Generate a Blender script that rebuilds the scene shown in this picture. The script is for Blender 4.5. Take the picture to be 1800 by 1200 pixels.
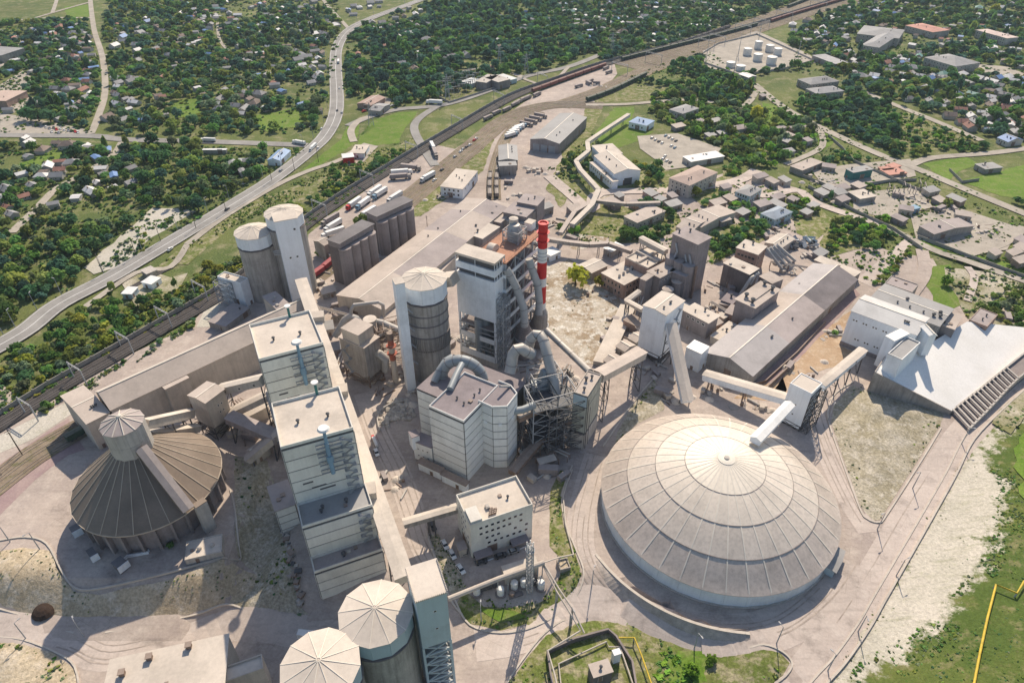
import bpy, math, random
import numpy as np
from mathutils import Vector, Matrix, noise
from mathutils.geometry import delaunay_2d_cdt
for o in list(bpy.data.objects):
	bpy.data.objects.remove(o)
SC = bpy.context.scene
COL = SC.collection
R = math.radians
rnd = random.Random(7)
# ------------------------------------------------------------------ camera, sky, sun, exposure
CAM_H, PITCH, FPX = 200.0, R(36.87), 1200.0
cam = bpy.data.cameras.new('camera')
cam.sensor_width = 36.0
cam.lens = 24.0
cam.clip_start = 1.0
cam.clip_end = 9000.0
cam_ob = bpy.data.objects.new('camera', cam)
COL.objects.link(cam_ob)
cam_ob.location = (0, 0, CAM_H)
cam_ob.rotation_euler = (math.pi/2 - PITCH, 0, 0)
SC.camera = cam_ob
SUN_EL, SUN_AZ = R(43), R(13)
world = bpy.data.worlds.new('World')
SC.world = world
world.use_nodes = True
wn = world.node_tree
wn.nodes.clear()
w_out = wn.nodes.new('ShaderNodeOutputWorld')
w_bg = wn.nodes.new('ShaderNodeBackground')
w_sky = wn.nodes.new('ShaderNodeTexSky')
w_sky.sky_type = 'NISHITA'
w_sky.sun_disc = False
w_sky.sun_elevation = SUN_EL
w_sky.sun_rotation = SUN_AZ
w_bg.inputs['Strength'].default_value = 0.115
wn.links.new(w_sky.outputs[0], w_bg.inputs[0])
wn.links.new(w_bg.outputs[0], w_out.inputs[0])
sun = bpy.data.lights.new('sun', 'SUN')
sun.energy = 4.7
sun.angle = R(0.5)
sun.color = (1.0, 0.87, 0.70)
sun_ob = bpy.data.objects.new('sun', sun)
COL.objects.link(sun_ob)
sdir = Vector((-math.sin(SUN_AZ)*math.cos(SUN_EL), -math.cos(SUN_AZ)*math.cos(SUN_EL), -math.sin(SUN_EL)))
sun_ob.rotation_euler = sdir.to_track_quat('-Z', 'Y').to_euler()
sun_ob.location = (150, 500, 600)
SC.render.engine = 'CYCLES'
SC.cycles.max_bounces = 6
SC.cycles.diffuse_bounces = 3
SC.cycles.glossy_bounces = 2
SC.cycles.transmission_bounces = 3
SC.cycles.transparent_max_bounces = 4
SC.cycles.volume_bounces = 0
SC.cycles.caustics_reflective = False
SC.cycles.caustics_refractive = False
SC.cycles.use_denoising = True
SC.cycles.volume_step_rate = 20
SC.view_settings.view_transform = 'Standard'
SC.view_settings.look = 'None'
SC.view_settings.exposure = 0.2
SC.view_settings.gamma = 1.0
SC.view_settings.use_curve_mapping = False
# ------------------------------------------------------------------ survey: bearing on the photo -> place on the terrain
CP, SP = math.cos(PITCH), math.sin(PITCH)
def ray(px, py):
	x = (px - 900)/FPX
	y = -(py - 600)/FPX
	return (x, CP + y*SP, -SP + y*CP)
def G(p, z=0.0):
	d = ray(*p)
	t = (z - CAM_H)/d[2]
	return Vector((d[0]*t, d[1]*t, z))
def px_list(s):
	return [tuple(float(a) for a in w.split(',')) for w in s.split()]
def sstep(a, b, x):
	t = min(1.0, max(0.0, (x - a)/(b - a)))
	return t*t*(3 - 2*t)
def seg_dist(px, py, pts):
	best, side = 1e9, 1
	for (ax, ay), (bx, by) in zip(pts[:-1], pts[1:]):
		dx, dy = bx - ax, by - ay
		t = ((px - ax)*dx + (py - ay)*dy)/(dx*dx + dy*dy)
		t = min(1.0, max(0.0, t))
		d = math.hypot(px - ax - t*dx, py - ay - t*dy)
		if d < best:
			best = d
			side = 1 if dx*(py - ay) - dy*(px - ax) > 0 else -1
	return best, side
HILL_FOOT = [(G(p).x, G(p).y) for p in px_list('2100,440 1900,585 1800,668 1750,712 1697,766 1663,830 1613,917 1560,1007 1533,1053 1510,1093 1467,1153 1427,1197 1380,1260 1250,1400')]
DOME = (74.8, 165.9)
DOME_WALL_R = 50.0
def zt(x, y):
	"""height of the ground"""
	z = 0.0
	if y < 140:
		amp = 4.0 + 4.5*sstep(-45, -80, x) - 4.0*sstep(56, 84, x)
		drop = amp*sstep(139, 123, y)
		if math.hypot(x - DOME[0], y - DOME[1]) < DOME_WALL_R:
			drop = 0.0
		z -= drop
	if -104 < x < -72 and 112 < y < 192:
		rav = 6.5*sstep(-99.5, -94, x)*(1 - sstep(-88, -75, x))*(1 - sstep(176, 190, y))*sstep(114, 132, y)
		z = min(z, -rav)
	if x > 40 and y < 330:
		d, side = seg_dist(x, y, HILL_FOOT)
		if side > 0 and d > 2:
			z += 15*sstep(0, 46, d - 2) + 0.06*max(0, d - 30)
	return z
def GT(p, lift=0.0):
	z = 0.0
	for _ in range(12):
		g = G(p, z + lift)
		z = 0.5*z + 0.5*zt(g.x, g.y)
	return Vector((g.x, g.y, zt(g.x, g.y) + lift))
# ------------------------------------------------------------------ mesh building
class MB:
	def __init__(self):
		self.v, self.f, self.m = [], [], []
	def add(self, vs, fs, m=0):
		n = len(self.v)
		self.v += [tuple(a) for a in vs]
		for f in fs:
			self.f.append([i + n for i in f])
			self.m.append(m)
	def box(self, x0, y0, z0, x1, y1, z1, m=0, bottom=True):
		fs = [(4, 5, 6, 7), (0, 1, 5, 4), (1, 2, 6, 5), (2, 3, 7, 6), (3, 0, 4, 7)]
		if bottom:
			fs.append((3, 2, 1, 0))
		self.add([(x0, y0, z0), (x1, y0, z0), (x1, y1, z0), (x0, y1, z0), (x0, y0, z1), (x1, y0, z1), (x1, y1, z1), (x0, y1, z1)], fs, m)
	def prism(self, poly, z0, z1, m=0, top=True, mt=None):
		n = len(poly)
		a = sum(poly[i][0]*poly[(i+1) % n][1] - poly[(i+1) % n][0]*poly[i][1] for i in range(n))
		if a < 0:
			poly = poly[::-1]
		vs = [(p[0], p[1], z0) for p in poly] + [(p[0], p[1], z1) for p in poly]
		self.add(vs, [(i, (i+1) % n, n + (i+1) % n, n + i) for i in range(n)], m)
		if top:
			k = len(self.v)
			self.v += [(p[0], p[1], z1) for p in poly]
			self.f.append(list(range(k, k+n)))
			self.m.append(m if mt is None else mt)
	def beam(self, p, q, w, h, m=0, up=(0, 0, 1)):
		p, q = Vector(p), Vector(q)
		d = (q - p).normalized()
		upv = Vector(up)
		if abs(d.dot(upv)) > .98:
			upv = Vector((0, 1, 0))
		s = d.cross(upv).normalized()*w/2
		u = s.cross(d).normalized()*h/2
		vs = [p - s - u, p + s - u, p + s + u, p - s + u, q - s - u, q + s - u, q + s + u, q - s + u]
		self.add(vs, [(0, 1, 2, 3), (7, 6, 5, 4), (0, 4, 5, 1), (1, 5, 6, 2), (2, 6, 7, 3), (3, 7, 4, 0)], m)
	def tube(self, pts, r, n=10, m=0, caps=True):
		pts = [Vector(p) for p in pts]
		rs = r if isinstance(r, (list, tuple)) else [r]*len(pts)
		rings = []
		ref = None
		for i, p in enumerate(pts):
			d = (pts[min(i+1, len(pts)-1)] - pts[max(i-1, 0)]).normalized()
			if ref is None:
				ref = Vector((0, 0, 1)) if abs(d.z) < .9 else Vector((1, 0, 0))
			a = (ref - d*ref.dot(d)).normalized()
			ref = a
			b = d.cross(a)
			rings.append([p + (a*math.cos(t) + b*math.sin(t))*rs[i] for t in [2*math.pi*k/n for k in range(n)]])
		vs = [v for rg in rings for v in rg]
		fs = []
		for i in range(len(pts)-1):
			for k in range(n):
				fs.append((i*n + k, i*n + (k+1) % n, (i+1)*n + (k+1) % n, (i+1)*n + k))
		if caps:
			fs.append(tuple(range(n))[::-1])
			fs.append(tuple((len(pts)-1)*n + k for k in range(n)))
		self.add(vs, fs, m)
	def lathe(self, prof, n=32, m=0, c=(0, 0), a0=0.0):
		vs = []
		for r, z in prof:
			for k in range(n):
				t = a0 + 2*math.pi*k/n
				vs.append((c[0] + r*math.cos(t), c[1] + r*math.sin(t), z))
		fs = []
		for i in range(len(prof)-1):
			for k in range(n):
				fs.append((i*n + k, i*n + (k+1) % n, (i+1)*n + (k+1) % n, (i+1)*n + k))
		self.add(vs, fs, m)
		if prof[-1][0] > .01:
			self.f.append([len(self.v) - n + k for k in range(n)])
			self.m.append(m)
	def slab(self, quad, t, m=0):
		"""a quad given counter-clockwise seen from above, thickened downwards"""
		q = [Vector(a) for a in quad]
		nrm = (q[1]-q[0]).cross(q[2]-q[0]).normalized()
		lo = [a - nrm*t for a in q]
		k = len(q)
		self.add(q + lo, [tuple(range(k)), tuple(range(2*k-1, k-1, -1))] + [(i, k+i, k+(i+1) % k, (i+1) % k) for i in range(k)], m)
	def mesh(self, name, mats):
		me = bpy.data.meshes.new(name)
		me.from_pydata(self.v, [], self.f)
		for a in (mats if isinstance(mats, (list, tuple)) else [mats]):
			me.materials.append(a)
		me.polygons.foreach_set('material_index', self.m)
		me.update()
		return me
	def obj(self, name, mats, parent=None, loc=(0, 0, 0), rot=0.0, smooth=False):
		me = self.mesh(name, mats)
		if smooth:
			try:
				me.shade_smooth()
				me.set_sharp_from_angle(angle=R(38))
			except Exception:
				pass
		return put(me, name, parent, loc, rot)
def put(me, name, parent=None, loc=(0, 0, 0), rot=0.0, scale=None):
	o = bpy.data.objects.new(name, me)
	COL.objects.link(o)
	o.location = loc
	o.rotation_euler = (0, 0, rot) if not isinstance(rot, (tuple, list)) else rot
	if scale is not None:
		o.scale = scale if isinstance(scale, (tuple, list)) else (scale,)*3
	if parent:
		o.parent = parent
	return o
def tag(o, label=None, cat=None, group=None, kind=None):
	if label: o['label'] = label
	if cat: o['category'] = cat
	if group: o['group'] = group
	if kind: o['kind'] = kind
	return o
def thing(name, label, cat, loc=(0, 0, 0), rot=0.0, group=None):
	o = bpy.data.objects.new(name, None)
	o.empty_display_size = 1
	COL.objects.link(o)
	o.location = loc
	o.rotation_euler = (0, 0, rot)
	return tag(o, label, cat, group)
def copy_thing(root, loc, rot=None, label=None, group=None, scale=None):
	r = root.copy()
	COL.objects.link(r)
	r.location = loc
	if rot is not None: r.rotation_euler = (0, 0, rot)
	if scale: r.scale = (scale,)*3
	if label: r['label'] = label
	if group: r['group'] = group
	for ch in root.children:
		c = ch.copy()
		COL.objects.link(c)
		c.parent = r
		for g in ch.children:
			d = g.copy()
			COL.objects.link(d)
			d.parent = c
	return r
# ------------------------------------------------------------------ materials
def new_mat(name):
	m = bpy.data.materials.new(name)
	m.use_nodes = True
	nt = m.node_tree
	nt.nodes.clear()
	out = nt.nodes.new('ShaderNodeOutputMaterial')
	return m, nt, out
def N(nt, typ, **kw):
	n = nt.nodes.new(typ)
	for k, v in kw.items():
		setattr(n, k, v)
	return n
def pos_noise(nt, scale, detail=5, rough=.6, stretch=None):
	g = N(nt, 'ShaderNodeNewGeometry')
	src = g.outputs['Position']
	if stretch:
		mp = N(nt, 'ShaderNodeMapping')
		mp.inputs['Scale'].default_value = stretch
		nt.links.new(src, mp.inputs['Vector'])
		src = mp.outputs[0]
	n = N(nt, 'ShaderNodeTexNoise')
	n.inputs['Scale'].default_value = scale
	n.inputs['Detail'].default_value = detail
	n.inputs['Roughness'].default_value = rough
	nt.links.new(src, n.inputs['Vector'])
	return n.outputs['Fac']
def remap(nt, sock, a, b, c, d):
	m = N(nt, 'ShaderNodeMapRange')
	m.inputs[1].default_value, m.inputs[2].default_value, m.inputs[3].default_value, m.inputs[4].default_value = a, b, c, d
	nt.links.new(sock, m.inputs[0])
	return m.outputs[0]
def mixc(nt, fac, a, b):
	m = N(nt, 'ShaderNodeMix', data_type='RGBA')
	if isinstance(fac, (int, float)): m.inputs[0].default_value = fac
	else: nt.links.new(fac, m.inputs[0])
	for s, v in ((6, a), (7, b)):
		if isinstance(v, (tuple, list)): m.inputs[s].default_value = (*v[:3], 1)
		else: nt.links.new(v, m.inputs[s])
	return m.outputs[2]
def scalec(nt, col, fac):
	m = N(nt, 'ShaderNodeVectorMath', operation='SCALE')
	nt.links.new(col, m.inputs[0])
	nt.links.new(fac, m.inputs['Scale'])
	return m.outputs[0]
def M(name, col, rough=.85, var=.22, scale=.12, dust=0.0, dustcol=(.50, .42, .36), streak=0.0, metal=0.0, objr=0.0, bump=0.0, spec=.3):
	m, nt, out = new_mat(name)
	b = N(nt, 'ShaderNodeBsdfPrincipled')
	nt.links.new(b.outputs[0], out.inputs[0])
	f1 = remap(nt, pos_noise(nt, scale, 6, .65), .3, .7, 1-var, 1+var)
	c = N(nt, 'ShaderNodeRGB')
	c.outputs[0].default_value = (*col, 1)
	cur = scalec(nt, c.outputs[0], f1)
	f2 = remap(nt, pos_noise(nt, scale*14, 3, .6), .3, .7, 1-var*.45, 1+var*.45)
	cur = scalec(nt, cur, f2)
	st = remap(nt, pos_noise(nt, .045, 7, .72), .5, .66, 1.0, .80)
	cur = scalec(nt, cur, st)
	if streak:
		s = remap(nt, pos_noise(nt, 1.0, 4, .6, (.9, .9, .05)), .42, .68, 1.0, 1-streak*1.5)
		cur = scalec(nt, cur, s)
	if dust:
		g = N(nt, 'ShaderNodeNewGeometry')
		sx = N(nt, 'ShaderNodeSeparateXYZ')
		nt.links.new(g.outputs['Normal'], sx.inputs[0])
		up = remap(nt, sx.outputs[2], .35, .8, 0, 1)
		dn = remap(nt, pos_noise(nt, scale*2.2, 5, .7), .25, .6, .35, 1)
		mu = N(nt, 'ShaderNodeMath', operation='MULTIPLY')
		nt.links.new(up, mu.inputs[0]); nt.links.new(dn, mu.inputs[1])
		mu2 = N(nt, 'ShaderNodeMath', operation='MULTIPLY')
		nt.links.new(mu.outputs[0], mu2.inputs[0]); mu2.inputs[1].default_value = dust
		cur = mixc(nt, mu2.outputs[0], cur, dustcol)
	if objr:
		oi = N(nt, 'ShaderNodeObjectInfo')
		cur = scalec(nt, cur, remap(nt, oi.outputs['Random'], 0, 1, 1-objr, 1+objr))
	nt.links.new(cur, b.inputs['Base Color'])
	b.inputs['Roughness'].default_value = rough
	b.inputs['Metallic'].default_value = metal
	b.inputs['Specular IOR Level'].default_value = spec
	if bump:
		bp = N(nt, 'ShaderNodeBump')
		bp.inputs['Strength'].default_value = bump
		bp.inputs['Distance'].default_value = .3
		nt.links.new(pos_noise(nt, scale*10, 4), bp.inputs['Height'])
		nt.links.new(bp.outputs[0], b.inputs['Normal'])
	return m
def MG(name, cols, scale=.03, rough=.95, fine=.25, bump=.0, thr=(.42, .58), thr2=(.5, .64), slabs=False):
	"""natural ground: two or three colours broken up by noise of several sizes"""
	m, nt, out = new_mat(name)
	b = N(nt, 'ShaderNodeBsdfPrincipled')
	nt.links.new(b.outputs[0], out.inputs[0])
	cur = mixc(nt, remap(nt, pos_noise(nt, scale, 8, .68), thr[0], thr[1], 0, 1), cols[0], cols[1])
	if len(cols) > 2:
		cur = mixc(nt, remap(nt, pos_noise(nt, scale*3.7, 8, .7), thr2[0], thr2[1], 0, 1), cur, cols[2])
	cur = scalec(nt, cur, remap(nt, pos_noise(nt, 1.1, 5, .7), .3, .7, 1-fine, 1+fine))
	cur = scalec(nt, cur, remap(nt, pos_noise(nt, .012, 4, .5), .3, .7, .88, 1.12))
	if slabs:
		g = N(nt, 'ShaderNodeNewGeometry')
		br = N(nt, 'ShaderNodeTexBrick')
		br.inputs['Scale'].default_value = 1.0
		br.inputs['Mortar Size'].default_value = .035
		br.inputs['Brick Width'].default_value = 7.0
		br.inputs['Row Height'].default_value = 4.2
		br.inputs['Color1'].default_value = (1, 1, 1, 1); br.inputs['Color2'].default_value = (.93, .93, .93, 1); br.inputs['Mortar'].default_value = (.62, .60, .58, 1)
		mp = N(nt, 'ShaderNodeMapping'); mp.inputs['Rotation'].default_value = (0, 0, .45)
		nt.links.new(g.outputs['Position'], mp.inputs[0]); nt.links.new(mp.outputs[0], br.inputs[0])
		mm = N(nt, 'ShaderNodeMix', data_type='RGBA', blend_type='MULTIPLY')
		nt.links.new(remap(nt, pos_noise(nt, .03, 5, .7), .42, .6, 0, 1), mm.inputs[0]); nt.links.new(cur, mm.inputs[6]); nt.links.new(br.outputs[0], mm.inputs[7])
		cur = mm.outputs[2]
		cur = scalec(nt, cur, remap(nt, pos_noise(nt, .10, 9, .75), .54, .70, 1.0, .66))
		cur = scalec(nt, cur, remap(nt, pos_noise(nt, 1.0, 6, .7, (.05, .5, 1)), .5, .7, 1.0, .84))
	nt.links.new(cur, b.inputs['Base Color'])
	b.inputs['Roughness'].default_value = rough
	b.inputs['Specular IOR Level'].default_value = .15
	if bump:
		bp = N(nt, 'ShaderNodeBump')
		bp.inputs['Strength'].default_value = bump
		bp.inputs['Distance'].default_value = .6
		nt.links.new(pos_noise(nt, .7, 6, .7), bp.inputs['Height'])
		nt.links.new(bp.outputs[0], b.inputs['Normal'])
	return m
def slope_mat():
	m, nt, out = new_mat('chalk_and_grass_slope')
	b = N(nt, 'ShaderNodeBsdfPrincipled'); nt.links.new(b.outputs[0], out.inputs[0])
	chalk = mixc(nt, remap(nt, pos_noise(nt, .05, 8, .68), .4, .6, 0, 1), (.58, .53, .45), (.50, .465, .385))
	chalk = mixc(nt, remap(nt, pos_noise(nt, 1.0, 6, .7, (.07, .45, .1)), .52, .68, 0, .75), chalk, (.36, .345, .25))
	chalk = mixc(nt, remap(nt, pos_noise(nt, .55, 6, .75), .60, .70, 0, .8), chalk, (.25, .25, .14))
	grass = mixc(nt, remap(nt, pos_noise(nt, .05, 8, .68), .42, .58, 0, 1), (.085, .125, .03), (.135, .16, .042))
	grass = mixc(nt, remap(nt, pos_noise(nt, .2, 8, .7), .53, .66, 0, 1), grass, (.22, .205, .10))
	a = N(nt, 'ShaderNodeAttribute', attribute_name='chalk')
	ad = N(nt, 'ShaderNodeMath', operation='ADD'); nt.links.new(a.outputs['Fac'], ad.inputs[0]); nt.links.new(remap(nt, pos_noise(nt, .16, 9, .75), .3, .7, -.42, .42), ad.inputs[1])
	cur = mixc(nt, remap(nt, ad.outputs[0], .38, .62, 0, 1), grass, chalk)
	cur = scalec(nt, cur, remap(nt, pos_noise(nt, 1.1, 5, .7), .3, .7, .74, 1.26))
	nt.links.new(cur, b.inputs['Base Color']); b.inputs['Roughness'].default_value = .95; b.inputs['Specular IOR Level'].default_value = .1
	bp = N(nt, 'ShaderNodeBump'); bp.inputs['Strength'].default_value = .6; bp.inputs['Distance'].default_value = .6
	nt.links.new(pos_noise(nt, .7, 6, .7), bp.inputs['Height']); nt.links.new(bp.outputs[0], b.inputs['Normal'])
	return m
def leaf_mat(name, use_attr):
	m, nt, out = new_mat(name)
	d = N(nt, 'ShaderNodeBsdfDiffuse')
	t = N(nt, 'ShaderNodeBsdfTranslucent')
	mx = N(nt, 'ShaderNodeMixShader')
	mx.inputs[0].default_value = .42
	nt.links.new(d.outputs[0], mx.inputs[1]); nt.links.new(t.outputs[0], mx.inputs[2])
	nt.links.new(mx.outputs[0], out.inputs[0])
	if use_attr:
		a = N(nt, 'ShaderNodeAttribute', attribute_name='tint')
		src = a.outputs['Color']
	else:
		oi = N(nt, 'ShaderNodeObjectInfo')
		src = oi.outputs['Color']
	c = scalec(nt, src, remap(nt, pos_noise(nt, .9, 3, .6), .3, .7, .75, 1.3))
	nt.links.new(c, d.inputs[0]); nt.links.new(c, t.inputs[0])
	return m
DUST = (.52, .44, .375)
m_white = M('white_cladding', (.84, .885, .92), .5, .05, .1, .55, (.68, .61, .53), streak=.05)
m_paleblue = M('pale_blue_cladding', (.47, .58, .63), .5, .05, .1, .6, (.66, .58, .51), streak=.05)
m_clad = M('grey_cladding_panel', (.77, .765, .70), .6, .06, .2, .5, DUST, streak=.05, objr=.05)
m_cladcool = M('cool_cladding_panel', (.80, .82, .80), .55, .05, .15, .5, (.40, .34, .32), streak=.04, objr=.04)
m_joint = M('dark_joint_backing', (.10, .10, .10), .8, .1, .3)
m_cream = M('dusty_cream_wall', (.56, .50, .43), .9, .14, .15, .6, DUST, streak=.09)
m_dustroof = M('dusty_beige_roof', (.52, .445, .385), .95, .12, .06)
m_dustroof2 = M('pale_dusty_roof', (.62, .545, .465), .95, .12, .07)
m_pinkroof = M('pink_grey_dust_roof', (.40, .345, .325), .95, .14, .07)
m_duskroof = M('mauve_dust_roof', (.285, .245, .25), .95, .14, .12)
m_greyroof = M('grey_metal_roof', (.34, .33, .32), .7, .10, .08, streak=.0)
m_darkroof = M('dark_slate_roof', (.20, .185, .185), .85, .16, .12)
m_conc = M('weathered_concrete', (.38, .35, .32), .9, .2, .12, .4, DUST, streak=.18)
m_conc_lt = M('pale_concrete', (.54, .50, .45), .9, .14, .15, .3, DUST, streak=.15)
m_siloconc = M('stained_silo_concrete', (.42, .39, .355), .9, .22, .1, .2, DUST, streak=.22)
m_darkconc = M('dark_concrete', (.185, .165, .165), .9, .18, .12, .7, (.36, .30, .27), streak=.15)
m_mauveconc = M('mauve_grey_concrete', (.30, .265, .26), .9, .18, .12, .6, (.47, .40, .36), streak=.12)
m_brick = M('pink_brick', (.42, .29, .235), .9, .18, .2, .3, DUST, streak=.15)
m_steel = M('painted_grey_steel', (.36, .38, .40), .55, .12, .3, .3, DUST, metal=.0)
m_darksteel = M('dark_steel', (.10, .10, .105), .6, .2, .3)
m_duct = M('dusty_duct_metal', (.43, .43, .425), .5, .12, .25, .7, (.55, .48, .40), metal=.1)
m_ductblue = M('blue_grey_duct', (.30, .34, .365), .5, .1, .25, .25, (.45, .41, .37), metal=.1)
m_brownsteel = M('brown_rusty_steel', (.23, .165, .13), .8, .25, .3, .4, DUST)
m_rust = M('red_oxide_platform', (.44, .235, .155), .9, .22, .15)
m_red = M('red_paint', (.60, .03, .03), .5, .15, .3)
m_whitep = M('white_paint', (.78, .77, .74), .5, .08, .3)
m_blue = M('blue_paint', (.20, .33, .44), .5, .12, .3)
m_skyblue = M('light_blue_roof', (.27, .39, .58), .6, .08, .2)
m_yellow = M('yellow_paint', (.62, .44, .05), .65, .25, .6)
m_teal = M('teal_wall', (.045, .18, .17), .7, .12, .2, .3, DUST)
m_glass = M('dark_window_glass', (.025, .03, .036), .15, .1, 1.0, spec=.6)
m_domeA = M('dome_sheet_top', (.83, .735, .60), .36, .05, .1, metal=.06, objr=.05, spec=.9, streak=.08)  # bands grade darker downward: dust tint, with crown sheen and rim shade painted in
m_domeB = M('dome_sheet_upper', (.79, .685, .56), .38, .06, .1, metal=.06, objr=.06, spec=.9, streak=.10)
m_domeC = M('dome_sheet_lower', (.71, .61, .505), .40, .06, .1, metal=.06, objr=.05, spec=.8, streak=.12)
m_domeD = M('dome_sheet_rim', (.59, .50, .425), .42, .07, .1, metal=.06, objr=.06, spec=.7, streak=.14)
m_rib = M('pale_rib', (.74, .67, .57), .6, .08, .3)
m_cone = M('brown_grey_cone_sheet', (.235, .185, .145), .75, .12, .1, objr=.06)
m_conerib = M('cone_rib', (.52, .435, .34), .7, .1, .3)
m_tankw = M('white_tank', (.72, .71, .68), .5, .08, .3)
m_rubber = M('tyre_rubber', (.022, .022, .024), .8, .1, 1)
m_asphalt = M('worn_asphalt', (.30, .285, .265), .95, .16, .08)
m_track = M('dirt_track', (.42, .375, .315), .98, .18, .1)
m_yard = MG('dusty_concrete_yard', [(.50, .42, .36), (.39, .325, .29), (.59, .51, .44)], .045, fine=.12, slabs=True, thr=(.35, .65), thr2=(.5, .75))
m_lime = MG('white_lime_yard', [(.90, .87, .83), (.82, .79, .74)], .06, fine=.07, thr=(.35, .65))
m_road = MG('dusty_concrete_road', [(.585, .50, .44), (.51, .435, .385), (.645, .565, .50)], .05, fine=.10, slabs=True, thr=(.35, .65), thr2=(.52, .75))
m_orange = MG('ochre_earth', [(.47, .345, .23), (.40, .275, .175), (.52, .41, .30)], .06, fine=.16)
m_pinkearth = MG('mauve_dust_and_shade', [(.40, .30, .275), (.33, .235, .23)], .06, fine=.14)
m_veg = MG('rough_vegetation', [(.10, .135, .04), (.15, .17, .055), (.26, .24, .13)], .022, fine=.4, bump=.6)
m_grass = MG('bright_grass', [(.115, .20, .025), (.155, .225, .04), (.20, .23, .075)], .05, fine=.3, bump=.3)
m_olive = MG('olive_grass', [(.13, .165, .04), (.19, .195, .065), (.34, .30, .19)], .06, fine=.4, bump=.5, thr2=(.47, .60))
m_hill = MG('hillside_grass', [(.085, .125, .03), (.13, .155, .042), (.22, .205, .10)], .05, fine=.45, bump=.7)
m_dry = MG('dry_scrub_ground', [(.53, .445, .32), (.44, .355, .24), (.60, .52, .41)], .05, fine=.35, bump=.7)
m_scrub = MG('grey_scrub_slope', [(.43, .385, .295), (.335, .295, .205), (.53, .48, .395)], .08, fine=.42, bump=.8)
m_chalk = MG('chalk_slope', [(.56, .52, .45), (.49, .46, .385), (.40, .385, .295)], .05, fine=.22, bump=.5, thr2=(.56, .72))
m_chalkmix = MG('chalk_and_scrub', [(.50, .45, .36), (.22, .215, .10), (.38, .34, .24)], .04, fine=.3, bump=.6)
m_brownfield = MG('disturbed_earth', [(.49, .43, .345), (.32, .245, .165), (.62, .58, .51)], .06, fine=.3, bump=.5, thr=(.46,.56), thr2=(.5,.6))
m_slope = slope_mat()
m_domewall = M('dome_wall_sheet', (.70, .76, .80), .5, .05, .1, streak=.06)
m_ballast = M('dark_ballast', (.060, .054, .052), .95, .25, .2)
m_ballast_lt = MG('brown_ballast', [(.215, .165, .12), (.28, .225, .165), (.16, .15, .075)], .06, fine=.2)
m_rail = M('rail_steel', (.30, .26, .23), .5, .1, .5)
m_kerb = M('kerb_stone', (.55, .49, .42), .95, .12, .4)
m_tyre = M('tyre_marks', (.40, .335, .285), .95, .3, .3)
m_stonewall = M('stone_retaining_wall', (.44, .38, .33), .95, .3, .35, bump=.5)
m_bark = M('bark', (.09, .07, .05), .95, .2, 1)
m_leaf_obj = leaf_mat('tree_foliage', False)
m_leaf_attr = leaf_mat('massed_foliage', True)
m_rock = M('rubble_stone', (.46, .415, .36), .95, .3, .4, objr=.2)
M_ROOFS = {
	'grey': M('grey_sheet_roof', (.30, .295, .295), .75, .15, .2, objr=.2),
	'white': M('white_sheet_roof', (.66, .64, .62), .6, .1, .2, objr=.1),
	'rust': M('rusty_red_roof', (.34, .17, .13), .8, .2, .2, objr=.15),
	'brown': M('brown_tile_roof', (.24, .185, .155), .85, .18, .2, objr=.2),
	'blue': M('blue_sheet_roof', (.16, .27, .50), .6, .12, .2, objr=.15),
	'green': M('green_sheet_roof', (.16, .32, .28), .6, .12, .2, objr=.15),
	'pink': M('salmon_roof', (.56, .29, .225), .85, .12, .2),
}
m_hwall = M('house_wall', (.46, .43, .39), .9, .15, .2, objr=.25)
m_fence = M('grey_fence_panel', (.34, .32, .29), .9, .15, .4)
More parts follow.
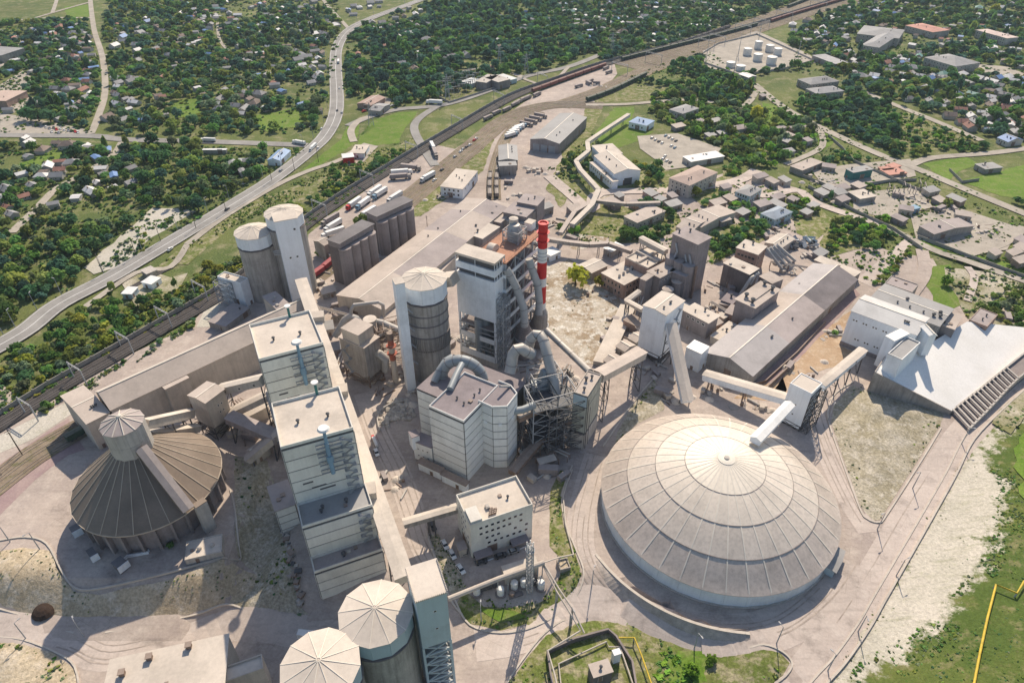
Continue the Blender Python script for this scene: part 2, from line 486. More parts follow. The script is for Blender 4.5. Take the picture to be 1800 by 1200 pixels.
# ------------------------------------------------------------------ ground sheets, roads, kerbs
def inside(x, y, poly):
	c = False
	j = len(poly) - 1
	for i in range(len(poly)):
		xi, yi = poly[i]; xj, yj = poly[j]
		if (yi > y) != (yj > y) and x < (xj - xi)*(y - yi)/(yj - yi) + xi:
			c = not c
		j = i
	return c
def poly_w(s):
	return [(g.x, g.y) for g in (GT(p) for p in (px_list(s) if isinstance(s, str) else s))]
def fill_mesh(name, poly, mat, off, step, jit=0.0, bump=0.0, flat=False, edge=5.0):
	"""triangulated sheet over a plan outline, draped on the terrain"""
	ed = []
	n = len(poly)
	for i in range(n):
		a, b = poly[i], poly[(i+1) % n]
		L = math.hypot(b[0]-a[0], b[1]-a[1])
		k = max(1, int(L/step)) if (not flat or jit) else 1
		for j in range(k):
			t = j/k
			x, y = a[0]+(b[0]-a[0])*t, a[1]+(b[1]-a[1])*t
			if jit and j:
				nx, ny = -(b[1]-a[1])/L, (b[0]-a[0])/L
				w = noise.noise((x*.13, y*.13, 3.1))*jit + noise.noise((x*.5, y*.5, 7.7))*jit*.5
				x, y = x+nx*w, y+ny*w
			ed.append((x, y))
	pts = list(ed)
	if not flat:
		xs = [p[0] for p in ed]; ys = [p[1] for p in ed]
		cnt = (max(xs)-min(xs))*(max(ys)-min(ys))/step**2
		st = step*max(1.0, math.sqrt(cnt/6000))
		y = min(ys)
		row = 0
		while y < max(ys):
			x = min(xs) + (row % 2)*st/2
			while x < max(xs):
				if inside(x, y, ed):
					pts.append((x, y))
				x += st
			y += st
			row += 1
	if name == 'plant_yard':
		pts += [(x + .37, y + .41) for x in np.arange(-105, -69, 2.2) for y in np.arange(110, 194, 2.6)] + [(x + .2, y + .1) for x in np.arange(-60, 100, 4.0) for y in np.arange(108, 146, 3.0)]
	V = [Vector(p) for p in pts]
	m = len(ed)
	res = delaunay_2d_cdt(V, [(i, (i+1) % m) for i in range(m)], [list(range(m))], 1, 1e-4)
	vs = []
	for v in res[0]:
		z = zt(v.x, v.y) + off
		if bump:
			d, _ = seg_dist(v.x, v.y, ed + [ed[0]])
			k = sstep(0, edge, d)
			z += k*abs(bump)*(.55 + .45*noise.noise((v.x*.09, v.y*.09, 1.3)) + .28*noise.noise((v.x*.35, v.y*.35, 5.3)))
		vs.append((v.x, v.y, z))
	me = bpy.data.meshes.new(name)
	me.from_pydata(vs, [], [list(f) for f in res[2]])
	me.materials.append(mat)
	me.update()
	if bump:
		me.shade_smooth()
	return me
def sheet(name, s, mat, off, step=6.0, jit=0.0, bump=0.0, flat=False, edge=5.0):
	o = put(fill_mesh(name, poly_w(s), mat, off, step, jit, bump, flat, edge), name)
	return tag(o, kind='structure')
def smooth_line(pts, k=4):
	out = []
	n = len(pts)
	for i in range(n-1):
		p0, p1, p2, p3 = pts[max(i-1, 0)], pts[i], pts[i+1], pts[min(i+2, n-1)]
		for j in range(k):
			t = j/k
			out.append(tuple(.5*((2*p1[a]) + (-p0[a]+p2[a])*t + (2*p0[a]-5*p1[a]+4*p2[a]-p3[a])*t*t + (-p0[a]+3*p1[a]-3*p2[a]+p3[a])*t**3) for a in (0, 1)))
	out.append(pts[-1])
	return out
CLEAR = []      # (polyline, half width): no trees here
CLEAR_POLY = []
def offset_line(w, d):
	out = []
	for i, p in enumerate(w):
		a, b = w[max(i-1, 0)], w[min(i+1, len(w)-1)]
		L = math.hypot(b[0]-a[0], b[1]-a[1]) or 1
		out.append((p[0] - (b[1]-a[1])/L*d, p[1] + (b[0]-a[0])/L*d))
	return out
def line_w(s, k=4):
	return smooth_line(poly_w(s), k)
def strip(name, w, width, mat, off, seg=12.0, kind='structure', dz=0.0):
	pts = [w[0]]
	for a, b in zip(w[:-1], w[1:]):
		L = math.hypot(b[0]-a[0], b[1]-a[1])
		k = max(1, int(L/seg))
		pts += [(a[0]+(b[0]-a[0])*j/k, a[1]+(b[1]-a[1])*j/k) for j in range(1, k+1)]
	l, r = offset_line(pts, width/2), offset_line(pts, -width/2)
	mb = MB()
	vs = []
	for i in range(len(pts)):
		vs += [(l[i][0], l[i][1], zt(*l[i])+off), (r[i][0], r[i][1], zt(*r[i])+off)]
	mb.add(vs, [(2*i, 2*i+1, 2*i+3, 2*i+2) for i in range(len(pts)-1)])
	o = mb.obj(name, mat)
	return tag(o, kind=kind) if kind else o
def road(name, s, width, mat, off=.16, k=4, clear=2.0):
	w = line_w(s, k)
	CLEAR.append((w, width/2 + clear))
	return strip(name, w, width, mat, off), w
def wall_line(name, w, thick, h, mat, parent=None, base=-.3, seg=15.0):
	"""a low wall, kerb or fence run along a plan line, following the ground"""
	pts = [w[0]]
	for a, b in zip(w[:-1], w[1:]):
		L = math.hypot(b[0]-a[0], b[1]-a[1])
		k = max(1, int(L/seg))
		pts += [(a[0]+(b[0]-a[0])*j/k, a[1]+(b[1]-a[1])*j/k) for j in range(1, k+1)]
	l, r = offset_line(pts, thick/2), offset_line(pts, -thick/2)
	mb = MB()
	vs = []
	for i in range(len(pts)):
		z = zt(*pts[i])
		vs += [(*l[i], z+base), (*r[i], z+base), (*r[i], z+h), (*l[i], z+h)]
	fs = []
	for i in range(len(pts)-1):
		a, b = 4*i, 4*i+4
		fs += [(a+1, b+1, b+2, a+2), (a+2, b+2, b+3, a+3), (a+3, b+3, b, a)]
	e = 4*(len(pts)-1)
	fs += [(0, 1, 2, 3), (e+3, e+2, e+1, e)]
	mb.add(vs, fs)
	return mb.obj(name, mat, parent)
# base terrain: one sheet to beyond the horizon of the picture, finer where it folds
def terrain():
	xs = [-6000, -2500, -1400, -900, -600, -400, -300] + list(np.arange(-240, 300, 6.0)) + [310, 360, 440, 600, 900, 1400, 2500, 6000]
	ys = [-400, 0, 40] + list(np.arange(60, 330, 6.0)) + [360, 420, 500, 650, 800, 1000, 1300, 1800, 3000, 7000]
	vs = [(x, y, zt(max(-240, min(300, x)), max(60, min(328, y))) - (1.8 if (y <= 152 or x > 140 or (x < -60 and y < 200)) and 60 <= y <= 330 else .3 if 60 <= y <= 330 else .0)) for y in ys for x in xs]
	nx = len(xs)
	fs = [(j*nx+i, j*nx+i+1, (j+1)*nx+i+1, (j+1)*nx+i) for j in range(len(ys)-1) for i in range(nx-1)]
	me = bpy.data.meshes.new('ground')
	me.from_pydata(vs, [], fs)
	me.materials.append(m_veg)
	me.update()
	tag(put(me, 'ground'), kind='structure')
terrain()
# plant yard
sheet('plant_yard', '-40,640 40,705 118,700 150,660 330,575 400,500 470,470 538,478 542,412 600,366 690,300 745,250 800,262 900,195 950,160 1080,112 1085,130 1045,180 1040,205 1000,270 990,330 960,300 1010,330 1060,345 1180,330 1290,300 1400,330 1460,400 1560,440 1640,455 1700,560 1800,580 1830,660 1660,830 1540,1045 1400,1210 1200,1330 -40,1330', m_yard, .03, step=9)
# fields and clearings
for i_, (nm, s, mt, jit) in enumerate([
	('grass_verge', '530,300 600,245 612,218 632,215 628,250 590,275 548,298', m_grass, 1.5),
	('grass_island', '632,240 655,212 700,198 735,196 712,225 700,252 655,256 628,262', m_grass, 1.5),
	('grass_slope', '560,330 640,270 700,256 730,242 745,250 640,318 560,372', m_olive, 2.5),
	('grass_verge', '470,345 560,312 640,275 600,312 520,360 480,352', m_olive, 2),
	('grass_verge', '275,470 345,415 395,385 470,340 480,350 400,405 330,465', m_olive, 2),
	('bare_patch', '148,470 180,440 228,402 268,366 322,366 345,372 290,405 252,430 205,470 165,482', m_chalk, 4),
	('scrub_patch', '215,500 255,470 300,488 330,480 300,520 240,540', m_chalkmix, 3),
	('grass_field', '112,12 160,8 160,30 118,30', m_grass, 3),
	('grass_field', '1030,172 1075,150 1180,150 1190,165 1130,178 1050,180', m_olive, 3),
	('grass_field', '1045,235 1080,190 1115,188 1110,225 1060,262', m_grass, 2),
	('grass_field', '1060,255 1100,222 1150,232 1130,245 1080,262', m_grass, 2),
	('grass_field', '1600,195 1720,243 1700,262 1620,265 1540,262 1520,240', m_olive, 3),
	('grass_field', '1340,180 1365,185 1358,225 1345,228', m_grass, 2),
	('grass_field', '1440,225 1475,245 1450,262 1435,268', m_grass, 2),
	('grass_field', '1620,287 1700,276 1720,288 1690,300 1665,318', m_grass, 2),
	('grass_field', '1690,318 1800,290 1810,350 1760,345 1705,325', m_grass, 2),
	('grass_strip', '1612,420 1800,470 1800,480 1720,462 1640,446 1605,430', m_grass, 1.5),
	('grass_plot', '1640,520 1625,500 1640,468 1670,465 1695,500 1700,530 1670,545 1645,540', m_grass, 2),
	('grass_slope', '1030,185 1060,190 1040,235 1010,262 990,285 985,262 1020,225', m_olive, 2),
	('scrub_field', '1700,560 1660,470 1800,485 1840,560 1800,585', m_chalkmix, 3),
	('grass_plot', '1000,410 1010,380 1060,355 1120,370 1150,345 1180,350 1160,400 1080,420', m_olive, 3),
	('grass_plot', '1118,292 1175,300 1185,342 1150,334 1112,328', m_olive, 2), ('grass_plot', '1215,347 1260,314 1300,302 1285,320 1240,365', m_olive, 2), ('grass_plot', '1345,333 1400,338 1440,365 1400,385 1355,352', m_olive, 2),
	('grass_plot', '1250,397 1345,388 1350,420 1300,443 1250,465 1235,425', m_olive, 2), ('grass_plot', '1395,385 1440,367 1472,395 1430,425 1400,410', m_olive, 2), ('grass_plot', '1062,402 1190,366 1196,404 1140,428 1070,425', m_olive, 2), ('grass_plot', '1270,300 1320,305 1310,325 1280,330', m_olive, 2),
	('grass_plot', '960,330 985,285 1005,300 1040,345 1030,362 1000,345 985,365', m_olive, 2), ('grass_strip', '700,385 760,335 850,262 870,240 862,262 850,300 800,340 740,380', m_olive, 1.2),
	('grass_plot', '1450,390 1500,365 1560,380 1580,410 1500,440 1440,455', m_olive, 3),
	('grass_field', '250,150 320,140 330,190 270,200', m_olive, 5),
	('grass_field', '380,140 470,120 520,150 430,175', m_olive, 5),
	('grass_field', '440,205 520,190 540,222 460,232', m_grass, 4),
	('grass_field', '300,178 350,172 355,205 305,208', m_grass, 4),
	('grass_field', '60,150 110,140 120,170 75,178', m_olive, 4),
	('grass_field', '30,290 100,262 120,280 60,305', m_grass, 4),
	('grass_field', '262,300 285,290 288,312 268,316', m_grass, 2),
	('grass_field', '380,290 470,272 470,290 400,312', m_olive, 4),
	('grass_field', '800,-5 840,-5 850,10 805,12', m_olive, 4),
	('grass_field', '1005,68 1070,66 1075,85 1010,84', m_olive, 4),
]):
	if nm and len(px_list(s)) > 2:
		sheet(nm, s, mt, .06 + .0045*i_, step=4 if jit < 3 else 9, jit=jit)
		if mt in (m_grass, m_chalk): CLEAR_POLY.append(poly_w(s))
# the brown and white disturbed ground behind the chimney
sheet('waste_ground', '958,470 1000,455 1060,500 1100,535 1098,560 1050,640 1020,640 970,590 955,560', m_brownfield, .09, step=3, jit=1.5, bump=.7)
sheet('waste_ground', '1000,360 1060,330 1110,372 1060,430 1010,440 985,420', m_brownfield, .085, step=4, jit=1.5)
sheet('ochre_yard', '1360,686 1395,640 1450,582 1498,545 1490,560 1476,606 1506,622 1470,645 1420,655 1392,668 1375,700', m_orange, .10, step=4, jit=1.0)
sheet('mauve_ground_shade', '1320,676 1400,606 1500,505 1512,518 1440,592 1366,672', m_pinkearth, .11, step=4, jit=.6)  # mauve ground, with the hall's shade painted into its dark colour
sheet('ochre_yard', '1290,700 1370,650 1385,690 1370,705', m_orange, .10, step=4, jit=1.0)
sheet('pale_ramp', '1505,492 1590,420 1606,428 1532,505', m_road, .12, flat=True)
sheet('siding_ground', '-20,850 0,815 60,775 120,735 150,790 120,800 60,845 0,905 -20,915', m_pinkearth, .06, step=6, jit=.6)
sheet('chalk_strip', '-20,775 60,735 120,705 135,722 60,770 -20,805', m_chalk, .08, step=5, jit=.8)
sheet('chalk_strip', '345,575 362,540 392,520 385,545 372,575', m_chalk, .10, step=4, jit=.5)
# right-hand island of scrub, slope of chalk, hillside field
sheet('scrub_island', '1499,677 1530,690 1600,702 1662,722 1652,748 1618,802 1546,914 1534,914 1513,892 1480,800 1461,742 1466,712', m_scrub, .10, step=2.2, bump=3.6, edge=16)
hf = sheet('hill_field', '1815,672 1700,790 1622,925 1541,1060 1430,1210 1470,1300 2100,1300 2100,800', m_slope, .06, step=3.4, bump=.5)
BANK = poly_w('1830,670 1755,732 1703,782 1666,838 1618,920 1566,1012 1535,1056 1510,1098 1460,1168 1440,1225 1480,1222 1510,1180 1583,1162 1648,1102 1695,1030 1732,985 1750,930 1764,855 1738,802 1765,755 1840,700')
at = hf.data.attributes.new('chalk', 'FLOAT', 'POINT')
for k, v in enumerate(hf.data.vertices):
	d, _ = seg_dist(v.co.x, v.co.y, BANK + BANK[:1])
	at.data[k].value = max(0.0, min(1.0, .5 + (d if inside(v.co.x, v.co.y, BANK) else -d)/16))
sheet('scrub_strip', '1815,672 1755,722 1742,745 1775,765 1800,735 1815,720', m_chalkmix, .8, step=3, jit=1.5)
sheet('hill_grass', '1815,740 1780,790 1790,870 1800,880', m_grass, .8, step=4, jit=2)
# left: bank below the conical hall, lower-left scrub
sheet('dry_bank', '0,968 40,962 88,968 105,1008 130,1040 175,1045 300,1018 410,990 455,1010 470,1040 400,1062 345,1075 185,1108 130,1100 0,1068', m_dry, .08, step=2.6, jit=.6, bump=.6, edge=3)
sheet('dry_bank', '412,800 470,810 500,900 515,1000 525,1065 545,1080 520,1098 455,1085 400,1062 452,1010 418,975', m_scrub, .09, step=3, jit=.6, bump=.9)
sheet('dry_bank', '-30,1122 40,1126 100,1150 130,1175 138,1230 -30,1260', m_dry, .10, step=2.6, jit=.8, bump=1.6, edge=8)
# islands in the front yard
sheet('scrub_island', '808,1050 800,1068 826,1096 880,1108 940,1096 1000,1058 1022,1010 1010,965 990,920 985,870 1000,830 985,826 968,860 966,910 966,960 990,985 985,1010 965,1050 950,1058 900,1068 850,1066 820,1040', m_olive, .09, step=2.2, jit=.4, bump=.7, edge=3)
sheet('scrub_island', '755,940 770,938 800,990 822,1040 800,1052 785,1030 768,985', m_scrub, .09, step=2.2, jit=.4, bump=.5, edge=3)
sheet('scrub_island', '895,1200 920,1165 960,1115 1000,1090 1060,1083 1110,1086 1160,1105 1200,1128 1300,1143 1340,1136 1372,1148 1388,1165 1376,1186 1345,1210 1300,1300 880,1300', m_olive, .09, step=2.4, jit=.5, bump=.9, edge=4)
sheet('scrub_island', '1085,760 1110,715 1150,668 1165,690 1168,720 1120,745 1080,785', m_scrub, .09, step=2.2, bump=.8, edge=3)
sheet('grass_plot', '1170,1140 1235,1145 1255,1190 1230,1220 1160,1215', m_grass, .55, step=2.4, jit=1.2, bump=.5)
sheet('grass_plot', '840,1070 880,1095 925,1085 905,1075 870,1072', m_grass, .6, step=2, jit=.8, bump=.3)
# paved roads of the plant
for i_, (s, wd) in enumerate([('-30,1102 60,1110 130,1128 190,1150 300,1128 400,1102 460,1098 560,1115 640,1130', 11),
			('1050,800 1035,850 1022,905 1020,960 1040,1010 1085,1058 1150,1098 1230,1122 1300,1130', 10),
			('1375,1260 1440,1165 1500,1085 1548,1008 1600,915 1650,835 1700,760 1760,700 1830,645', 13),
			('1230,1122 1310,1118 1380,1096 1450,1040 1490,985', 14),
			('1420,690 1440,760 1470,830 1500,890 1530,935', 9),
			('835,1130 900,1120 960,1100 1020,1066 1060,1066 1120,1095', 12),
			('640,690 665,760 700,830 725,900 745,960 775,1010', 9)]):
	w = line_w(s)
	strip('road', w, wd, m_road, .055 + .006*i_, seg=4)
	for dx in (-2.9, -1.2, 1.3, 3.0):
		q = offset_line(w, dx + rnd.uniform(-.4, .4)); n = len(q)
		q = [(x + .5*noise.noise((x*.03, y*.03, dx)), y + .5*noise.noise((x*.03, y*.03, dx + 9))) for x, y in q[rnd.randint(0, n//4):n - rnd.randint(0, n//4)]]
		if len(q) > 3: strip('tyre_track', q, rnd.uniform(.3, .6), m_tyre, .105 + .004*i_, seg=4)
# kerbs: low concrete edges
KERBS = ['1499,672 1470,690 1458,712 1456,740 1476,800 1510,892 1524,912 1545,918 1560,902 1624,802 1654,752',
		'1800,668 1750,712 1697,766 1663,830 1613,917 1560,1007 1533,1053 1510,1093 1467,1153 1427,1197 1380,1260',
		'0,950 45,944 82,955 108,1002 128,1030 160,1036 240,1020 320,1000 412,984 420,960 414,900 405,860',
		'0,1070 60,1088 130,1113', '185,1112 260,1098 345,1080 398,1062 440,1076 480,1094 530,1102',
		'-20,1118 40,1124 100,1147 132,1172 142,1230',
		'800,1055 826,1098 880,1112 942,1100 1004,1060 1026,1010 1012,965 994,920 988,870 1006,818',
		'750,938 768,990 790,1050 812,1080',
		'888,1205 918,1160 958,1112 1000,1087 1060,1080 1112,1083 1165,1104 1205,1126 1300,1140 1342,1133 1376,1146 1392,1166 1380,1188 1350,1210',
		'1060,785 1110,712 1150,664']
kerb_root = thing('kerb', 'pale concrete kerbs edging the plant roads and planted islands', 'kerb')
tag(kerb_root, kind='structure')
for s in KERBS:
	wall_line('kerb_run', line_w(s), .55, .45, m_kerb, kerb_root, seg=4)
k2 = offset_line(line_w(KERBS[1]), 3.2)
wall_line('kerb_run', k2, .6, 1.0, m_kerb, kerb_root, seg=4)
# public roads
HWY = '-60,640 0,608 50,578 105,535 200,485 330,408 400,366 480,316 540,270 575,235 592,190 590,120 593,84 612,55 650,34 720,8 780,-14'
_, hwy_w = road('highway', HWY, 13, m_asphalt, .60, clear=4)
strip('road_marking', offset_line(hwy_w, 0.0), .35, m_whitep, .615)
strip('road_marking', offset_line(hwy_w, 5.7), .25, m_whitep, .615)
strip('road_marking', offset_line(hwy_w, -5.7), .25, m_whitep, .615)
ROADS = [
	('side_road', '-30,238 80,239 170,240 220,246 380,250 540,256', 9, m_asphalt),
	('side_road', '215,250 200,272 150,305 100,332 60,372 20,410', 6, m_track),
	('village_street', '158,-8 165,50 180,100 185,160 172,208 160,236', 6, m_track),
	('village_street', '-30,42 70,33 160,32', 6, m_track),
	('village_street', '60,33 110,18 160,4', 5, m_track),
	('village_street', '92,24 100,0 98,-10', 5, m_track),
	('village_street', '185,97 260,100 330,114', 4, m_track),
	('village_street', '382,40 386,70 402,90 412,92', 3.5, m_track),
	('village_street', '560,-10 580,15 612,50', 5, m_track),
	('village_street', '40,62 38,78 5,98 5,125', 5, m_track),
	('dirt_track', '330,430 390,385 480,330 540,302 590,285 640,262', 5, m_track),
	('dirt_track', '150,540 240,480 300,470 330,430', 4, m_track),
	('local_road', '612,222 650,206 700,193 760,188 800,180 860,160 925,135 1000,118 1055,97', 8, m_asphalt),
	('local_road', '622,250 617,230 632,212 650,206', 6, m_track),
	('local_road', '770,187 738,208 728,228 745,262 765,292', 7, m_asphalt),
	('local_road', '800,128 870,118 900,130 925,137', 5, m_track),
	('town_road', '1325,148 1375,188 1440,224 1540,270 1620,301 1700,335 1830,388', 8, m_track),
	('town_road', '1485,148 1560,180 1640,212 1725,248', 7, m_track),
	('town_road', '1602,290 1640,278 1740,270 1830,258', 7, m_track),
	('town_road', '1440,225 1445,258 1400,282 1380,290', 5, m_track),
	('plant_road', '1030,185 1100,184 1220,176 1300,190 1330,160', 6, m_track),
	('plant_road', '965,310 1000,340 1040,370 1055,340 1180,335 1290,320 1330,300', 9, m_road),
	('plant_road', '1290,320 1340,345 1400,335 1440,360 1560,400', 7, m_road),
	('plant_road', '1560,400 1640,440 1700,460 1830,505', 6, m_track),
	('plant_road', '1620,440 1625,480 1600,520 1590,540', 7, m_yard),
	('plant_road', '1690,450 1760,430 1800,400', 6, m_track),
	('plant_road', '1700,530 1712,490 1700,470', 4, m_road),
	('factory_road', '900,130 960,150 1000,118', 4, m_track),
]
for i_, (nm, s, wd, mt) in enumerate(ROADS):
	road(nm, s, wd, mt, .43 + .005*i_, clear=1.5)
for i_, (nm, s) in enumerate([('car_park', '0,200 40,205 150,228 160,240 0,240'), ('yard', '0,150 40,125 60,140 30,165 70,175 40,195 0,190'),
			('car_park', '1120,240 1190,235 1270,262 1240,290 1170,300 1150,280 1125,262'),
			('yard', '1330,55 1420,95 1440,110 1380,120 1300,130 1240,120 1235,90 1260,80'),
			('yard', '1425,300 1490,290 1600,280 1610,310 1540,325 1450,330'),
			('yard', '1500,340 1610,330 1640,365 1560,385 1500,370'),
			('yard', '1600,380 1680,365 1790,400 1770,440 1690,445 1610,420'),
			('yard', '1420,225 1455,225 1440,235', ), ('yard', '600,275 640,252 665,258 640,285 610,292'),
			('yard', '640,182 665,168 690,175 680,192 650,198'), ('yard', '1560,-0 1580,0 1575,6'),
			('yard', '1700,112 1770,118 1800,130 1790,140 1720,128')]):
	sheet(nm, s, m_track, .36 + .005*i_, step=10, jit=.6)
	CLEAR.append((poly_w(s) + poly_w(s)[:1], 2.0)); CLEAR_POLY.append(poly_w(s))
# ------------------------------------------------------------------ builders for buildings and plant
FACES = {0: ((0, 0), 0.0), 1: ('L', math.pi/2), 2: ('LW', math.pi), 3: ('W', -math.pi/2)}
class B:
	pass
def frame(P, Q, Rr, z):
	p, q, r = G(P, z), G(Q, z), G(Rr, z)
	u, v = q - p, r - p
	sw = u.x*v.y - u.y*v.x < 0
	if sw:
		u, v = v, u
	au, av = math.atan2(u.y, u.x), math.atan2(v.y, v.x)
	d = (av - math.pi/2 - au + math.pi) % (2*math.pi) - math.pi
	Lu, Lv = u.length, v.length
	ang = au + d*Lv/(Lu + Lv)
	b = B()
	b.x, b.y, b.ang, b.sw = p.x, p.y, ang, sw
	b.L = Lu*math.cos(ang - au)
	b.W = Lv*math.cos(ang + math.pi/2 - av)
	b.fmap = {'PQ': 3, 'PR': 0, 'QS': 2, 'RS': 1} if sw else {'PQ': 0, 'PR': 3, 'QS': 1, 'RS': 2}
	return b
def face_xy(b, f):
	"""origin, length and turn of a face: x runs along it, -y points outwards"""
	if f == 0: return (0, 0), b.L, 0.0
	if f == 1: return (b.L, 0), b.W, math.pi/2
	if f == 2: return (b.L, b.W), b.L, math.pi
	return (0, b.W), b.W, -math.pi/2
def to_local(b, f, x, y, z):
	(ox, oy), _, t = face_xy(b, f)
	return (ox + x*math.cos(t) - y*math.sin(t), oy + x*math.sin(t) + y*math.cos(t), z)
def world_of(b, x, y, z=0.0):
	c, s = math.cos(b.ang), math.sin(b.ang)
	return Vector((b.x + x*c - y*s, b.y + x*s + y*c, z))
WIN_CACHE = {}
def window_mesh(w, h, mf=None, mg=None):
	mf, mg = mf or m_whitep, mg or m_glass
	k = (round(w, 2), round(h, 2), mf.name, mg.name)
	if k not in WIN_CACHE:
		mb = MB()
		t = .12
		mb.box(-w/2, -.07, 0, -w/2+t, .05, h, 0); mb.box(w/2-t, -.07, 0, w/2, .05, h, 0)
		mb.box(-w/2+t, -.07, 0, w/2-t, .05, t, 0); mb.box(-w/2+t, -.07, h-t, w/2-t, .05, h, 0)
		mb.box(-w/2+t, -.03, t, w/2-t, .05, h-t, 1)
		WIN_CACHE[k] = mb.mesh('window', [mf, mg])
	return WIN_CACHE[k]
def windows(b, face, cols, zs, w, h, m0=1.5, m1=None, skip=0.0, mf=None):
	f = b.fmap[face]
	_, ln, t = face_xy(b, f)
	m1 = m0 if m1 is None else m1
	for z in zs:
		for i in range(cols):
			if skip and rnd.random() < skip:
				continue
			x = m0 + (ln - m0 - m1)*(i + .5)/cols
			put(window_mesh(w, h, mf), 'window', b.root, to_local(b, f, x, 0, z), t)
def bands(b, face, z0, z1, n, mat, name='cladding_panel', gap=.34, th=.2, x0=0.0, x1=None, cols=1):
	"""rows of cladding, each row a panel of its own standing proud of the joint"""
	f = b.fmap[face]
	_, ln, t = face_xy(b, f)
	x1 = ln if x1 is None else x1
	dz, dx = (z1 - z0)/n, (x1 - x0)/cols
	mb = MB()
	mb.box(gap/2, -th, gap/2, dx - gap/2, -.002, dz - gap/2)
	me = mb.mesh(name, mat)
	for i in range(n):
		for j in range(cols):
			put(me, name, b.root, to_local(b, f, x0 + j*dx, 0, z0 + i*dz), t)
def bld(name, label, cat, P, Q, Rr, z1, z0=0.0, roof='flat', rise=2.0, wall=None, rmat=None, over=.35, par=0.0, group=None, bands_of=None, patches=None, parapet_mat=None, base=None):
	b = frame(P, Q, Rr, z1)
	b.z0, b.z1 = z0, z1
	wall = wall or m_cream
	rmat = rmat or m_dustroof
	b.root = thing(name, label, cat, (b.x, b.y, z0), b.ang, group)
	L, W, h = b.L, b.W, z1 - z0
	mb = MB()
	alongx = None
	if roof in ('gable', 'gable2'):
		# ridge parallel to PQ ('gable') or to PR ('gable2')
		alongx = (b.fmap['PQ'] in (0, 2)) == (roof == 'gable')
	lo = -1.5
	if roof == 'flat':
		mb.box(0, 0, lo, L, W, h - .02, bottom=False)
	elif roof == 'hip':
		mb.box(0, 0, lo, L, W, h, bottom=False)
	else:
		if alongx:
			mb.add([(0, 0, lo), (L, 0, lo), (L, W, lo), (0, W, lo), (0, 0, h), (L, 0, h), (L, W, h), (0, W, h), (0, W/2, h+rise), (L, W/2, h+rise)],
				[(0, 1, 5, 4), (1, 2, 6, 9, 5), (2, 3, 7, 6), (3, 0, 4, 8, 7)])
		else:
			mb.add([(0, 0, lo), (L, 0, lo), (L, W, lo), (0, W, lo), (0, 0, h), (L, 0, h), (L, W, h), (0, W, h), (L/2, 0, h+rise), (L/2, W, h+rise)],
				[(0, 1, 5, 8, 4), (1, 2, 6, 5), (2, 3, 7, 9, 6), (3, 0, 4, 7)])
	b.wall = mb.obj('wall', wall, b.root)
	o = over
	if roof == 'flat':
		if par:
			mb = MB()
			mb.box(.3, .3, h-.02, L-.3, W-.3, h+.12)
			mb.obj('roof', rmat, b.root)
			mb = MB()
			t = .32
			mb.box(0, 0, h, L, t, h+par); mb.box(0, W-t, h, L, W, h+par)
			mb.box(0, t, h, t, W-t, h+par); mb.box(L-t, t, h, L, W-t, h+par)
			mb.obj('parapet', parapet_mat or wall, b.root)
		else:
			mb = MB()
			mb.box(-o, -o, h, L+o, W+o, h+.28)
			mb.obj('roof', rmat, b.root)
	elif roof == 'hip':
		mb = MB()
		k = min(L, W)/2
		zt_ = h + rise
		if L >= W:
			r1, r2 = (k, W/2, zt_), (L-k, W/2, zt_)
			mb.add([(-o, -o, h), (L+o, -o, h), (L+o, W+o, h), (-o, W+o, h), r1, r2], [(0, 1, 5, 4), (1, 2, 5), (2, 3, 4, 5), (3, 0, 4), (3, 2, 1, 0)])
		else:
			r1, r2 = (L/2, k, zt_), (L/2, W-k, zt_)
			mb.add([(-o, -o, h), (L+o, -o, h), (L+o, W+o, h), (-o, W+o, h), r1, r2], [(0, 1, 4), (1, 2, 5, 4), (2, 3, 5), (3, 0, 4, 5), (3, 2, 1, 0)])
		mb.obj('roof', rmat, b.root)
	else:
		ln = L if alongx else W
		wd = W if alongx else L
		e = rise/(wd/2)*o
		for (a0, a1, mt) in (patches or [(0, 1, rmat)]):
			s0 = -o if a0 == 0 else a0*ln
			s1 = ln + o if a1 == 1 else a1*ln
			for side in (0, 1):
				mt2 = mt[side] if isinstance(mt, (tuple, list)) else mt
				mb = MB()
				if alongx:
					q = [(s0, -o, h-e+.28), (s1, -o, h-e+.28), (s1, W/2, h+rise+.28), (s0, W/2, h+rise+.28)] if side == 0 else \
						[(s0, W/2, h+rise+.28), (s1, W/2, h+rise+.28), (s1, W+o, h-e+.28), (s0, W+o, h-e+.28)]
				else:
					q = [(-o, s0, h-e+.28), (L/2, s0, h+rise+.28), (L/2, s1, h+rise+.28), (-o, s1, h-e+.28)] if side == 0 else \
						[(L/2, s0, h+rise+.28), (L+o, s0, h-e+.28), (L+o, s1, h-e+.28), (L/2, s1, h+rise+.28)]
				mb.slab(q, .24)
				mb.obj('roof_slope', mt2, b.root)
		mb = MB()
		if alongx: mb.box(-o, W/2-.3, h+rise+.2, L+o, W/2+.3, h+rise+.42)
		else: mb.box(L/2-.3, -o, h+rise+.2, L/2+.3, W+o, h+rise+.42)
		mb.obj('ridge_cap', m_rib, b.root)
	rr = random.Random(name + label)
	if roof == 'flat' and L*W > 80 and z1 < 32 and 'tower' not in name:
		for k in range(rr.choice([1, 2, 2, 3])):
			put(ROOF_BITS[rr.randrange(3)], ['roof_vent', 'roof_unit', 'roof_hatch'][0], b.root, (L*rr.uniform(.15, .85), W*rr.uniform(.2, .8), h + .12), rr.choice([0, 1.57]), rr.uniform(.6, 1.1))
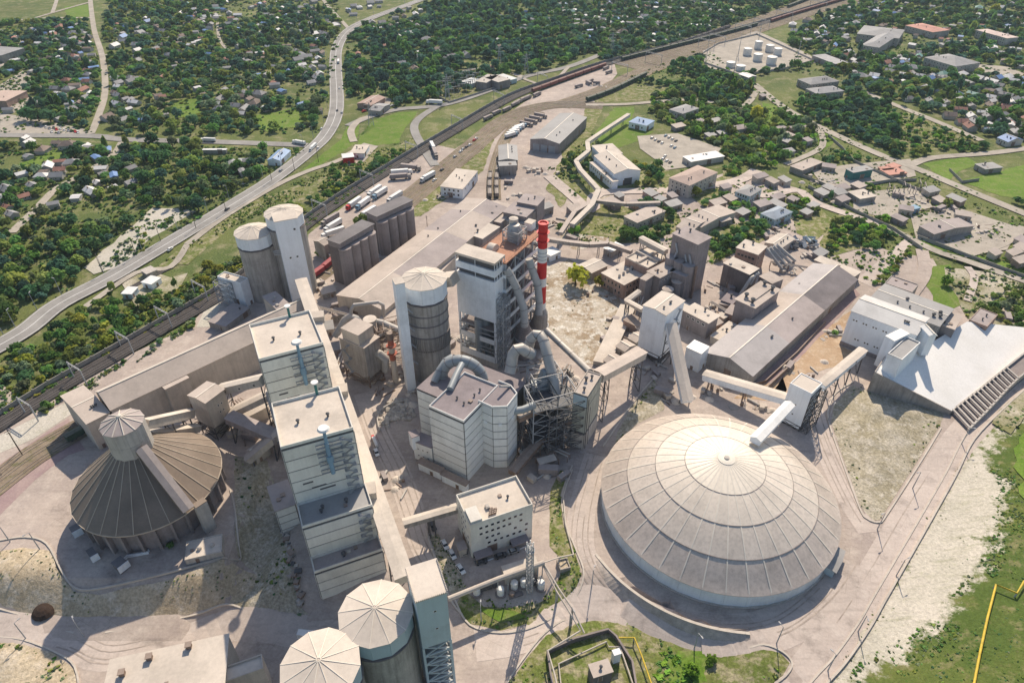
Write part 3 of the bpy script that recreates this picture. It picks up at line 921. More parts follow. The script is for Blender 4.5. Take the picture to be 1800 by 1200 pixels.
	if z0 <= 0 and z1 < 17:
		for fc in ('PQ', 'PR'):
			(ox, oy), ln, t = face_xy(b, b.fmap[fc])
			if ln > 5: put(DOORS[0 if ln < 14 else 1], 'door', b.root, to_local(b, b.fmap[fc], ln*rr.uniform(.2, .8), 0, -z0), t)
	if roof != 'flat' and L*W > 150:
		ax_ = alongx if alongx is not None else L > W
		for k in range(3):
			u = rr.uniform(.15, .85)
			put(ROOF_BITS[0], 'roof_vent', b.root, (L*u, W*.28, h + rise*.5) if ax_ else (L*.28, W*u, h + rise*.5), 0, .7)
	c = world_of(b, L/2, W/2)
	CLEAR_PTS.append((c.x, c.y, math.hypot(L, W)/2 + 1.0))
	return b
CLEAR_PTS = []
def vent_mesh():
	mb = MB()
	mb.lathe([(.42, 0), (.42, 1.3), (.75, 1.35), (.75, 1.75), (.1, 2.1)], 12)
	return mb.mesh('roof_vent', m_darksteel)
V_VENT = vent_mesh()
def roof_bits():
	mb = MB(); mb.box(-.8, -.6, 0, .8, .6, .9); mb.box(-.5, -.4, .9, .5, .4, 1.0)
	a = mb.mesh('roof_unit', m_conc_lt)
	mb = MB(); mb.box(-.7, -.7, 0, .7, .7, .5); mb.box(-.8, -.8, .5, .8, .8, .58)
	return [V_VENT, a, mb.mesh('roof_hatch', m_brownsteel)]
ROOF_BITS = roof_bits()
def door(w, h):
	mb = MB(); mb.box(-w/2, -.06, 0, w/2, -.005, h, 0); mb.box(-w/2 - .15, -.1, 0, -w/2, -.005, h + .15, 1); mb.box(w/2, -.1, 0, w/2 + .15, -.005, h + .15, 1)
	return mb.mesh('door', [m_brownsteel, m_conc_lt])
DOORS = [door(1.2, 2.2), door(3.6, 3.6)]
def roof_vents(b, spots, s=1.0):
	for x, y in spots:
		put(V_VENT, 'roof_vent', b.root, (x*b.L, y*b.W, b.z1 - b.z0 + .1), 0, s)
def wedge(r0, z0, r1, z1, a, th=.25, gap=.0):
	"""one segment of a round roof, between two radii, centred on the x axis"""
	h = a/2 - gap
	mb = MB()
	if r0 < .05:
		q = [(0, 0, z0), (r1*math.cos(h), -r1*math.sin(h), z1), (r1*math.cos(h), r1*math.sin(h), z1)]
	else:
		q = [(r0*math.cos(h), -r0*math.sin(h), z0), (r1*math.cos(h), -r1*math.sin(h), z1), (r1*math.cos(h), r1*math.sin(h), z1), (r0*math.cos(h), r0*math.sin(h), z0)]
	mb.slab(q, th)
	return mb
def silo(name, label, X, Y, Rd, ztop, apex, collar_z, roof_mat, collar_mat, shaft_mat, n=12, cat='silo', group=None, z0=0.0, collar_n=12, rib=True, ribm=None, a_off=0.0, over=.35):
	root = thing(name, label, cat, (X, Y, z0), a_off, group)
	h = ztop - z0
	rc = Rd - .1
	if collar_z is not None:
		cz = collar_z - z0
		mb = MB(); mb.lathe([(Rd*.97, -4), (Rd*.97, cz - .6)], 40)
		mb.obj('shaft', shaft_mat, root, smooth=True)
		mb = MB(); mb.lathe([(Rd*1.0, cz - .9), (Rd*1.0, cz - .55)], 40)
		mb.obj('ring_beam', m_darkconc, root)
		# faceted collar of flat panels
		a = 2*math.pi/collar_n
		mb = MB()
		hw = rc*math.sin(a/2) - .05
		mb.box(rc*math.cos(a/2) - .3, -hw, 0, rc*math.cos(a/2), hw, h - cz)
		me = mb.mesh('collar_panel', collar_mat)
		for k in range(collar_n):
			put(me, 'collar_panel', root, (0, 0, cz), k*a + a/2)
		mb = MB(); mb.lathe([(rc*.95, cz - .5), (rc*.95, h - .1)], 24)
		mb.obj('collar_core', m_joint, root)
	else:
		mb = MB(); mb.lathe([(Rd*.98, -4), (Rd*.98, h)], 40)
		mb.obj('shaft', shaft_mat, root, smooth=True)
	a = 2*math.pi/n
	ro = Rd + over
	me = wedge(0, apex, ro, 0, a, .22, .004).mesh('roof_panel', roof_mat)
	for k in range(n):
		put(me, 'roof_panel', root, (0, 0, h), k*a + a/2)
	if rib:
		mb = MB()
		mb.beam((.4, 0, apex + .02), (ro, 0, .03), .2, .1)
		me = mb.mesh('roof_rib', ribm or m_rib)
		for k in range(n):
			put(me, 'roof_rib', root, (0, 0, h), k*a)
	mb = MB(); mb.lathe([(.9, apex - .3), (.9, apex + .25), (.3, apex + .45)], 12)
	mb.obj('roof_cap', ribm or m_rib, root)
	CLEAR_PTS.append((X, Y, Rd + 2))
	return root
def trestle(p, q, w, zg, spacing=14.0, mat=None, drop_ends=(.1, .95)):
	"""legs under an inclined gallery, as one frame"""
	mb = MB()
	p, q = Vector(p), Vector(q)
	d = (q - p); ln = math.hypot(d.x, d.y)
	s = Vector((-d.y, d.x, 0)).normalized()*w*.42
	n = max(1, int(ln*(drop_ends[1]-drop_ends[0])/spacing))
	out = []
	for i in range(n+1):
		t = drop_ends[0] + (drop_ends[1]-drop_ends[0])*i/max(1, n)
		c = p + d*t
		if c.z - zg < 1.5:
			continue
		out.append((c, s))
	return out
def gallery(name, label, p, q, w, h, wall=None, rmat=None, legs=True, spacing=16.0, ends=(.08, .94), zg=0.0, group=None, windows_n=0, gable=.35, mleg=None):
	"""an enclosed conveyor gallery from p to q (centres of the floor)"""
	p, q = Vector(p), Vector(q)
	root = thing(name, label, 'conveyor gallery', (p.x, p.y, zg), 0, group)
	o = Vector((p.x, p.y, zg))
	a, e = p - o, q - o
	d = (e - a).normalized()
	s = d.cross(Vector((0, 0, 1))).normalized()
	u = s.cross(d).normalized()
	w2 = w/2
	mb = MB()
	pr = [(-w2, 0), (w2, 0), (w2, h), (0, h + gable), (-w2, h)]
	vs = [a + s*x + u*z for x, z in pr] + [e + s*x + u*z for x, z in pr]
	mb.add(vs, [(0, 1, 6, 5), (1, 2, 7, 6), (4, 0, 5, 9), (0, 4, 3, 2, 1), (5, 6, 7, 8, 9)])
	mb.obj('wall', wall or m_cream, root)
	for sgn in (-1, 1):
		mb = MB()
		e0, e1 = a - d*.2, e + d*.2
		q4 = [e0 + u*(h + gable + .2), e0 + s*sgn*(w2 + .25) + u*(h + .15), e1 + s*sgn*(w2 + .25) + u*(h + .15), e1 + u*(h + gable + .2)]
		if sgn < 0:
			q4 = q4[::-1]
		mb.slab(q4, .14)
		mb.obj('roof_slope', rmat or m_dustroof2, root)
	if legs:
		for c, sv in trestle(a, e, w, 0.0, spacing, None, ends):
			mb = MB()
			for sg in (-1, 1):
				mb.beam(c + sv*sg, Vector((c.x + sv.x*sg*1.25, c.y + sv.y*sg*1.25, zt(c.x + o.x, c.y + o.y) - zg - .5)), .4, .4)
			zz = c.z
			k = max(1, int(zz/5))
			for i in range(k):
				z0_, z1_ = zz*i/k, zz*(i+1)/k
				mb.beam((c.x - sv.x, c.y - sv.y, z0_), (c.x + sv.x, c.y + sv.y, z1_), .22, .22)
				mb.beam((c.x - sv.x, c.y - sv.y, z1_), (c.x + sv.x, c.y + sv.y, z1_), .22, .22)
			mb.obj('trestle', mleg or m_darksteel, root)
	for i in range(windows_n):
		t = (i + .5)/windows_n
		c = a + (e - a)*t + u*h*.4
		for sg in (1, -1):
			mb = MB()
			mb.beam(c + s*sg*(w2 + .02) - d*.4, c + s*sg*(w2 + .02) + d*.4, .1, .7)
			mb.obj('window', m_glass, root)
	for t in (.2, .5, .8):
		c = o + a + (e - a)*t
		CLEAR_PTS.append((c.x, c.y, w + 1))
	return root
def lattice(mb, x0, y0, x1, y1, z0, z1, levels, r, x=True, faces='0123'):
	cs = [(x0, y0), (x1, y0), (x1, y1), (x0, y1)]
	dz = (z1 - z0)/levels
	for c in cs:
		mb.beam((*c, z0), (*c, z1), r*1.5, r*1.5)
	for k in range(levels):
		za, zb = z0 + k*dz, z0 + (k+1)*dz
		for i in range(4):
			if str(i) not in faces:
				continue
			a, b_ = cs[i], cs[(i+1) % 4]
			mb.beam((*a, zb), (*b_, zb), r, r)
			if x or k % 2 == 0:
				mb.beam((*a, za), (*b_, zb), r*.8, r*.8)
			if x or k % 2 == 1:
				mb.beam((*b_, za), (*a, zb), r*.8, r*.8)
def arc_pts(c, ax, ay, r, a0, a1, n=14):
	c, ax, ay = Vector(c), Vector(ax).normalized(), Vector(ay).normalized()
	return [c + ax*r*math.cos(a0 + (a1-a0)*i/n) + ay*r*math.sin(a0 + (a1-a0)*i/n) for i in range(n+1)]
def flanges(pts, r, root, mat, every=2, name='flange'):
	for i in range(1, len(pts)-1, every):
		d = (Vector(pts[i+1]) - Vector(pts[i-1])).normalized()
		mb = MB()
		mb.tube([Vector(pts[i]) - d*.09, Vector(pts[i]) + d*.09], r*1.06, 14)
		mb.obj(name, mat, root)
def duct(name, label, pts, r, mat, cat='duct', n=16, fl=2, smooth=True, group=None):
	root = thing(name, label, cat, (pts[0][0], pts[0][1], 0), 0, group)
	o = Vector((pts[0][0], pts[0][1], 0))
	loc = [Vector(p) - o for p in pts]
	mb = MB()
	mb.tube(loc, r, n)
	mb.obj('pipe_run', mat, root, smooth=smooth)
	if fl:
		flanges(loc, r if not isinstance(r, (list, tuple)) else max(r), root, m_darkconc, fl)
	return root
# ------------------------------------------------------------------ the dome
def build_dome():
	X, Y = DOME
	root = thing('storage_dome', 'huge pale ribbed storage dome with a bright crown, right of the plant', 'storage dome', (X, Y, 0))
	prof = [(41.75, 6.9), (33.0, 13.0), (23.5, 18.0), (13.6, 21.7), (3.0, 24.4)]
	n = 36
	a = 2*math.pi/n
	mb = MB(); mb.lathe([(41.2, -4), (41.2, 6.9)], 72)
	mb.obj('wall_core', m_joint, root)
	mb = MB(); hw = 41.5*math.tan(a/2) - .04
	mb.box(41.0, -hw, -3.5, 41.45, hw, 6.75)
	me = mb.mesh('wall_panel', m_domewall)
	for k in range(n): put(me, 'wall_panel', root, (0, 0, 0), (k+.5)*a)
	mb = MB(); mb.lathe([(41.5, 0), (42.1, 0), (42.1, .5), (41.4, .5)], 72)
	mb.obj('plinth', m_conc_lt, root)
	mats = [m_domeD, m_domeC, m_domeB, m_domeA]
	def curve(j, k, m=4):
		q = [prof[max(0, j-1)], prof[j], prof[j+1], prof[min(4, j+2)]]
		return smooth_line(q, m)[m:2*m+1] if 0 < j else smooth_line(q[1:] if j == 0 else q, m)[:m+1]
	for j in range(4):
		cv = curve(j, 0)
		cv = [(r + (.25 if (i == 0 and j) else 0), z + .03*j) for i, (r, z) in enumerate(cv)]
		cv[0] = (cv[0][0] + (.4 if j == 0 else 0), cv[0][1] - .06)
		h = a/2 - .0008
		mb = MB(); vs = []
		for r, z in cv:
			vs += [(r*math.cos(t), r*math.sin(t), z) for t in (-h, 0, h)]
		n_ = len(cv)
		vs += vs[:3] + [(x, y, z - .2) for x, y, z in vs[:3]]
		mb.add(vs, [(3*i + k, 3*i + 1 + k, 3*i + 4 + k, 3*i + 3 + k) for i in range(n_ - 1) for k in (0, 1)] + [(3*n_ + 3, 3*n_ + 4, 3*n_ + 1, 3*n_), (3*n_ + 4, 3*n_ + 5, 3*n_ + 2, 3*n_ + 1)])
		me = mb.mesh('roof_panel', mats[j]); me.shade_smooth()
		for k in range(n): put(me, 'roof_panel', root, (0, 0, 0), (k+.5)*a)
	mb = MB(); vs = []
	cv = [p for j in range(4) for p in curve(j, 0)[:-1]] + [prof[4]]
	for p, q in zip(cv[:-1], cv[1:]): mb.beam((p[0], 0, p[1] + .09), (q[0], 0, q[1] + .09), .42, .12)
	me = mb.mesh('rib', m_rib)
	for k in range(n): put(me, 'rib', root, (0, 0, 0), k*a)
	for (r, z) in prof[1:4]:
		mb = MB(); mb.lathe([(r + .14, z + .14), (r + .32, z + .09), (r + .32, z - .04)], 72)
		mb.obj('ring_seam', m_darkconc, root)
	mb = MB(); mb.lathe([(3.1, 24.2), (3.0, 24.7), (2.0, 24.9), (.8, 25.0)], 24)
	mb.obj('crown_cap', m_rib, root)
	mb = MB(); mb.lathe([(.9, 24.9), (.9, 25.3), (.2, 25.4)], 16)
	mb.obj('crown_hatch', m_conc_lt, root)
	# loading doors and hoods at the lower right rim
	for ang, s in ((-40, 1.0), (-33, .8)):
		t = R(ang)
		mb = MB()
		mb.box(41.4, -3*s, 0, 44.4, 3*s, 3.6*s, 0)
		mb.slab([(41.4, -3.4*s, 4.3*s), (45.0, -3.4*s, 3.6*s), (45.0, 3.4*s, 3.6*s), (41.4, 3.4*s, 4.3*s)], .2, 1)
		mb.box(44.4, -2*s, 0, 44.5, 2*s, 2.8*s, 2)
		mb.obj('loading_porch', [m_paleblue, m_greyroof, m_darksteel], root, rot=t)
	CLEAR_PTS.append((X, Y, 55))
	# ring wall with its sloping stone face
	w = [(X + DOME_WALL_R*math.cos(t), Y + DOME_WALL_R*math.sin(t)) for t in [R(205 + 64*i/40) for i in range(41)]]
	wr = thing('retaining_wall', 'curved pale stone retaining wall round the front of the big dome', 'retaining wall')
	mb = MB()
	vs = []
	for i, (x, y) in enumerate(w):
		dx, dy = (x - X)/DOME_WALL_R, (y - Y)/DOME_WALL_R
		k = math.sin(math.pi*min(1, max(0, (i-1)/39)))**.4
		zb = zt(x + dx*3, y + dy*3)
		vs += [(x + dx*4.4, y + dy*4.4, zb - .4), (x + dx*1.0, y + dy*1.0, .9*k), (x + dx*.2, y + dy*.2, .95*k), (x + dx*.2, y + dy*.2, -3.6)]
	mb.add(vs, [(4*i + j, 4*i + j + 1, 4*i + 5 + j, 4*i + 4 + j) for i in range(40) for j in range(3)])
	mb.obj('stone_face', m_stonewall, wr)
	mb = MB()
	c = [(x + (x-X)/DOME_WALL_R*.6, y + (y-Y)/DOME_WALL_R*.6, .95*math.sin(math.pi*min(1, max(0, (i-1)/39)))**.4 + .12) for i, (x, y) in enumerate(w)]
	for p, q in zip(c[:-1], c[1:]): mb.beam(p, q, .9, .25)
	mb.obj('coping', m_kerb, wr)
build_dome()
# ------------------------------------------------------------------ the conical hall
def build_cone():
	X, Y = -131.9, 168.2
	root = thing('conical_hall', 'brown cone-roofed storage hall with a round turret on top, lower left', 'conical hall', (X, Y, 0))
	Rr, hw, rt, zc, zt_ = 24.9, 11.65, 6.6, 28.2, 39.6
	n = 28
	a = 2*math.pi/n
	mb = MB(); mb.lathe([(Rr - 2.2, -6), (Rr - 2.2, hw)], 56)
	mb.obj('wall', m_mauveconc, root)
	mb = MB()
	mb.add([(Rr - 2.3, -.45, -5), (Rr - .6, -.45, -5), (Rr - .6, .45, -5), (Rr - 2.3, .45, -5), (Rr - 2.3, -.45, hw - .2), (Rr - .5, -.45, hw - .2), (Rr - .5, .45, hw - .2), (Rr - 2.3, .45, hw - .2)],
		[(0, 1, 5, 4), (1, 2, 6, 5), (2, 3, 7, 6), (4, 5, 6, 7), (3, 0, 4, 7)])
	me = mb.mesh('buttress', m_mauveconc)
	for k in range(n): put(me, 'buttress', root, (0, 0, 0), k*a)
	me = wedge(rt - .2, zc, Rr + .3, hw, a, .3, .0015).mesh('roof_panel', m_cone)
	for k in range(n): put(me, 'roof_panel', root, (0, 0, 0), (k+.5)*a)
	mb = MB(); mb.beam((rt - .2, 0, zc + .12), (Rr + .3, 0, hw + .12), .24, .2)
	me = mb.mesh('roof_rib', m_conerib)
	for k in range(n): put(me, 'roof_rib', root, (0, 0, 0), k*a)
	mb = MB(); mb.lathe([(Rr - .3, hw - .5), (Rr + .4, hw - .5), (Rr + .4, hw - .05), (Rr - .3, hw - .05)], 56)
	mb.obj('eaves_ring', m_conerib, root)
	# turret
	k_ = 12
	aa = 2*math.pi/k_
	mb = MB(); mb.lathe([(rt - .15, zc - 2), (rt - .15, zt_ - .3)], 24)
	tur = mb.obj('turret', m_joint, root)
	mb = MB(); h2 = rt*math.tan(aa/2) - .04
	mb.box(rt - .3, -h2, 0, rt, h2, (zt_ - zc)/2 + .5)
	me = mb.mesh('turret_panel', m_conc_lt)
	for k in range(k_):
		put(me, 'turret_panel', tur, (0, 0, zc - 1.2), (k+.5)*aa)
		put(me, 'turret_panel', tur, (0, 0, zc + (zt_ - zc)/2 - .6), (k+.5)*aa)
	me = wedge(0, 3.0, rt + .45, 0, aa, .22, .003).mesh('turret_roof_panel', m_pinkroof)
	for k in range(k_): put(me, 'turret_roof_panel', tur, (0, 0, zt_), (k+.5)*aa)
	mb = MB(); mb.beam((.3, 0, 3.05), (rt + .45, 0, .1), .26, .22)
	me = mb.mesh('turret_roof_rib', m_rib)
	for k in range(k_): put(me, 'turret_roof_rib', tur, (0, 0, zt_), k*aa)
	mb = MB(); mb.lathe([(.7, 2.8), (.7, 3.3), (.2, 3.5)], 10)
	mb.obj('turret_cap', m_rib, tur, (0, 0, zt_))
	CLEAR_PTS.append((X, Y, 27))
	# sloping gallery down the roof and its end tower
	t = R(-37)
	d = Vector((math.cos(t), math.sin(t), 0))
	p = Vector((X, Y, 0)) + d*(rt - .5) + Vector((0, 0, zc + 2.2))
	q = Vector((X, Y, 0)) + d*(Rr + .5) + Vector((0, 0, hw + 1.2))
	gallery('roof_gallery', 'covered gallery sloping down the cone roof from the turret', p, q, 3.6, 2.6, m_cone, m_mauveconc, legs=False)
	b = bld('gallery_end_tower', 'pale concrete stair tower standing at the rim of the conical hall', 'tower', (345, 893), (337.5, 887.5), (364, 881), 14.0, 0, 'flat', wall=m_conc_lt, rmat=m_cone, over=.1)
build_cone()
bld('flat_roofed_hut', 'small flat-roofed hut with two round roof drums beside the conical hall', 'hut', (325, 985), (390, 971.5), (326, 953), 2.6, 0, 'flat', wall=m_conc_lt, rmat=m_dustroof2, par=.4)
HUT = bpy.context.scene.objects['flat_roofed_hut'] if 'flat_roofed_hut' in bpy.data.objects else None
for fx, fy in ((4.5, 3.4), (8.6, 3.6)):
	mb = MB(); mb.lathe([(.75, 2.6), (.75, 3.6), (.3, 3.9)], 14)
	mb.obj('roof_drum', m_conc_lt, HUT, (fx, fy, 0))
for lab, P, Q, Rr in (('low dark lean-to with white front wall, leftmost under the conical hall rim', (128, 937), (142, 931), (120, 929)),
					('low dark lean-to with white front wall, middle one in front of the conical hall', (160, 980), (170, 974), (152, 968)),
					('low dark lean-to with long white parapet in front of the conical hall', (208, 999), (222, 986), (198, 988))):
	b = bld('lean_to', lab, 'shed', P, Q, Rr, 2.4, 0, 'flat', wall=m_darkconc, rmat=m_darkroof, over=.2, group='lean-tos in front of the conical hall')
	mb = MB(); mb.box(-.3, -.3, 0, b.L+.4, 0, 2.9); mb.obj('front_wall', m_white, b.root)
yw = thing('yard_wall', 'low white angled yard wall in front of the conical hall', 'wall')
wall_line('wall_run', poly_w('214,989 224,979 262,972 262,968'), .5, 1.1, m_white, yw)
# ------------------------------------------------------------------ long hall on the left and its neighbours
def ridge_hall(name, label, A, Bp, zr, near_px, ze, mats, wall, cat='hall', far_add=0.0):
	"""long gabled hall from its ridge line and one spot on the near eave"""
	a, c = G(A, zr), G(Bp, zr)
	d = (c - a); ln = d.length; d.normalize()
	s = Vector((d.y, -d.x, 0))
	e = G(near_px, ze)
	hw = abs((Vector((e.x, e.y, 0)) - Vector((a.x, a.y, 0))).dot(s))
	root = thing(name, label, cat, (a.x, a.y, 0), math.atan2(d.y, d.x))
	hf = hw + far_add
	mb = MB()
	mb.add([(0, -hw, -2), (ln, -hw, -2), (ln, hf, -2), (0, hf, -2), (0, -hw, ze), (ln, -hw, ze), (ln, hf, ze), (0, hf, ze), (0, 0, zr), (ln, 0, zr)],
		[(0, 1, 5, 4), (1, 2, 6, 9, 5), (2, 3, 7, 6), (3, 0, 4, 8, 7)])
	mb.obj('wall', wall, root)
	for t0, t1, mt in mats:
		x0, x1 = t0*ln - (.4 if t0 == 0 else 0), t1*ln + (.4 if t1 == 1 else 0)
		for sg in (-1, 1):
			w_ = hw if sg < 0 else hf
			y = sg*(w_ + .5)
			zz = ze - (zr - ze)/w_*.5 + .28
			q = [(x0, 0, zr + .28), (x0, y, zz), (x1, y, zz), (x1, 0, zr + .28)]
			mb = MB(); mb.slab(q if sg < 0 else q[::-1], .24)
			mb.obj('roof_slope', mt[0 if sg < 0 else 1] if isinstance(mt, tuple) else mt, root)
	mb = MB(); mb.box(-.4, -.3, zr + .2, ln + .4, .3, zr + .42)
	mb.obj('ridge_cap', m_rib, root)
	for k in range(1, 8):
		CLEAR_PTS.append((*(a + d*ln*k/8 - s*(hf-hw)/2).xy, max(hw, hf) + 2))
	return root, ln, hw, hf
LH, LHl, LHw, LHf = ridge_hall('long_storage_hall', 'long beige gable-roofed storage hall running beside the railway, left', (174, 689), (545, 520), 20, (380, 632), 15.5,
		[(0, .045, m_dustroof), (.045, .2, m_dustroof), (.2, .42, m_dustroof), (.42, .66, m_dustroof), (.66, 1, m_dustroof)], m_cream)
b = bld('hall_west_wing', 'lower beige wing at the left end of the long storage hall', 'hall wing', (152.5, 745), (114.8, 693), (189, 722), 14.4, 0, 'gable2', 1.2, m_cream, m_dustroof)
b = bld('hall_side_annex', 'square beige annex against the near wall of the long storage hall', 'annex', (291, 684), (275, 665), (330, 663), 15, 0, 'flat', wall=m_cream, rmat=m_dustroof)
b = bld('hall_side_annex', 'brown lean-to between the long storage hall and the stepped tower', 'annex', (500, 556), (466, 520), (520, 545), 18, 0, 'flat', wall=m_cream, rmat=m_mauveconc)
b = bld('low_shed', 'low dark flat-roofed shed behind the long hall, below the left silo annex', 'shed', (396, 574), (371, 562), (434, 540), 3.5, 0, 'flat', wall=m_conc, rmat=m_mauveconc)
# transfer tower beside the conical hall
b = bld('transfer_tower', 'beige transfer tower on a bare concrete stem between conical hall and stepped building', 'transfer tower', (361, 708.6), (332, 694), (392.5, 684), 20.5, 8.5, 'gable2', .7, m_cream, m_dustroof)
windows(b, 'PR', 2, [3.2, 6.6], .9, .9, 4, 2)
mb = MB(); mb.box(b.L*.2, b.W*.15, -12, b.L*.8, b.W*.75, -1.5)
mb.obj('stem', m_siloconc, b.root)
mb = MB(); lattice(mb, b.L*.02, b.W*.05, b.L*.95, b.W*.95, -9, -1.5, 2, .25)
mb.obj('steel_frame', m_darksteel, b.root)
T1 = b
gallery('conveyor_gallery', 'beige gallery from the turret of the conical hall to the transfer tower', G((252, 754), 31), G((334, 734), 13), 4.0, 3.2, m_cream, m_dustroof2, ends=(.5, .9))
gallery('conveyor_gallery', 'low pale gallery behind the turret reaching the cone roof', G((262, 770), 22), G((345, 757), 9), 4, 2.4, m_cream, m_dustroof2, legs=False)
gallery('conveyor_gallery', 'upper beige gallery from transfer tower towards the stepped building', G((392, 690), 15), G((468, 673), 26), 4.2, 3.2, m_cream, m_dustroof2, windows_n=3)
gallery('conveyor_gallery', 'lower beige gallery from the ground hopper to the stepped building', G((384, 742), 3), G((480, 696), 16), 4.4, 2.6, m_cream, m_dustroof2)
gallery('conveyor_gallery', 'mauve-roofed gallery dropping to the foot of the stepped building', G((405, 738), 10), G((492, 775), 9), 5.0, 3.0, m_mauveconc, m_pinkroof)
gallery('conveyor_gallery', 'short brown gallery near the ground beside the stepped building', G((440, 810), 2), G((500, 760), 12), 3.6, 2.6, m_cream, m_dustroof)
b = bld('ground_hopper', 'small pale hopper shed among the galleries beside the transfer tower', 'hopper shed', (448, 800), (472, 782), (436, 790), 5, 0, 'gable', 1.2, m_cream, m_dustroof2)
b = bld('ground_hopper', 'beige wedge-roofed shed in the gap of the galleries, right of the transfer tower', 'hopper shed', (430, 735), (470, 712), (418, 718), 6, 0, 'gable', 1.5, m_cream, m_dustroof2)
# pipes tangle near transfer tower
mb = MB()
for k in range(4):
	mb.beam(G((408 + 5*k, 705 - 2*k), 12 - 2*k), G((430 + 4*k, 724 - 3*k), 5), .4, .4)
o = mb.obj('chute_frame', m_brownsteel); tag(o, 'rusty chute frame hanging under the galleries right of the transfer tower', 'steel frame')
# ------------------------------------------------------------------ left twin silos and lift tower
SL1 = silo('cement_silo', 'round silo with ribbed white cap and stained concrete shaft, front one of the left pair', -130.5, 308.75, 9.3, 38, 2.6, 31.5, m_dustroof2, m_white, m_siloconc, 12, group='cement silos')
SL2 = silo('cement_silo', 'round silo behind the white lift tower, rear one of the left pair', -114.9, 313.5, 9.5, 46, 2.4, 40, m_dustroof2, m_white, m_siloconc, 12, group='cement silos')
b = bld('silo_lift_tower', 'tall pale lift tower standing between the left twin silos', 'lift tower', (482, 391), (523, 383), (478, 375), 48, 0, 'flat', wall=m_white, rmat=m_dustroof2, over=.15)
windows(b, 'PQ', 2, [27, 13], 1.1, 1.1, 2.2)
windows(b, 'PQ', 1, [42], 1.2, 1.2, 6.5, .4)
mb = MB()
for i in range(3): mb.beam((-3.5, 1.5 + i*.1, 30 + i), (0, 1.5, 30 + i), .5, .4)
mb.obj('walkway', m_steel, b.root)
b = bld('silo_annex', 'white annex with parapet roof left of the front left silo', 'annex', (423, 499), (433, 489), (385, 485), 14.4, 0, 'flat', wall=m_white, rmat=m_dustroof2, par=.6)
mb = MB(); lattice(mb, b.L*.0 - 3.5, b.W*.4, -.3, b.W*1.0, -1, 13.5, 4, .22)
mb.obj('stair_frame', m_steel, b.root)
# ------------------------------------------------------------------ stepped clad building (two tall blocks and the low front steps)
def pipe_stack(b, xf, top):
	"""blue vent stack with white cap fixed to the front face"""
	f = b.fmap['PQ']
	_, ln, t = face_xy(b, f)
	mb = MB()
	x = ln*xf
	loc = lambda yy, zz, dx=0: to_local(b, f, x + dx, yy, zz)
	mb.tube([loc(-1.6, top - 14), loc(-1.6, top - 1)], .75, 12, 0)
	mb.tube([loc(-1.6, top - 1), loc(-1.6, top + 5)], .5, 12, 0)
	mb.tube([loc(-1.6, top - 9), loc(-1.6, top - 6)], 1.1, 12, 0)
	s = mb.obj('vent_stack', m_blue, b.root, smooth=True)
	mb = MB(); mb.tube([loc(-1.6, top + 5), loc(-1.6, top + 5.6)], [1.9, 1.5], 16)
	mb.obj('stack_cap', m_whitep, s)
	for k in range(4):
		mb = MB()
		z = top - 13 + 3.6*k
		mb.box(-3.4, -2.2, 0, 4.4, -1.6, .12); mb.box(-3.4, -.6, 0, 4.4, -.2, .12)
		for xx in (-3.4, -1.5, 1.5, 4.2):
			mb.box(xx, -2.2, -.1, xx + .15, -.2, 0); mb.box(xx, -2.2, .12, xx + .1, -2.1, 1.2)
		mb.box(-3.4, -2.2, 1.2, 4.4, -2.12, 1.3)
		mb.obj('service_platform', m_steel, b.root, loc(0, z), t)
def stair_run(b, face, xf, z0, z1, w=3.2, mat=None):
	"""zig-zag outside stair"""
	f = b.fmap[face]
	_, ln, t = face_xy(b, f)
	n = max(2, int((z1 - z0)/3.2))
	dz = (z1 - z0)/n
	for k in range(n):
		mb = MB()
		za, zb = k*dz, (k+1)*dz
		a, e = (-w/2, w/2) if k % 2 == 0 else (w/2, -w/2)
		mb.beam((a, -1.0, za), (e, -1.0, zb), .7, .1)
		mb.beam((a, -1.6, za + 1), (e, -1.6, zb + 1), .1, .1)
		mb.box(e - .6, -1.8, zb - .1, e + .6, -.2, zb + .05)
		mb.beam((e, -1.7, zb), (e, -1.7, zb + 1.1), .1, .1)
		mb.obj('stair_flight', mat or m_steel, b.root, to_local(b, f, ln*xf, 0, z0 + za*0 + 0), t)
def clad_block(name, label, P, Q, Rr, z, bz0, nb, stack=None, stair=None, roofm=m_dustroof2):
	b = bld(name, label, 'clad building', P, Q, Rr, z, 0, 'flat', wall=m_joint, rmat=roofm, par=1.1, parapet_mat=m_clad)
	bands(b, 'PQ', bz0, z - .6, nb, m_clad)
	bands(b, 'PR', bz0, z - .6, nb, m_clad)
	bands(b, 'QS', bz0, z - .6, nb, m_clad)
	bands(b, 'RS', bz0, z - .6, nb, m_clad)
	return b
BA = clad_block('mill_tower_block', 'rear of two tall clad blocks of the stepped building, with blue vent stack', (455.8, 635), (568, 604), (441.7, 573.3), 52, -1, 11)
BB = clad_block('mill_tower_block', 'front of two tall clad blocks of the stepped building, above the dark lower steps', (494, 790), (622, 757), (475, 713), 52, -1, 11)
BC = clad_block('mill_step_block', 'middle step of the stepped clad building, mostly in shade', (531.7, 929), (655, 890), (523, 888), 26.5, -2, 6, roofm=m_greyroof)
BD = clad_block('mill_step_block', 'lowest front step of the stepped clad building near the round silos', (553, 1008), (673, 967.5), (546.7, 982.5), 11.2, -3, 3, roofm=m_pinkroof)
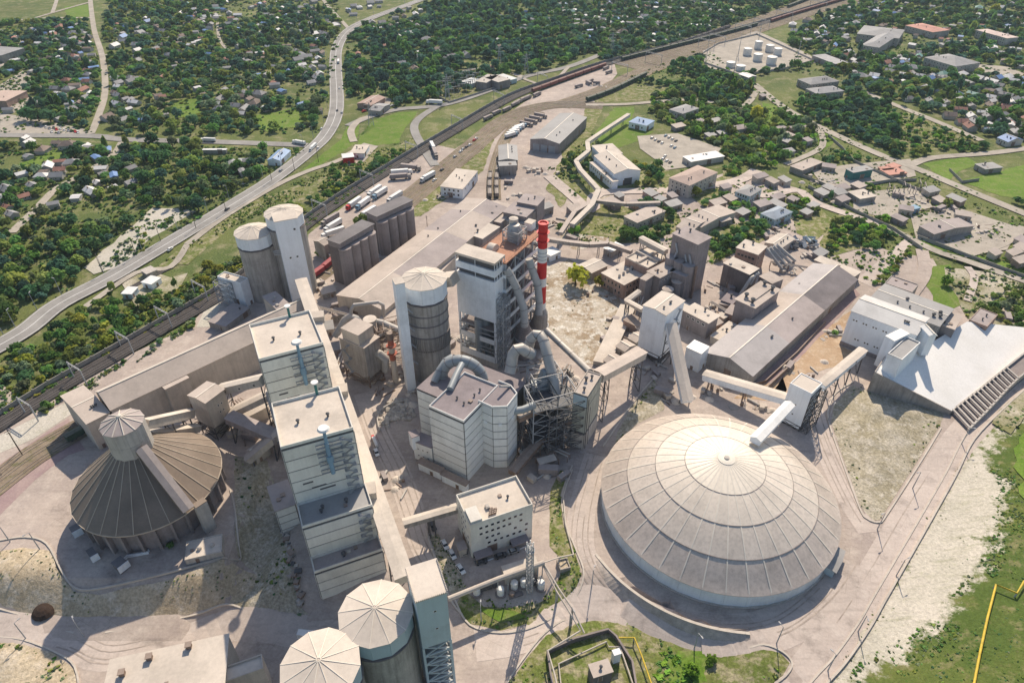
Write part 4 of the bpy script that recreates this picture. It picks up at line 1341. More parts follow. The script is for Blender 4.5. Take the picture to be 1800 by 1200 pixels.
for b in (BA, BB):
	pipe_stack(b, .60, 52)
	roof_vents(b, [(.3, .45), (.72, .42)], .8)
	for k in range(9):
		stair_run(b, 'PQ', .84 + .004*k, 20 + 3.4*k, 23.4 + 3.4*k, 2.6)
	f = b.fmap['PQ']
	_, ln, t = face_xy(b, f)
	for xa, za, wd in ((5, 35, 3.2), (8, 32.2, 4.6), (10.5, 30.6, 5)):
		mb = MB(); mb.box(-wd/2, -.22, 0, wd/2, -.14, .7)
		mb.obj('louvre', m_darksteel, b.root, to_local(b, f, xa, 0, za), t)
	# slender post on the back parapet
	mb = MB(); mb.tube([(b.L*.66, b.W - .3, 52), (b.L*.66, b.W - .3, 57)], .45, 10)
	s = mb.obj('roof_post', m_teal, b.root)
	mb = MB(); mb.tube([(b.L*.66, b.W - .3, 57), (b.L*.66, b.W - .3, 57.4)], 1.2, 14)
	mb.obj('post_cap', m_whitep, s)
roof_vents(BC, [(.3, .4), (.33, .55)], .8)
for k in range(4): stair_run(BC, 'PQ', .84 + .006*k, 12 + 3.4*k, 15.4 + 3.4*k, 2.6)
windows(BD, 'PQ', 5, [5.2], 1.1, .8, 3, 2, .3)
windows(BD, 'PQ', 6, [1.2], 1.1, .8, 2, 2, .4)
# infill between the two tall blocks and side annexes
b = bld('mill_link_block', 'low link roof hidden between the two tall clad blocks', 'link block', (481, 737), (600, 702), (470, 690), 24, 0, 'flat', wall=m_clad, rmat=m_dustroof)
b = bld('mill_side_annex', 'low clad annex with mauve roof at the left foot of the stepped building', 'annex', (484, 898), (518, 883), (474, 855), 10, -3, 'flat', wall=m_joint, rmat=m_pinkroof)
bands(b, 'PQ', -1, 12.8, 4, m_clad); bands(b, 'PR', -1, 12.8, 4, m_clad)
# long distribution gallery on the right flank
gallery('distribution_gallery', 'very long cream gallery from the left lift tower past the stepped building', G((531, 500), 20), G((712, 1024), 20), 5.4, 3.2, m_cream, m_dustroof2, spacing=22, gable=.2)
for (px, py, hh) in ((648, 868, 1.6), (600, 690, 1.2), (560, 560, 1.2)):
	g = G((px, py), 23.5)
	mb = MB(); mb.box(-2.6, -2.6, 0, 2.6, 2.6, hh + 2.2)
	o = mb.obj('gallery_cabin', m_cream, None, (g.x, g.y, 22.6), R(13)); tag(o, 'cream cabin on the long gallery, ' + {648: 'beside the lowest steps', 600: 'beside the front tall block', 560: 'behind the rear tall block'}[px], 'cabin')
# ------------------------------------------------------------------ front silos and blue lift tower
S1 = silo('cement_silo', 'big twelve-sided silo with pale umbrella roof beside the blue lift tower, bottom of the picture', -35.7, 100.5, 9.55, 36, 2.6, 29.5, m_dustroof2, m_paleblue, m_siloconc, 12, group='cement silos', z0=-3)
S2 = silo('cement_silo', 'twelve-sided silo with pale umbrella roof cut by the bottom edge of the picture', G((563, 1168), 36).x, G((563, 1168), 36).y, 9.55, 36, 2.6, 29.5, m_dustroof2, m_paleblue, m_siloconc, 12, group='cement silos', z0=-3)
g1, g2 = Vector((-35.7, 100.5, 33)), Vector((G((563, 1168), 36).x, G((563, 1168), 36).y, 33))
d = (g2 - g1).normalized()
gallery('silo_bridge', 'short roofed bridge joining the two front silos', g1 + d*9.4, g2 - d*9.4, 4.5, 2.6, m_paleblue, m_dustroof2, legs=False)
BT = bld('blue_lift_tower', 'tall blue-grey lift tower with pale roof and cross-braced lower half, bottom centre', 'lift tower', (731, 1058), (786, 1043), (711, 1000), 45, -3, 'flat', wall=m_paleblue, rmat=m_dustroof2, over=.25)
BT.wall.data.clear_geometry()
mb = MB(); mb.box(0, 0, 26, BT.L, BT.W, 48)
me_ = mb.mesh('wall', m_paleblue); BT.wall.data = me_
mb = MB(); lattice(mb, .2, .2, BT.L - .2, BT.W - .2, -1, 26, 6, .42)
mb.obj('braced_frame', m_paleblue, BT.root)
mb = MB(); mb.box(1.6, 1.8, -1, BT.L - 1.2, BT.W - 1, 26)
mb.obj('shaft', m_ductblue, BT.root)
for k in range(5):
	mb = MB(); mb.box(0, 0, 4.4*k + 3.2, BT.L, BT.W*.45, 4.4*k + 3.4)
	mb.obj('floor', m_steel, BT.root)
for px in (0, 1):
	windows(BT, 'PQ', 1, [41, 33], .9, .9, 3, 2) if px == 0 else None
mb = MB()
for i in range(22):
	mb.box(-.35, BT.W*i/22, 48, -.1, BT.W*i/22 + .25, 48.75); mb.box(BT.L + .1, BT.W*i/22, 48, BT.L + .35, BT.W*i/22 + .25, 48.75)
for i in range(16):
	mb.box(BT.L*i/16, -.35, 48, BT.L*i/16 + .25, -.1, 48.75)
o = mb.obj('guard_rail', m_conc_lt, BT.root); o['kind'] = 'stuff'
pp = thing('riser_pipes', 'bundle of grey riser pipes between the front silo and the blue lift tower', 'pipes', (-25.5, 104.3, -3))
for k in range(3):
	mb = MB(); mb.tube([(-.9 - k*.7, -.5 + k*.3, 0), (-.9 - k*.7, -.5 + k*.3, 38 - k*2)], .28, 8)
	mb.obj('pipe', m_duct, pp, smooth=True)
# flat hall at bottom left
b = bld('flat_roofed_hall', 'wide flat cream-roofed hall at the lower left edge of the picture', 'hall', (195, 1160), (402, 1110), (150, 1330), 7, -9, 'flat', wall=m_cream, rmat=m_dustroof2, over=.3)
fb = b
for sx, sy in ((.11, .06), (.35, .02), (.67, .03), (.2, .3)):
	g = sx*b.L, sy*b.W
for px in ((216, 1185), (264, 1157), (333, 1137)):
	g = G(px, 7.3)
	r_ = Vector((g.x - b.x, g.y - b.y, 0))
	x_, y_ = r_.x*math.cos(b.ang) + r_.y*math.sin(b.ang), -r_.x*math.sin(b.ang) + r_.y*math.cos(b.ang)
	mb = MB(); mb.box(-.7, -.7, 0, .7, .7, 1.6); mb.box(-.9, -.9, 1.6, .9, .9, 1.85)
	mb.obj('roof_hatch', m_brownsteel, b.root, (x_, y_, 16.2))
b = bld('flat_roofed_annex', 'lower cream annex right of the flat hall at the bottom edge', 'annex', (395, 1200), (464, 1178), (391, 1175), 5, -8, 'flat', wall=m_cream, rmat=m_dustroof2, par=.8)
# ------------------------------------------------------------------ middle silo with lift shaft
silo('cement_silo', 'tall round silo with pale cap and stained gridded shaft left of the white preheater tower', -36.9, 243.8, 9.6, 50, 2.6, 42.5, m_dustroof2, m_white, m_siloconc, 12, group='cement silos', over=.2)
mid = thing('silo_pilasters', 'dark vertical pilasters round the lower shaft of the middle silo', 'pilasters', (-36.9, 243.8, 0))
for k in range(30):
	t = R(182 + k*6)
	mb = MB(); mb.box(9.2, -.18, 18, 9.75, .18, 25)
	mb.obj('pilaster', m_conc, mid, rot=t)
for zz in (18, 25, 31, 36):
	mb = MB(); mb.lathe([(9.3, zz), (9.62, zz + .02), (9.62, zz + .45), (9.3, zz + .5)], 40)
	mb.obj('ring', m_darkconc, mid)
b = bld('silo_lift_shaft', 'slender white lift shaft standing in front of the middle silo', 'lift shaft', (695, 501), (711, 497), (690, 490), 56, 0, 'flat', wall=m_white, rmat=m_dustroof2, over=.1)
windows(b, 'QS', 1, [45, 36, 27, 18], .8, .8, .5)
for k in range(4):
	mb = MB(); mb.beam((b.L, b.W*.3, 16 + 9*k), (b.L + 2.2, b.W*.2, 13.4 + 9*k), .9, .25)
	mb.obj('stair_bracket', m_steel, b.root)
gallery('silo_bridge', 'short pale bridge from the middle silo to the preheater tower', G((785, 500), 41), G((803, 498), 43), 6, 4.5, m_cream, m_dustroof2, legs=False)
# ------------------------------------------------------------------ dark silo batteries and their shed
def battery(label, a, c, n, z, r, seed):
	a, c = G(a, z), G(c, z)
	root = thing('silo_battery', label, 'silo battery', (a.x, a.y, 0), math.atan2(c.y - a.y, c.x - a.x), 'dark silo batteries')
	ln = (c - a).length
	for k in range(n):
		x = ln*(k + .5)/n
		mb = MB(); mb.lathe([(r, -1), (r, z - 1.2), (r*1.0, z - 1.2)], 24, c=(x, r*.2))
		s = mb.obj('silo', m_mauveconc, root, smooth=True)
		mb = MB(); mb.lathe([(r + .18, z - 1.6), (r + .18, z - 1.1)], 24, c=(x, r*.2))
		mb.obj('silo_rim', m_pinkroof, s)
	mb = MB(); mb.box(0, r*.2, -1, ln, r*2.6, z - .6)
	mb.obj('rear_wall', m_darkconc, root)
	mb = MB(); mb.box(-.5, r*.1, z - .6, ln + .6, r*2.4, z + 2.4)
	mb.obj('headhouse', m_mauveconc, root)
	mb = MB(); mb.box(-.8, -r*.1, z + 2.4, ln + .9, r*2.6, z + 2.8)
	mb.obj('headhouse_roof', m_darkroof, root)
	for t in (.3, .7):
		c_ = a.lerp(c, t)
		CLEAR_PTS.append((c_.x, c_.y, 8))
	return root
battery('nearer row of dark round silos with flat roof behind the long shed', (599, 436), (657, 402), 4, 23.5, 3.5, 1)
battery('farther row of dark round silos with flat roof behind the long shed', (664, 388), (725, 360), 4, 22.5, 3.6, 2)
b = bld('long_shed', 'long dusty gable shed with patched roof running behind the middle silo', 'shed', (591.7, 519), (812, 347), (668, 552), 10, 0, 'gable', 2.5, m_cream, m_dustroof,
		patches=[(0, .22, (m_dustroof, m_dustroof)), (.22, .5, (m_dustroof, m_pinkroof)), (.5, .62, (m_dustroof, m_pinkroof)), (.62, .86, (m_pinkroof, m_dustroof)), (.86, 1, (m_dustroof, m_pinkroof))])
LS = b
b = bld('lean_gallery', 'narrow roofed gallery along the right flank of the long dusty shed', 'gallery', (668, 560), (860, 368), (690, 566), 7, 0, 'flat', wall=m_cream, rmat=m_dustroof)
b = bld('roadside_tower', 'small dusty loading tower beside the lorry park, left of the dark silos', 'loading tower', (570, 432), (580, 424), (555, 422), 10, 0, 'gable', 1.2, m_conc, m_dustroof)
b = bld('roadside_cabin', 'low dusty shed left of the nearer dark silos', 'shed', (585, 452), (600, 444), (572, 440), 4, 0, 'flat', wall=m_conc, rmat=m_pinkroof)
# ------------------------------------------------------------------ bag-filter house and its pipes
b = bld('filter_house', 'dusty grey filter house with stepped top between stepped building and middle silo', 'filter house', (640, 612), (597, 592), (665, 592), 22.5, 7, 'flat', wall=m_conc, rmat=m_dustroof)
mb = MB(); mb.box(b.L*.02, b.W*.18, 15.5, b.L*.98, b.W*.85, 21)
mb.obj('top_casing', m_cream, b.root)
mb = MB(); mb.box(0, b.W*.16, 21, b.L, b.W*.87, 21.3)
mb.obj('casing_roof', m_dustroof, b.root)
for k in range(3):
	mb = MB()
	x = b.L*(k + .5)/3
	mb.add([(x - b.L/6, 0, 0), (x + b.L/6, 0, 0), (x + b.L/6, b.W, 0), (x - b.L/6, b.W, 0), (x - 1, b.W/2 - 1, -5), (x + 1, b.W/2 - 1, -5), (x + 1, b.W/2 + 1, -5), (x - 1, b.W/2 + 1, -5)], [(0, 4, 5, 1), (1, 5, 6, 2), (2, 6, 7, 3), (3, 7, 4, 0), (4, 7, 6, 5)])
	mb.obj('hopper', m_conc, b.root)
mb = MB(); lattice(mb, .3, .3, b.L - .3, b.W - .3, -8, 0, 2, .4)
mb.obj('support_frame', m_brownsteel, b.root)
stair_run(b, 'PQ', .3, -4, 14, 3)
b2 = bld('filter_base_block', 'low square block at the near foot of the dusty filter house', 'plant block', (647, 662), (627, 652), (664, 645), 4, 0, 'flat', wall=m_conc, rmat=m_dustroof)
duct('filter_elbow', 'rounded exhaust duct on the right flank of the filter house', [G((655, 617), 15), G((668, 622), 15.5), G((677, 630), 13), G((678, 650), 5)], 1.8, m_duct, fl=0)
duct('arched_pipe', 'big dusty pipe arch above the filter house', [G((618, 562), 14), G((617, 545), 20), G((622, 536), 23), G((665, 531), 23), G((673, 536), 20), G((675, 556), 12)], .85, m_duct, fl=0)
duct('arched_duct', 'square-topped duct arch left of the filter house', [G((590, 590), 6), G((606, 562), 15), G((615, 556), 17), G((626, 560), 14), G((632, 568), 10)], 1.7, m_duct, fl=0)
cy = G((650, 560), 22)
r_ = thing('cyclone_drum', 'round cyclone drum with pale lid beside the middle silo shaft', 'cyclone', (cy.x, cy.y, 0))
mb = MB(); mb.lathe([(.6, 6), (2.9, 14), (2.9, 21.6)], 24); mb.obj('body', m_duct, r_, smooth=True)
mb = MB(); mb.lathe([(3.05, 21.6), (3.05, 22.0), (.2, 22.3)], 24); mb.obj('lid', m_dustroof2, r_)
mb = MB(); lattice(mb, -3.4, -3.4, 3.4, 3.4, 0, 18, 4, .25); mb.obj('frame', m_brownsteel, r_)
duct('cross_pipe', 'horizontal dusty pipe from the cyclone drum to the middle silo shaft', [G((655, 563), 19), G((675, 568), 19), G((702, 580), 19)], 1.4, m_duct, fl=1)
st = thing('striped_stack', 'short stack with red and white bands between filter house and middle silo', 'stack', (-52.5, 236.2, 0))
for z0_, z1_, mt in ((0, 13, m_cream), (13, 17, m_dullred := M('faded_red_paint', (.40, .12, .075), .7, .25, .3)), (17, 21, m_cream), (21, 24, m_dullred), (24, 27.5, m_brownsteel)):
	mb = MB(); mb.lathe([(1.35, z0_), (1.3, z1_)], 18); mb.obj('stack_band', mt, st, smooth=True)
for zz in (16.5, 20.5):
	mb = MB(); mb.lathe([(1.3, zz), (2.3, zz), (2.3, zz + .2), (1.3, zz + .2)], 18); mb.obj('ring_platform', m_dullred, st)
# frames and clutter around the cyclone
fr = thing('pipe_rack', 'tangle of brown steel framing behind the filter house', 'steel frame', (-52, 255, 0), R(25))
mb = MB(); lattice(mb, -11, -4, 9, 5, 0, 20, 4, .3)
for k in range(7): mb.beam((-11 + 3*k, -4, 20), (-9 + 3*k, 5, 20), .3, .3)
for k in range(5): mb.beam((-11 + 4*k, -4, 10), (-8 + 4*k, -4, 20), .25, .25)
mb.obj('framing', m_brownsteel, fr)
mb = MB(); mb.box(-11, -4, 13.3, 9, 5, 13.6); mb.obj('deck', m_brownsteel, fr)
mb = MB(); mb.tube([(-10, 0, 15), (8, 1, 15)], .7, 10); mb.obj('pipe', m_duct, fr, smooth=True)
mb = MB(); mb.box(-7, -1, 13.6, -2, 3, 16.4); mb.obj('motor_house', m_cream, fr)
# ------------------------------------------------------------------ preheater tower, platform, chimney
def build_preheater():
	b = frame((869.3, 463.3), (799.3, 442.7), (888, 448), 56)
	b.root = thing('preheater_tower', 'tall white clad preheater tower with pale flat roof and open steel base, centre', 'preheater tower', (b.x, b.y, 0), b.ang)
	L, W = b.L, b.W
	mb = MB(); mb.box(-.1, -.1, 54.9, L + .1, W + .1, 56); mb.obj('roof', m_dustroof2, b.root)
	for z0, z1, nm in ((25.5, 46.6, 'cladding'), (48.9, 52.0, 'cladding_band')):
		mb = MB(); mb.box(0, 0, z0, L, W, z1); mb.obj(nm, m_white, b.root)
	mb = MB(); mb.box(1, 1, 46, L - 1, W - 1, 55); mb.obj('inner_core', m_darksteel, b.root)
	for z in (46.6, 52.0):
		for k in range(5):
			mb = MB(); mb.box(L*k/4 - .15 + (.2 if k == 0 else 0), -.02, z, L*k/4 + .15, .25, z + 2.9 if z > 50 else z + 2.3); mb.obj('mullion', m_white, b.root)
		for k in range(1, 3):
			mb = MB(); mb.box(L - .2, W*k/2 - .2, z, L + .02, W*k/2, z + 2.9 if z > 50 else z + 2.3); mb.obj('mullion', m_white, b.root)
			mb = MB(); mb.box(-.02, W*k/2 - .2, z, .2, W*k/2, z + 2.9 if z > 50 else z + 2.3); mb.obj('mullion', m_white, b.root)
	for x in (0, L*.33, L*.66, L - .9):
		for y in (0, W - .9):
			mb = MB(); mb.box(x, y, -1, x + .8, y + .8, 25.5); mb.obj('column', m_white, b.root)
	for z, h in ((13, 2.6), (2.6, 3.4), (20, .5), (17.5, .4), (8, .4), (10, .3)):
		mb = MB(); mb.box(0, -.05, z, L, .35, z + h); mb.box(0, W - .3, z, L, W, z + h); mb.box(0, .35, z, .35, W - .3, z + h); mb.box(L - .35, .35, z, L, W - .3, z + h)
		mb.obj('floor_beam', m_white if h > 1 else m_steel, b.root)
	for z in (13.2, 20):
		mb = MB(); mb.box(.4, .4, z, L - .4, W - .4, z + .3); mb.obj('floor', m_darkconc, b.root)
	mb = MB(); mb.box(-.2, -.5, -2, L + .2, W, 2.8); mb.obj('base_wall', m_conc_lt, b.root)
	for x, y in ((.2, .5), (.5, .4), (.78, .55)):
		mb = MB(); mb.lathe([(.7, 3), (2.1, 9), (2.1, 24)], 16, c=(L*x, W*y)); mb.obj('vessel', m_ductblue, b.root, smooth=True)
	mb = MB()
	for k in range(3):
		mb.beam((L*.33*k, .1, 2.8), (L*.33*(k+1), .1, 13), .25, .25); mb.beam((L*.33*(k+1), .1, 15.5), (L*.33*k, .1, 25.5), .25, .25)
	mb.obj('brace', m_steel, b.root)
	# stair tower at the near right corner
	f = 'PR'
	stair_run(b, f, .5, 0, 40, 3.2, m_steel)
	mb = MB(); lattice(mb, *(-3.4, W*.1, -.3, W*.8) if b.fmap['PR'] == 3 else (L*.1, -3.4, L*.8, -.3), 0, 38, 11, .22)
	mb.obj('stair_tower', m_steel, b.root)
	CLEAR_PTS.append((*world_of(b, L/2, W/2).xy, 14))
	return b
PH = build_preheater()
def build_platform():
	b = frame((889, 463), (946.7, 407), (837.2, 443.3), 53)
	b.root = thing('steel_framework', 'open steel preheater frame with rust-red top platform behind the white tower', 'steel frame', (b.x, b.y, 0), b.ang)
	L, W = b.L, b.W
	mb = MB(); mb.box(0, 0, 52.4, L, W, 53); mb.obj('top_platform', m_rust, b.root)
	f = b.fmap['PQ']
	for z in (46, 38.5, 31, 23.5, 16, 8.5):
		mb = MB(); mb.box(.4, .4, z - .3, L - .4, W - .4, z); mb.obj('floor', m_darkconc, b.root)
		mb = MB(); mb.box(-.1, -.1, z - .6, L + .1, .3, z + 1.1); mb.box(-.1, .3, z - .6, .3, W, z + 1.1); mb.box(L - .3, .3, z - .6, L + .1, W, z + 1.1); mb.box(.3, W - .3, z - .6, L - .3, W + .1, z + 1.1)
		mb.obj('edge_beam', m_white, b.root)
	for i in range(5):
		for j in range(3):
			mb = MB(); mb.box((L-.7)*i/4, (W-.7)*j/2, -1, (L-.7)*i/4 + .7, (W-.7)*j/2 + .7, 52.4); mb.obj('column', m_steel, b.root)
	mb = MB()
	zs = [0, 8.5, 16, 23.5, 31, 38.5, 46, 52.4]
	for k in range(7):
		for i in range(4):
			a, e = L*i/4, L*(i+1)/4
			for y in (.15, W - .15):
				mb.beam((a, y, zs[k]), (e, y, zs[k+1]) if (i + k) % 2 else (e, y, zs[k+1]), .25, .25)
				if i % 2: mb.beam((e, y, zs[k]), (a, y, zs[k+1]), .25, .25)
		for x in (.15, L - .15):
			mb.beam((x, 0, zs[k]), (x, W/2, zs[k+1]), .25, .25); mb.beam((x, W, zs[k]), (x, W/2, zs[k+1]), .25, .25)
	o = mb.obj('bracing', m_steel, b.root)
	for x, y, z0, z1, r in ((.2, .3, 30, 45, 3), (.55, .35, 36, 51, 3.2), (.8, .5, 22, 40, 3), (.35, .6, 10, 28, 3.2), (.7, .7, 12, 36, 3)):
		mb = MB(); mb.lathe([(.8, z0), (r, z0 + 7), (r, z1)], 18, c=(L*x, W*y)); mb.obj('vessel', m_ductblue, b.root, smooth=True)
	# things on the platform: barrel vault, lattice cyclone head, cabin
	def loc(px, z=53):
		g = G(px, z); r = g - Vector((b.x, b.y, z))
		c, s = math.cos(b.ang), math.sin(b.ang)
		return r.x*c + r.y*s, -r.x*s + r.y*c
	x, y = loc((866, 440))
	mb = MB(); pts = arc_pts((x, y, 53), (1, 0, 0), (0, 0, 1), 3.1, 0, math.pi, 12)
	ring = [Vector(p) for p in pts]
	vs = [p + Vector((0, -1.5, 0)) for p in ring] + [p + Vector((0, 1.8, 0)) for p in ring]
	n = len(ring)
	mb.add(vs, [(i+1, i, n + i, n + i + 1) for i in range(n-1)] + [tuple(range(n)), tuple(range(2*n-1, n-1, -1))])
	mb.obj('barrel_hood', m_dustroof2, b.root, rot=0)
	x, y = loc((905, 421))
	mb = MB(); mb.lathe([(3.4, 53), (3.7, 56), (3.3, 58.5), (2.2, 60.5), (.4, 61)], 18, c=(x, y)); cy_ = mb.obj('cyclone_head', m_duct, b.root, smooth=True)
	mb = MB(); mb.lathe([(2.1, 59), (2.1, 62.4), (.3, 62.8)], 16, c=(x + 1.6, y + 1.6)); mb.obj('cyclone_cap', m_dustroof2, cy_)
	mb = MB()
	lattice(mb, x - 3.9, y - 3.9, x + 3.9, y + 3.9, 53, 58.5, 2, .25)
	for k in range(6):
		t = R(60*k); mb.beam((x + 3.9*math.cos(t), y + 3.9*math.sin(t), 58.5), (x, y, 61.6), .25, .25)
	mb.obj('cyclone_frame', m_steel, b.root)
	x, y = loc((931, 402))
	mb = MB(); mb.box(x - 2, y - 2, 53, x + 2.2, y + 1.6, 56.6); mb.obj('cabin', m_white, b.root)
	mb = MB(); mb.box(x - 2.2, y - 2.2, 56.6, x + 2.4, y + 1.8, 56.8); mb.obj('cabin_roof', m_dustroof2, b.root)
	mb = MB()
	for i in range(13):
		mb.beam((L*i/12, .1, 53), (L*i/12, .1, 54.1), .08, .08); mb.beam((L*i/12, W-.1, 53), (L*i/12, W-.1, 54.1), .08, .08)
	mb.beam((0, .1, 54.1), (L, .1, 54.1), .1, .1); mb.beam((0, W-.1, 54.1), (L, W-.1, 54.1), .1, .1)
	mb.obj('railing', m_rust, b.root)
	CLEAR_PTS.append((*world_of(b, L/2, W/2).xy, 16))
	return b
PF = build_platform()
def build_chimney():
	g = Vector((13.4, 264.0, 0))
	root = thing('chimney', 'tall chimney with red and white bands beside the preheater frame', 'chimney', g)
	levels = [(0, 19, m_conc, 3.6, 3.4), (19, 25, m_whitep, 2.3, 2.25), (25, 34, m_red, 2.25, 2.2), (34, 38.4, m_whitep, 2.2, 2.2), (38.4, 46.6, m_red, 2.2, 2.15), (46.6, 53.6, m_whitep, 2.15, 2.1), (53.6, 65, m_red, 2.1, 2.05)]
	for z0, z1, mt, r0, r1 in levels:
		mb = MB(); mb.lathe([(r0, z0), (r1, z1 - .01)], 24)
		mb.obj('band' if z0 else 'base', mt, root, smooth=True)
	mb = MB(); mb.lathe([(1.9, 65), (2.35, 65), (2.35, 65.5), (1.7, 65.5), (1.7, 63.8)], 24); mb.obj('rim', m_red, root)
	mb = MB(); mb.lathe([(1.7, 63.7), (.1, 63.7)], 24); mb.obj('throat', m_darksteel, root)
	for z in (48, 49.6, 51.4):
		mb = MB(); mb.lathe([(2.13, z), (2.25, z), (2.25, z + .25), (2.13, z + .25)], 24); mb.obj('hoop', m_steel, root)
	for z in (57, 61):
		mb = MB(); mb.lathe([(2.1, z), (2.9, z), (2.9, z + .15), (2.1, z + .15)], 24); mb.obj('gallery_ring', m_red, root)
	mb = MB(); mb.lathe([(3.4, 19), (2.35, 21.5)], 24); mb.obj('collar', m_conc, root, smooth=True)
build_chimney()
duct('downcomer_duct', 'nearer dusty downcomer duct bending from the white tower to a hopper', [G((889, 472), 50), G((896, 482), 47), G((908, 506), 40), G((921, 543), 30), G((922, 566), 24), G((922, 572), 22)], 1.75, m_duct, fl=1)
duct('downcomer_duct', 'dusty downcomer duct running down just left of the chimney', [G((930, 455), 49), G((934, 470), 45), G((945, 500), 37), G((948, 530), 28), G((947, 552), 22)], 1.7, m_duct, fl=1)
for px, z, lab in (((922, 588), 20, 'brown flared hopper under the nearer downcomer duct'), ((947, 568), 20, 'brown flared hopper under the duct beside the chimney')):
	g = G(px, z - 8)
	r_ = thing('flared_hopper', lab, 'hopper', (g.x, g.y, 0))
	mb = MB(); mb.lathe([(4.6, 0), (4.6, z - 9), (2.0, z - 2), (2.0, z)], 22); mb.obj('cone', m_mauveconc, r_, smooth=True)
	mb = MB(); mb.lathe([(4.8, z - 9.4), (4.8, z - 8.6)], 22); mb.obj('rim', m_steel, r_)
# ------------------------------------------------------------------ white clad mill building with faceted bay
b = bld('clad_mill_building', 'large white clad building with mauve flat roof, centre of the plant', 'clad building', (815.1, 742.7), (754.6, 715.2), (874.7, 679.4), 31, 0, 'flat', wall=m_joint, rmat=m_duskroof, par=.9, parapet_mat=m_cladcool)
CM = b
bands(b, 'PQ', -.5, 30.4, 8, m_cladcool); bands(b, 'PR', -.5, 30.4, 8, m_cladcool); bands(b, 'QS', -.5, 30.4, 8, m_cladcool)
roof_vents(b, [(.35, .35), (.4, .6), (.6, .3)], .6)
pts = [G(p, 31.4) for p in ((841, 706), (865.6, 717), (891.2, 716.1), (908.7, 693.2), (897.7, 679.4), (876.6, 671))]
fb = thing('faceted_bay', 'faceted white clad stair bay joined to the right of the large white building', 'clad bay', (pts[0].x, pts[0].y, 0))
o = pts[0].copy(); o.z = 0
lp = [((p - o).x, (p - o).y) for p in pts]
mb = MB(); mb.prism(lp, -1.5, 31.4); mb.obj('core', m_joint, fb)
inn = [(x*.97 + lp[4][0]*.03, y*.97 + lp[4][1]*.03) for x, y in lp]
mb = MB(); mb.prism(inn, 31.4, 31.5); mb.obj('roof', m_duskroof, fb)
nf = len(lp)
for i in range(nf - 1):
	a, c = Vector((*lp[i], 0)), Vector((*lp[i+1], 0))
	d = c - a; ln = d.length
	mb = MB(); mb.box(.1, -.2, .17, ln - .1, -.005, 3.75); me = mb.mesh('cladding_panel', m_cladcool)
	t = math.atan2(d.y, d.x)
	for k in range(8):
		put(me, 'cladding_panel', fb, (a.x, a.y, .0 + 3.92*k), t)
	mb = MB(); mb.box(0, -.16, 31.4, ln, .2, 32.3); mb.obj('parapet', m_cladcool, fb, (a.x, a.y, 0), t)
	if i == 1:
		for zz, n_ in ((16.5, 4), (.9, 4)):
			for q in range(n_):
				put(window_mesh(.7, 1.0), 'window', fb, (a + d*(.3 + .13*q) + Vector((0, 0, zz)))[:], t)
	if i in (0, 1, 2):
		mb = MB(); mb.box(ln*.4, -.5, 22.5, ln*.62, -.17, 23.8); mb.obj('wall_vent', m_white, fb, (a.x, a.y, 0), t)
mb = MB(); mb.tube([(*inn[4], 31.5), (inn[4][0] - 4, inn[4][1] - 4, 35)], .5, 8)
mb.obj('vent_pipe', m_duct, fb)
b = bld('mill_rear_block', 'grey-roofed clad block behind the large white building, carrying the big duct arch', 'clad building', (732.5, 682.5), (793, 622), (862, 742), 24.5, 0, 'flat', wall=m_joint, rmat=m_duskroof, over=.1)
bands(b, 'PR', -.5, 24, 6, m_cladcool); bands(b, 'PQ', -.5, 24, 6, m_cladcool)
for k in range(6): stair_run(b, 'PR', .42, 2 + 3.5*k, 5.5 + 3.5*k, 2.2, m_brownsteel)
b = bld('mill_front_annex', 'low clad annex with dusky roof at the left foot of the large white building', 'annex', (726, 776), (757, 790), (737, 759), 10, 2.2, 'flat', wall=m_cladcool, rmat=m_duskroof, over=.1)
windows(b, 'PQ', 3, [4.5, 1], .9, .7, 1)
b = bld('cabin', 'small white cabin on the annex at the left of the large white building', 'cabin', (724, 770), (736, 763), (721, 758), 13, 8, 'flat', wall=m_white, rmat=m_duskroof, over=.1)
# canopy row under the front edge of the mill building
for P, Q, Rr, lab in (((735, 812), (775, 830), (741, 806), 'dark loading canopy left part under the large white building'), ((776, 833), (818, 853), (781, 827), 'dark loading canopy right part under the large white building')):
	bb = bld('loading_canopy', lab, 'canopy', P, Q, Rr, 4.2, 0, 'flat', wall=m_white, rmat=m_brownsteel, over=.5, group='loading canopies')
# big duct arch and companions
cA = G((815, 668), 25)
ax = Vector((1, -.16, 0)).normalized()
duct('duct_arch', 'huge blue-grey half-ring duct standing on the roof behind the large white building', arc_pts((cA.x - .6, cA.y + 1.4, 24.4), ax, (0, .22, 1), 8.3, math.pi*1.02, -.02*math.pi, 18), 2.25, m_ductblue, fl=2, n=18)
duct('branch_duct', 'long inclined grey duct left of the duct arch', [G((763, 671), 25), G((772, 652), 28), G((784, 634), 31), G((795, 628), 31)], 1.5, m_ductblue, fl=1)
duct('branch_duct', 'grey duct climbing through the middle of the duct arch', [G((791, 684), 32), G((803, 657), 33), G((812, 640), 33)], 1.3, m_ductblue, fl=0)
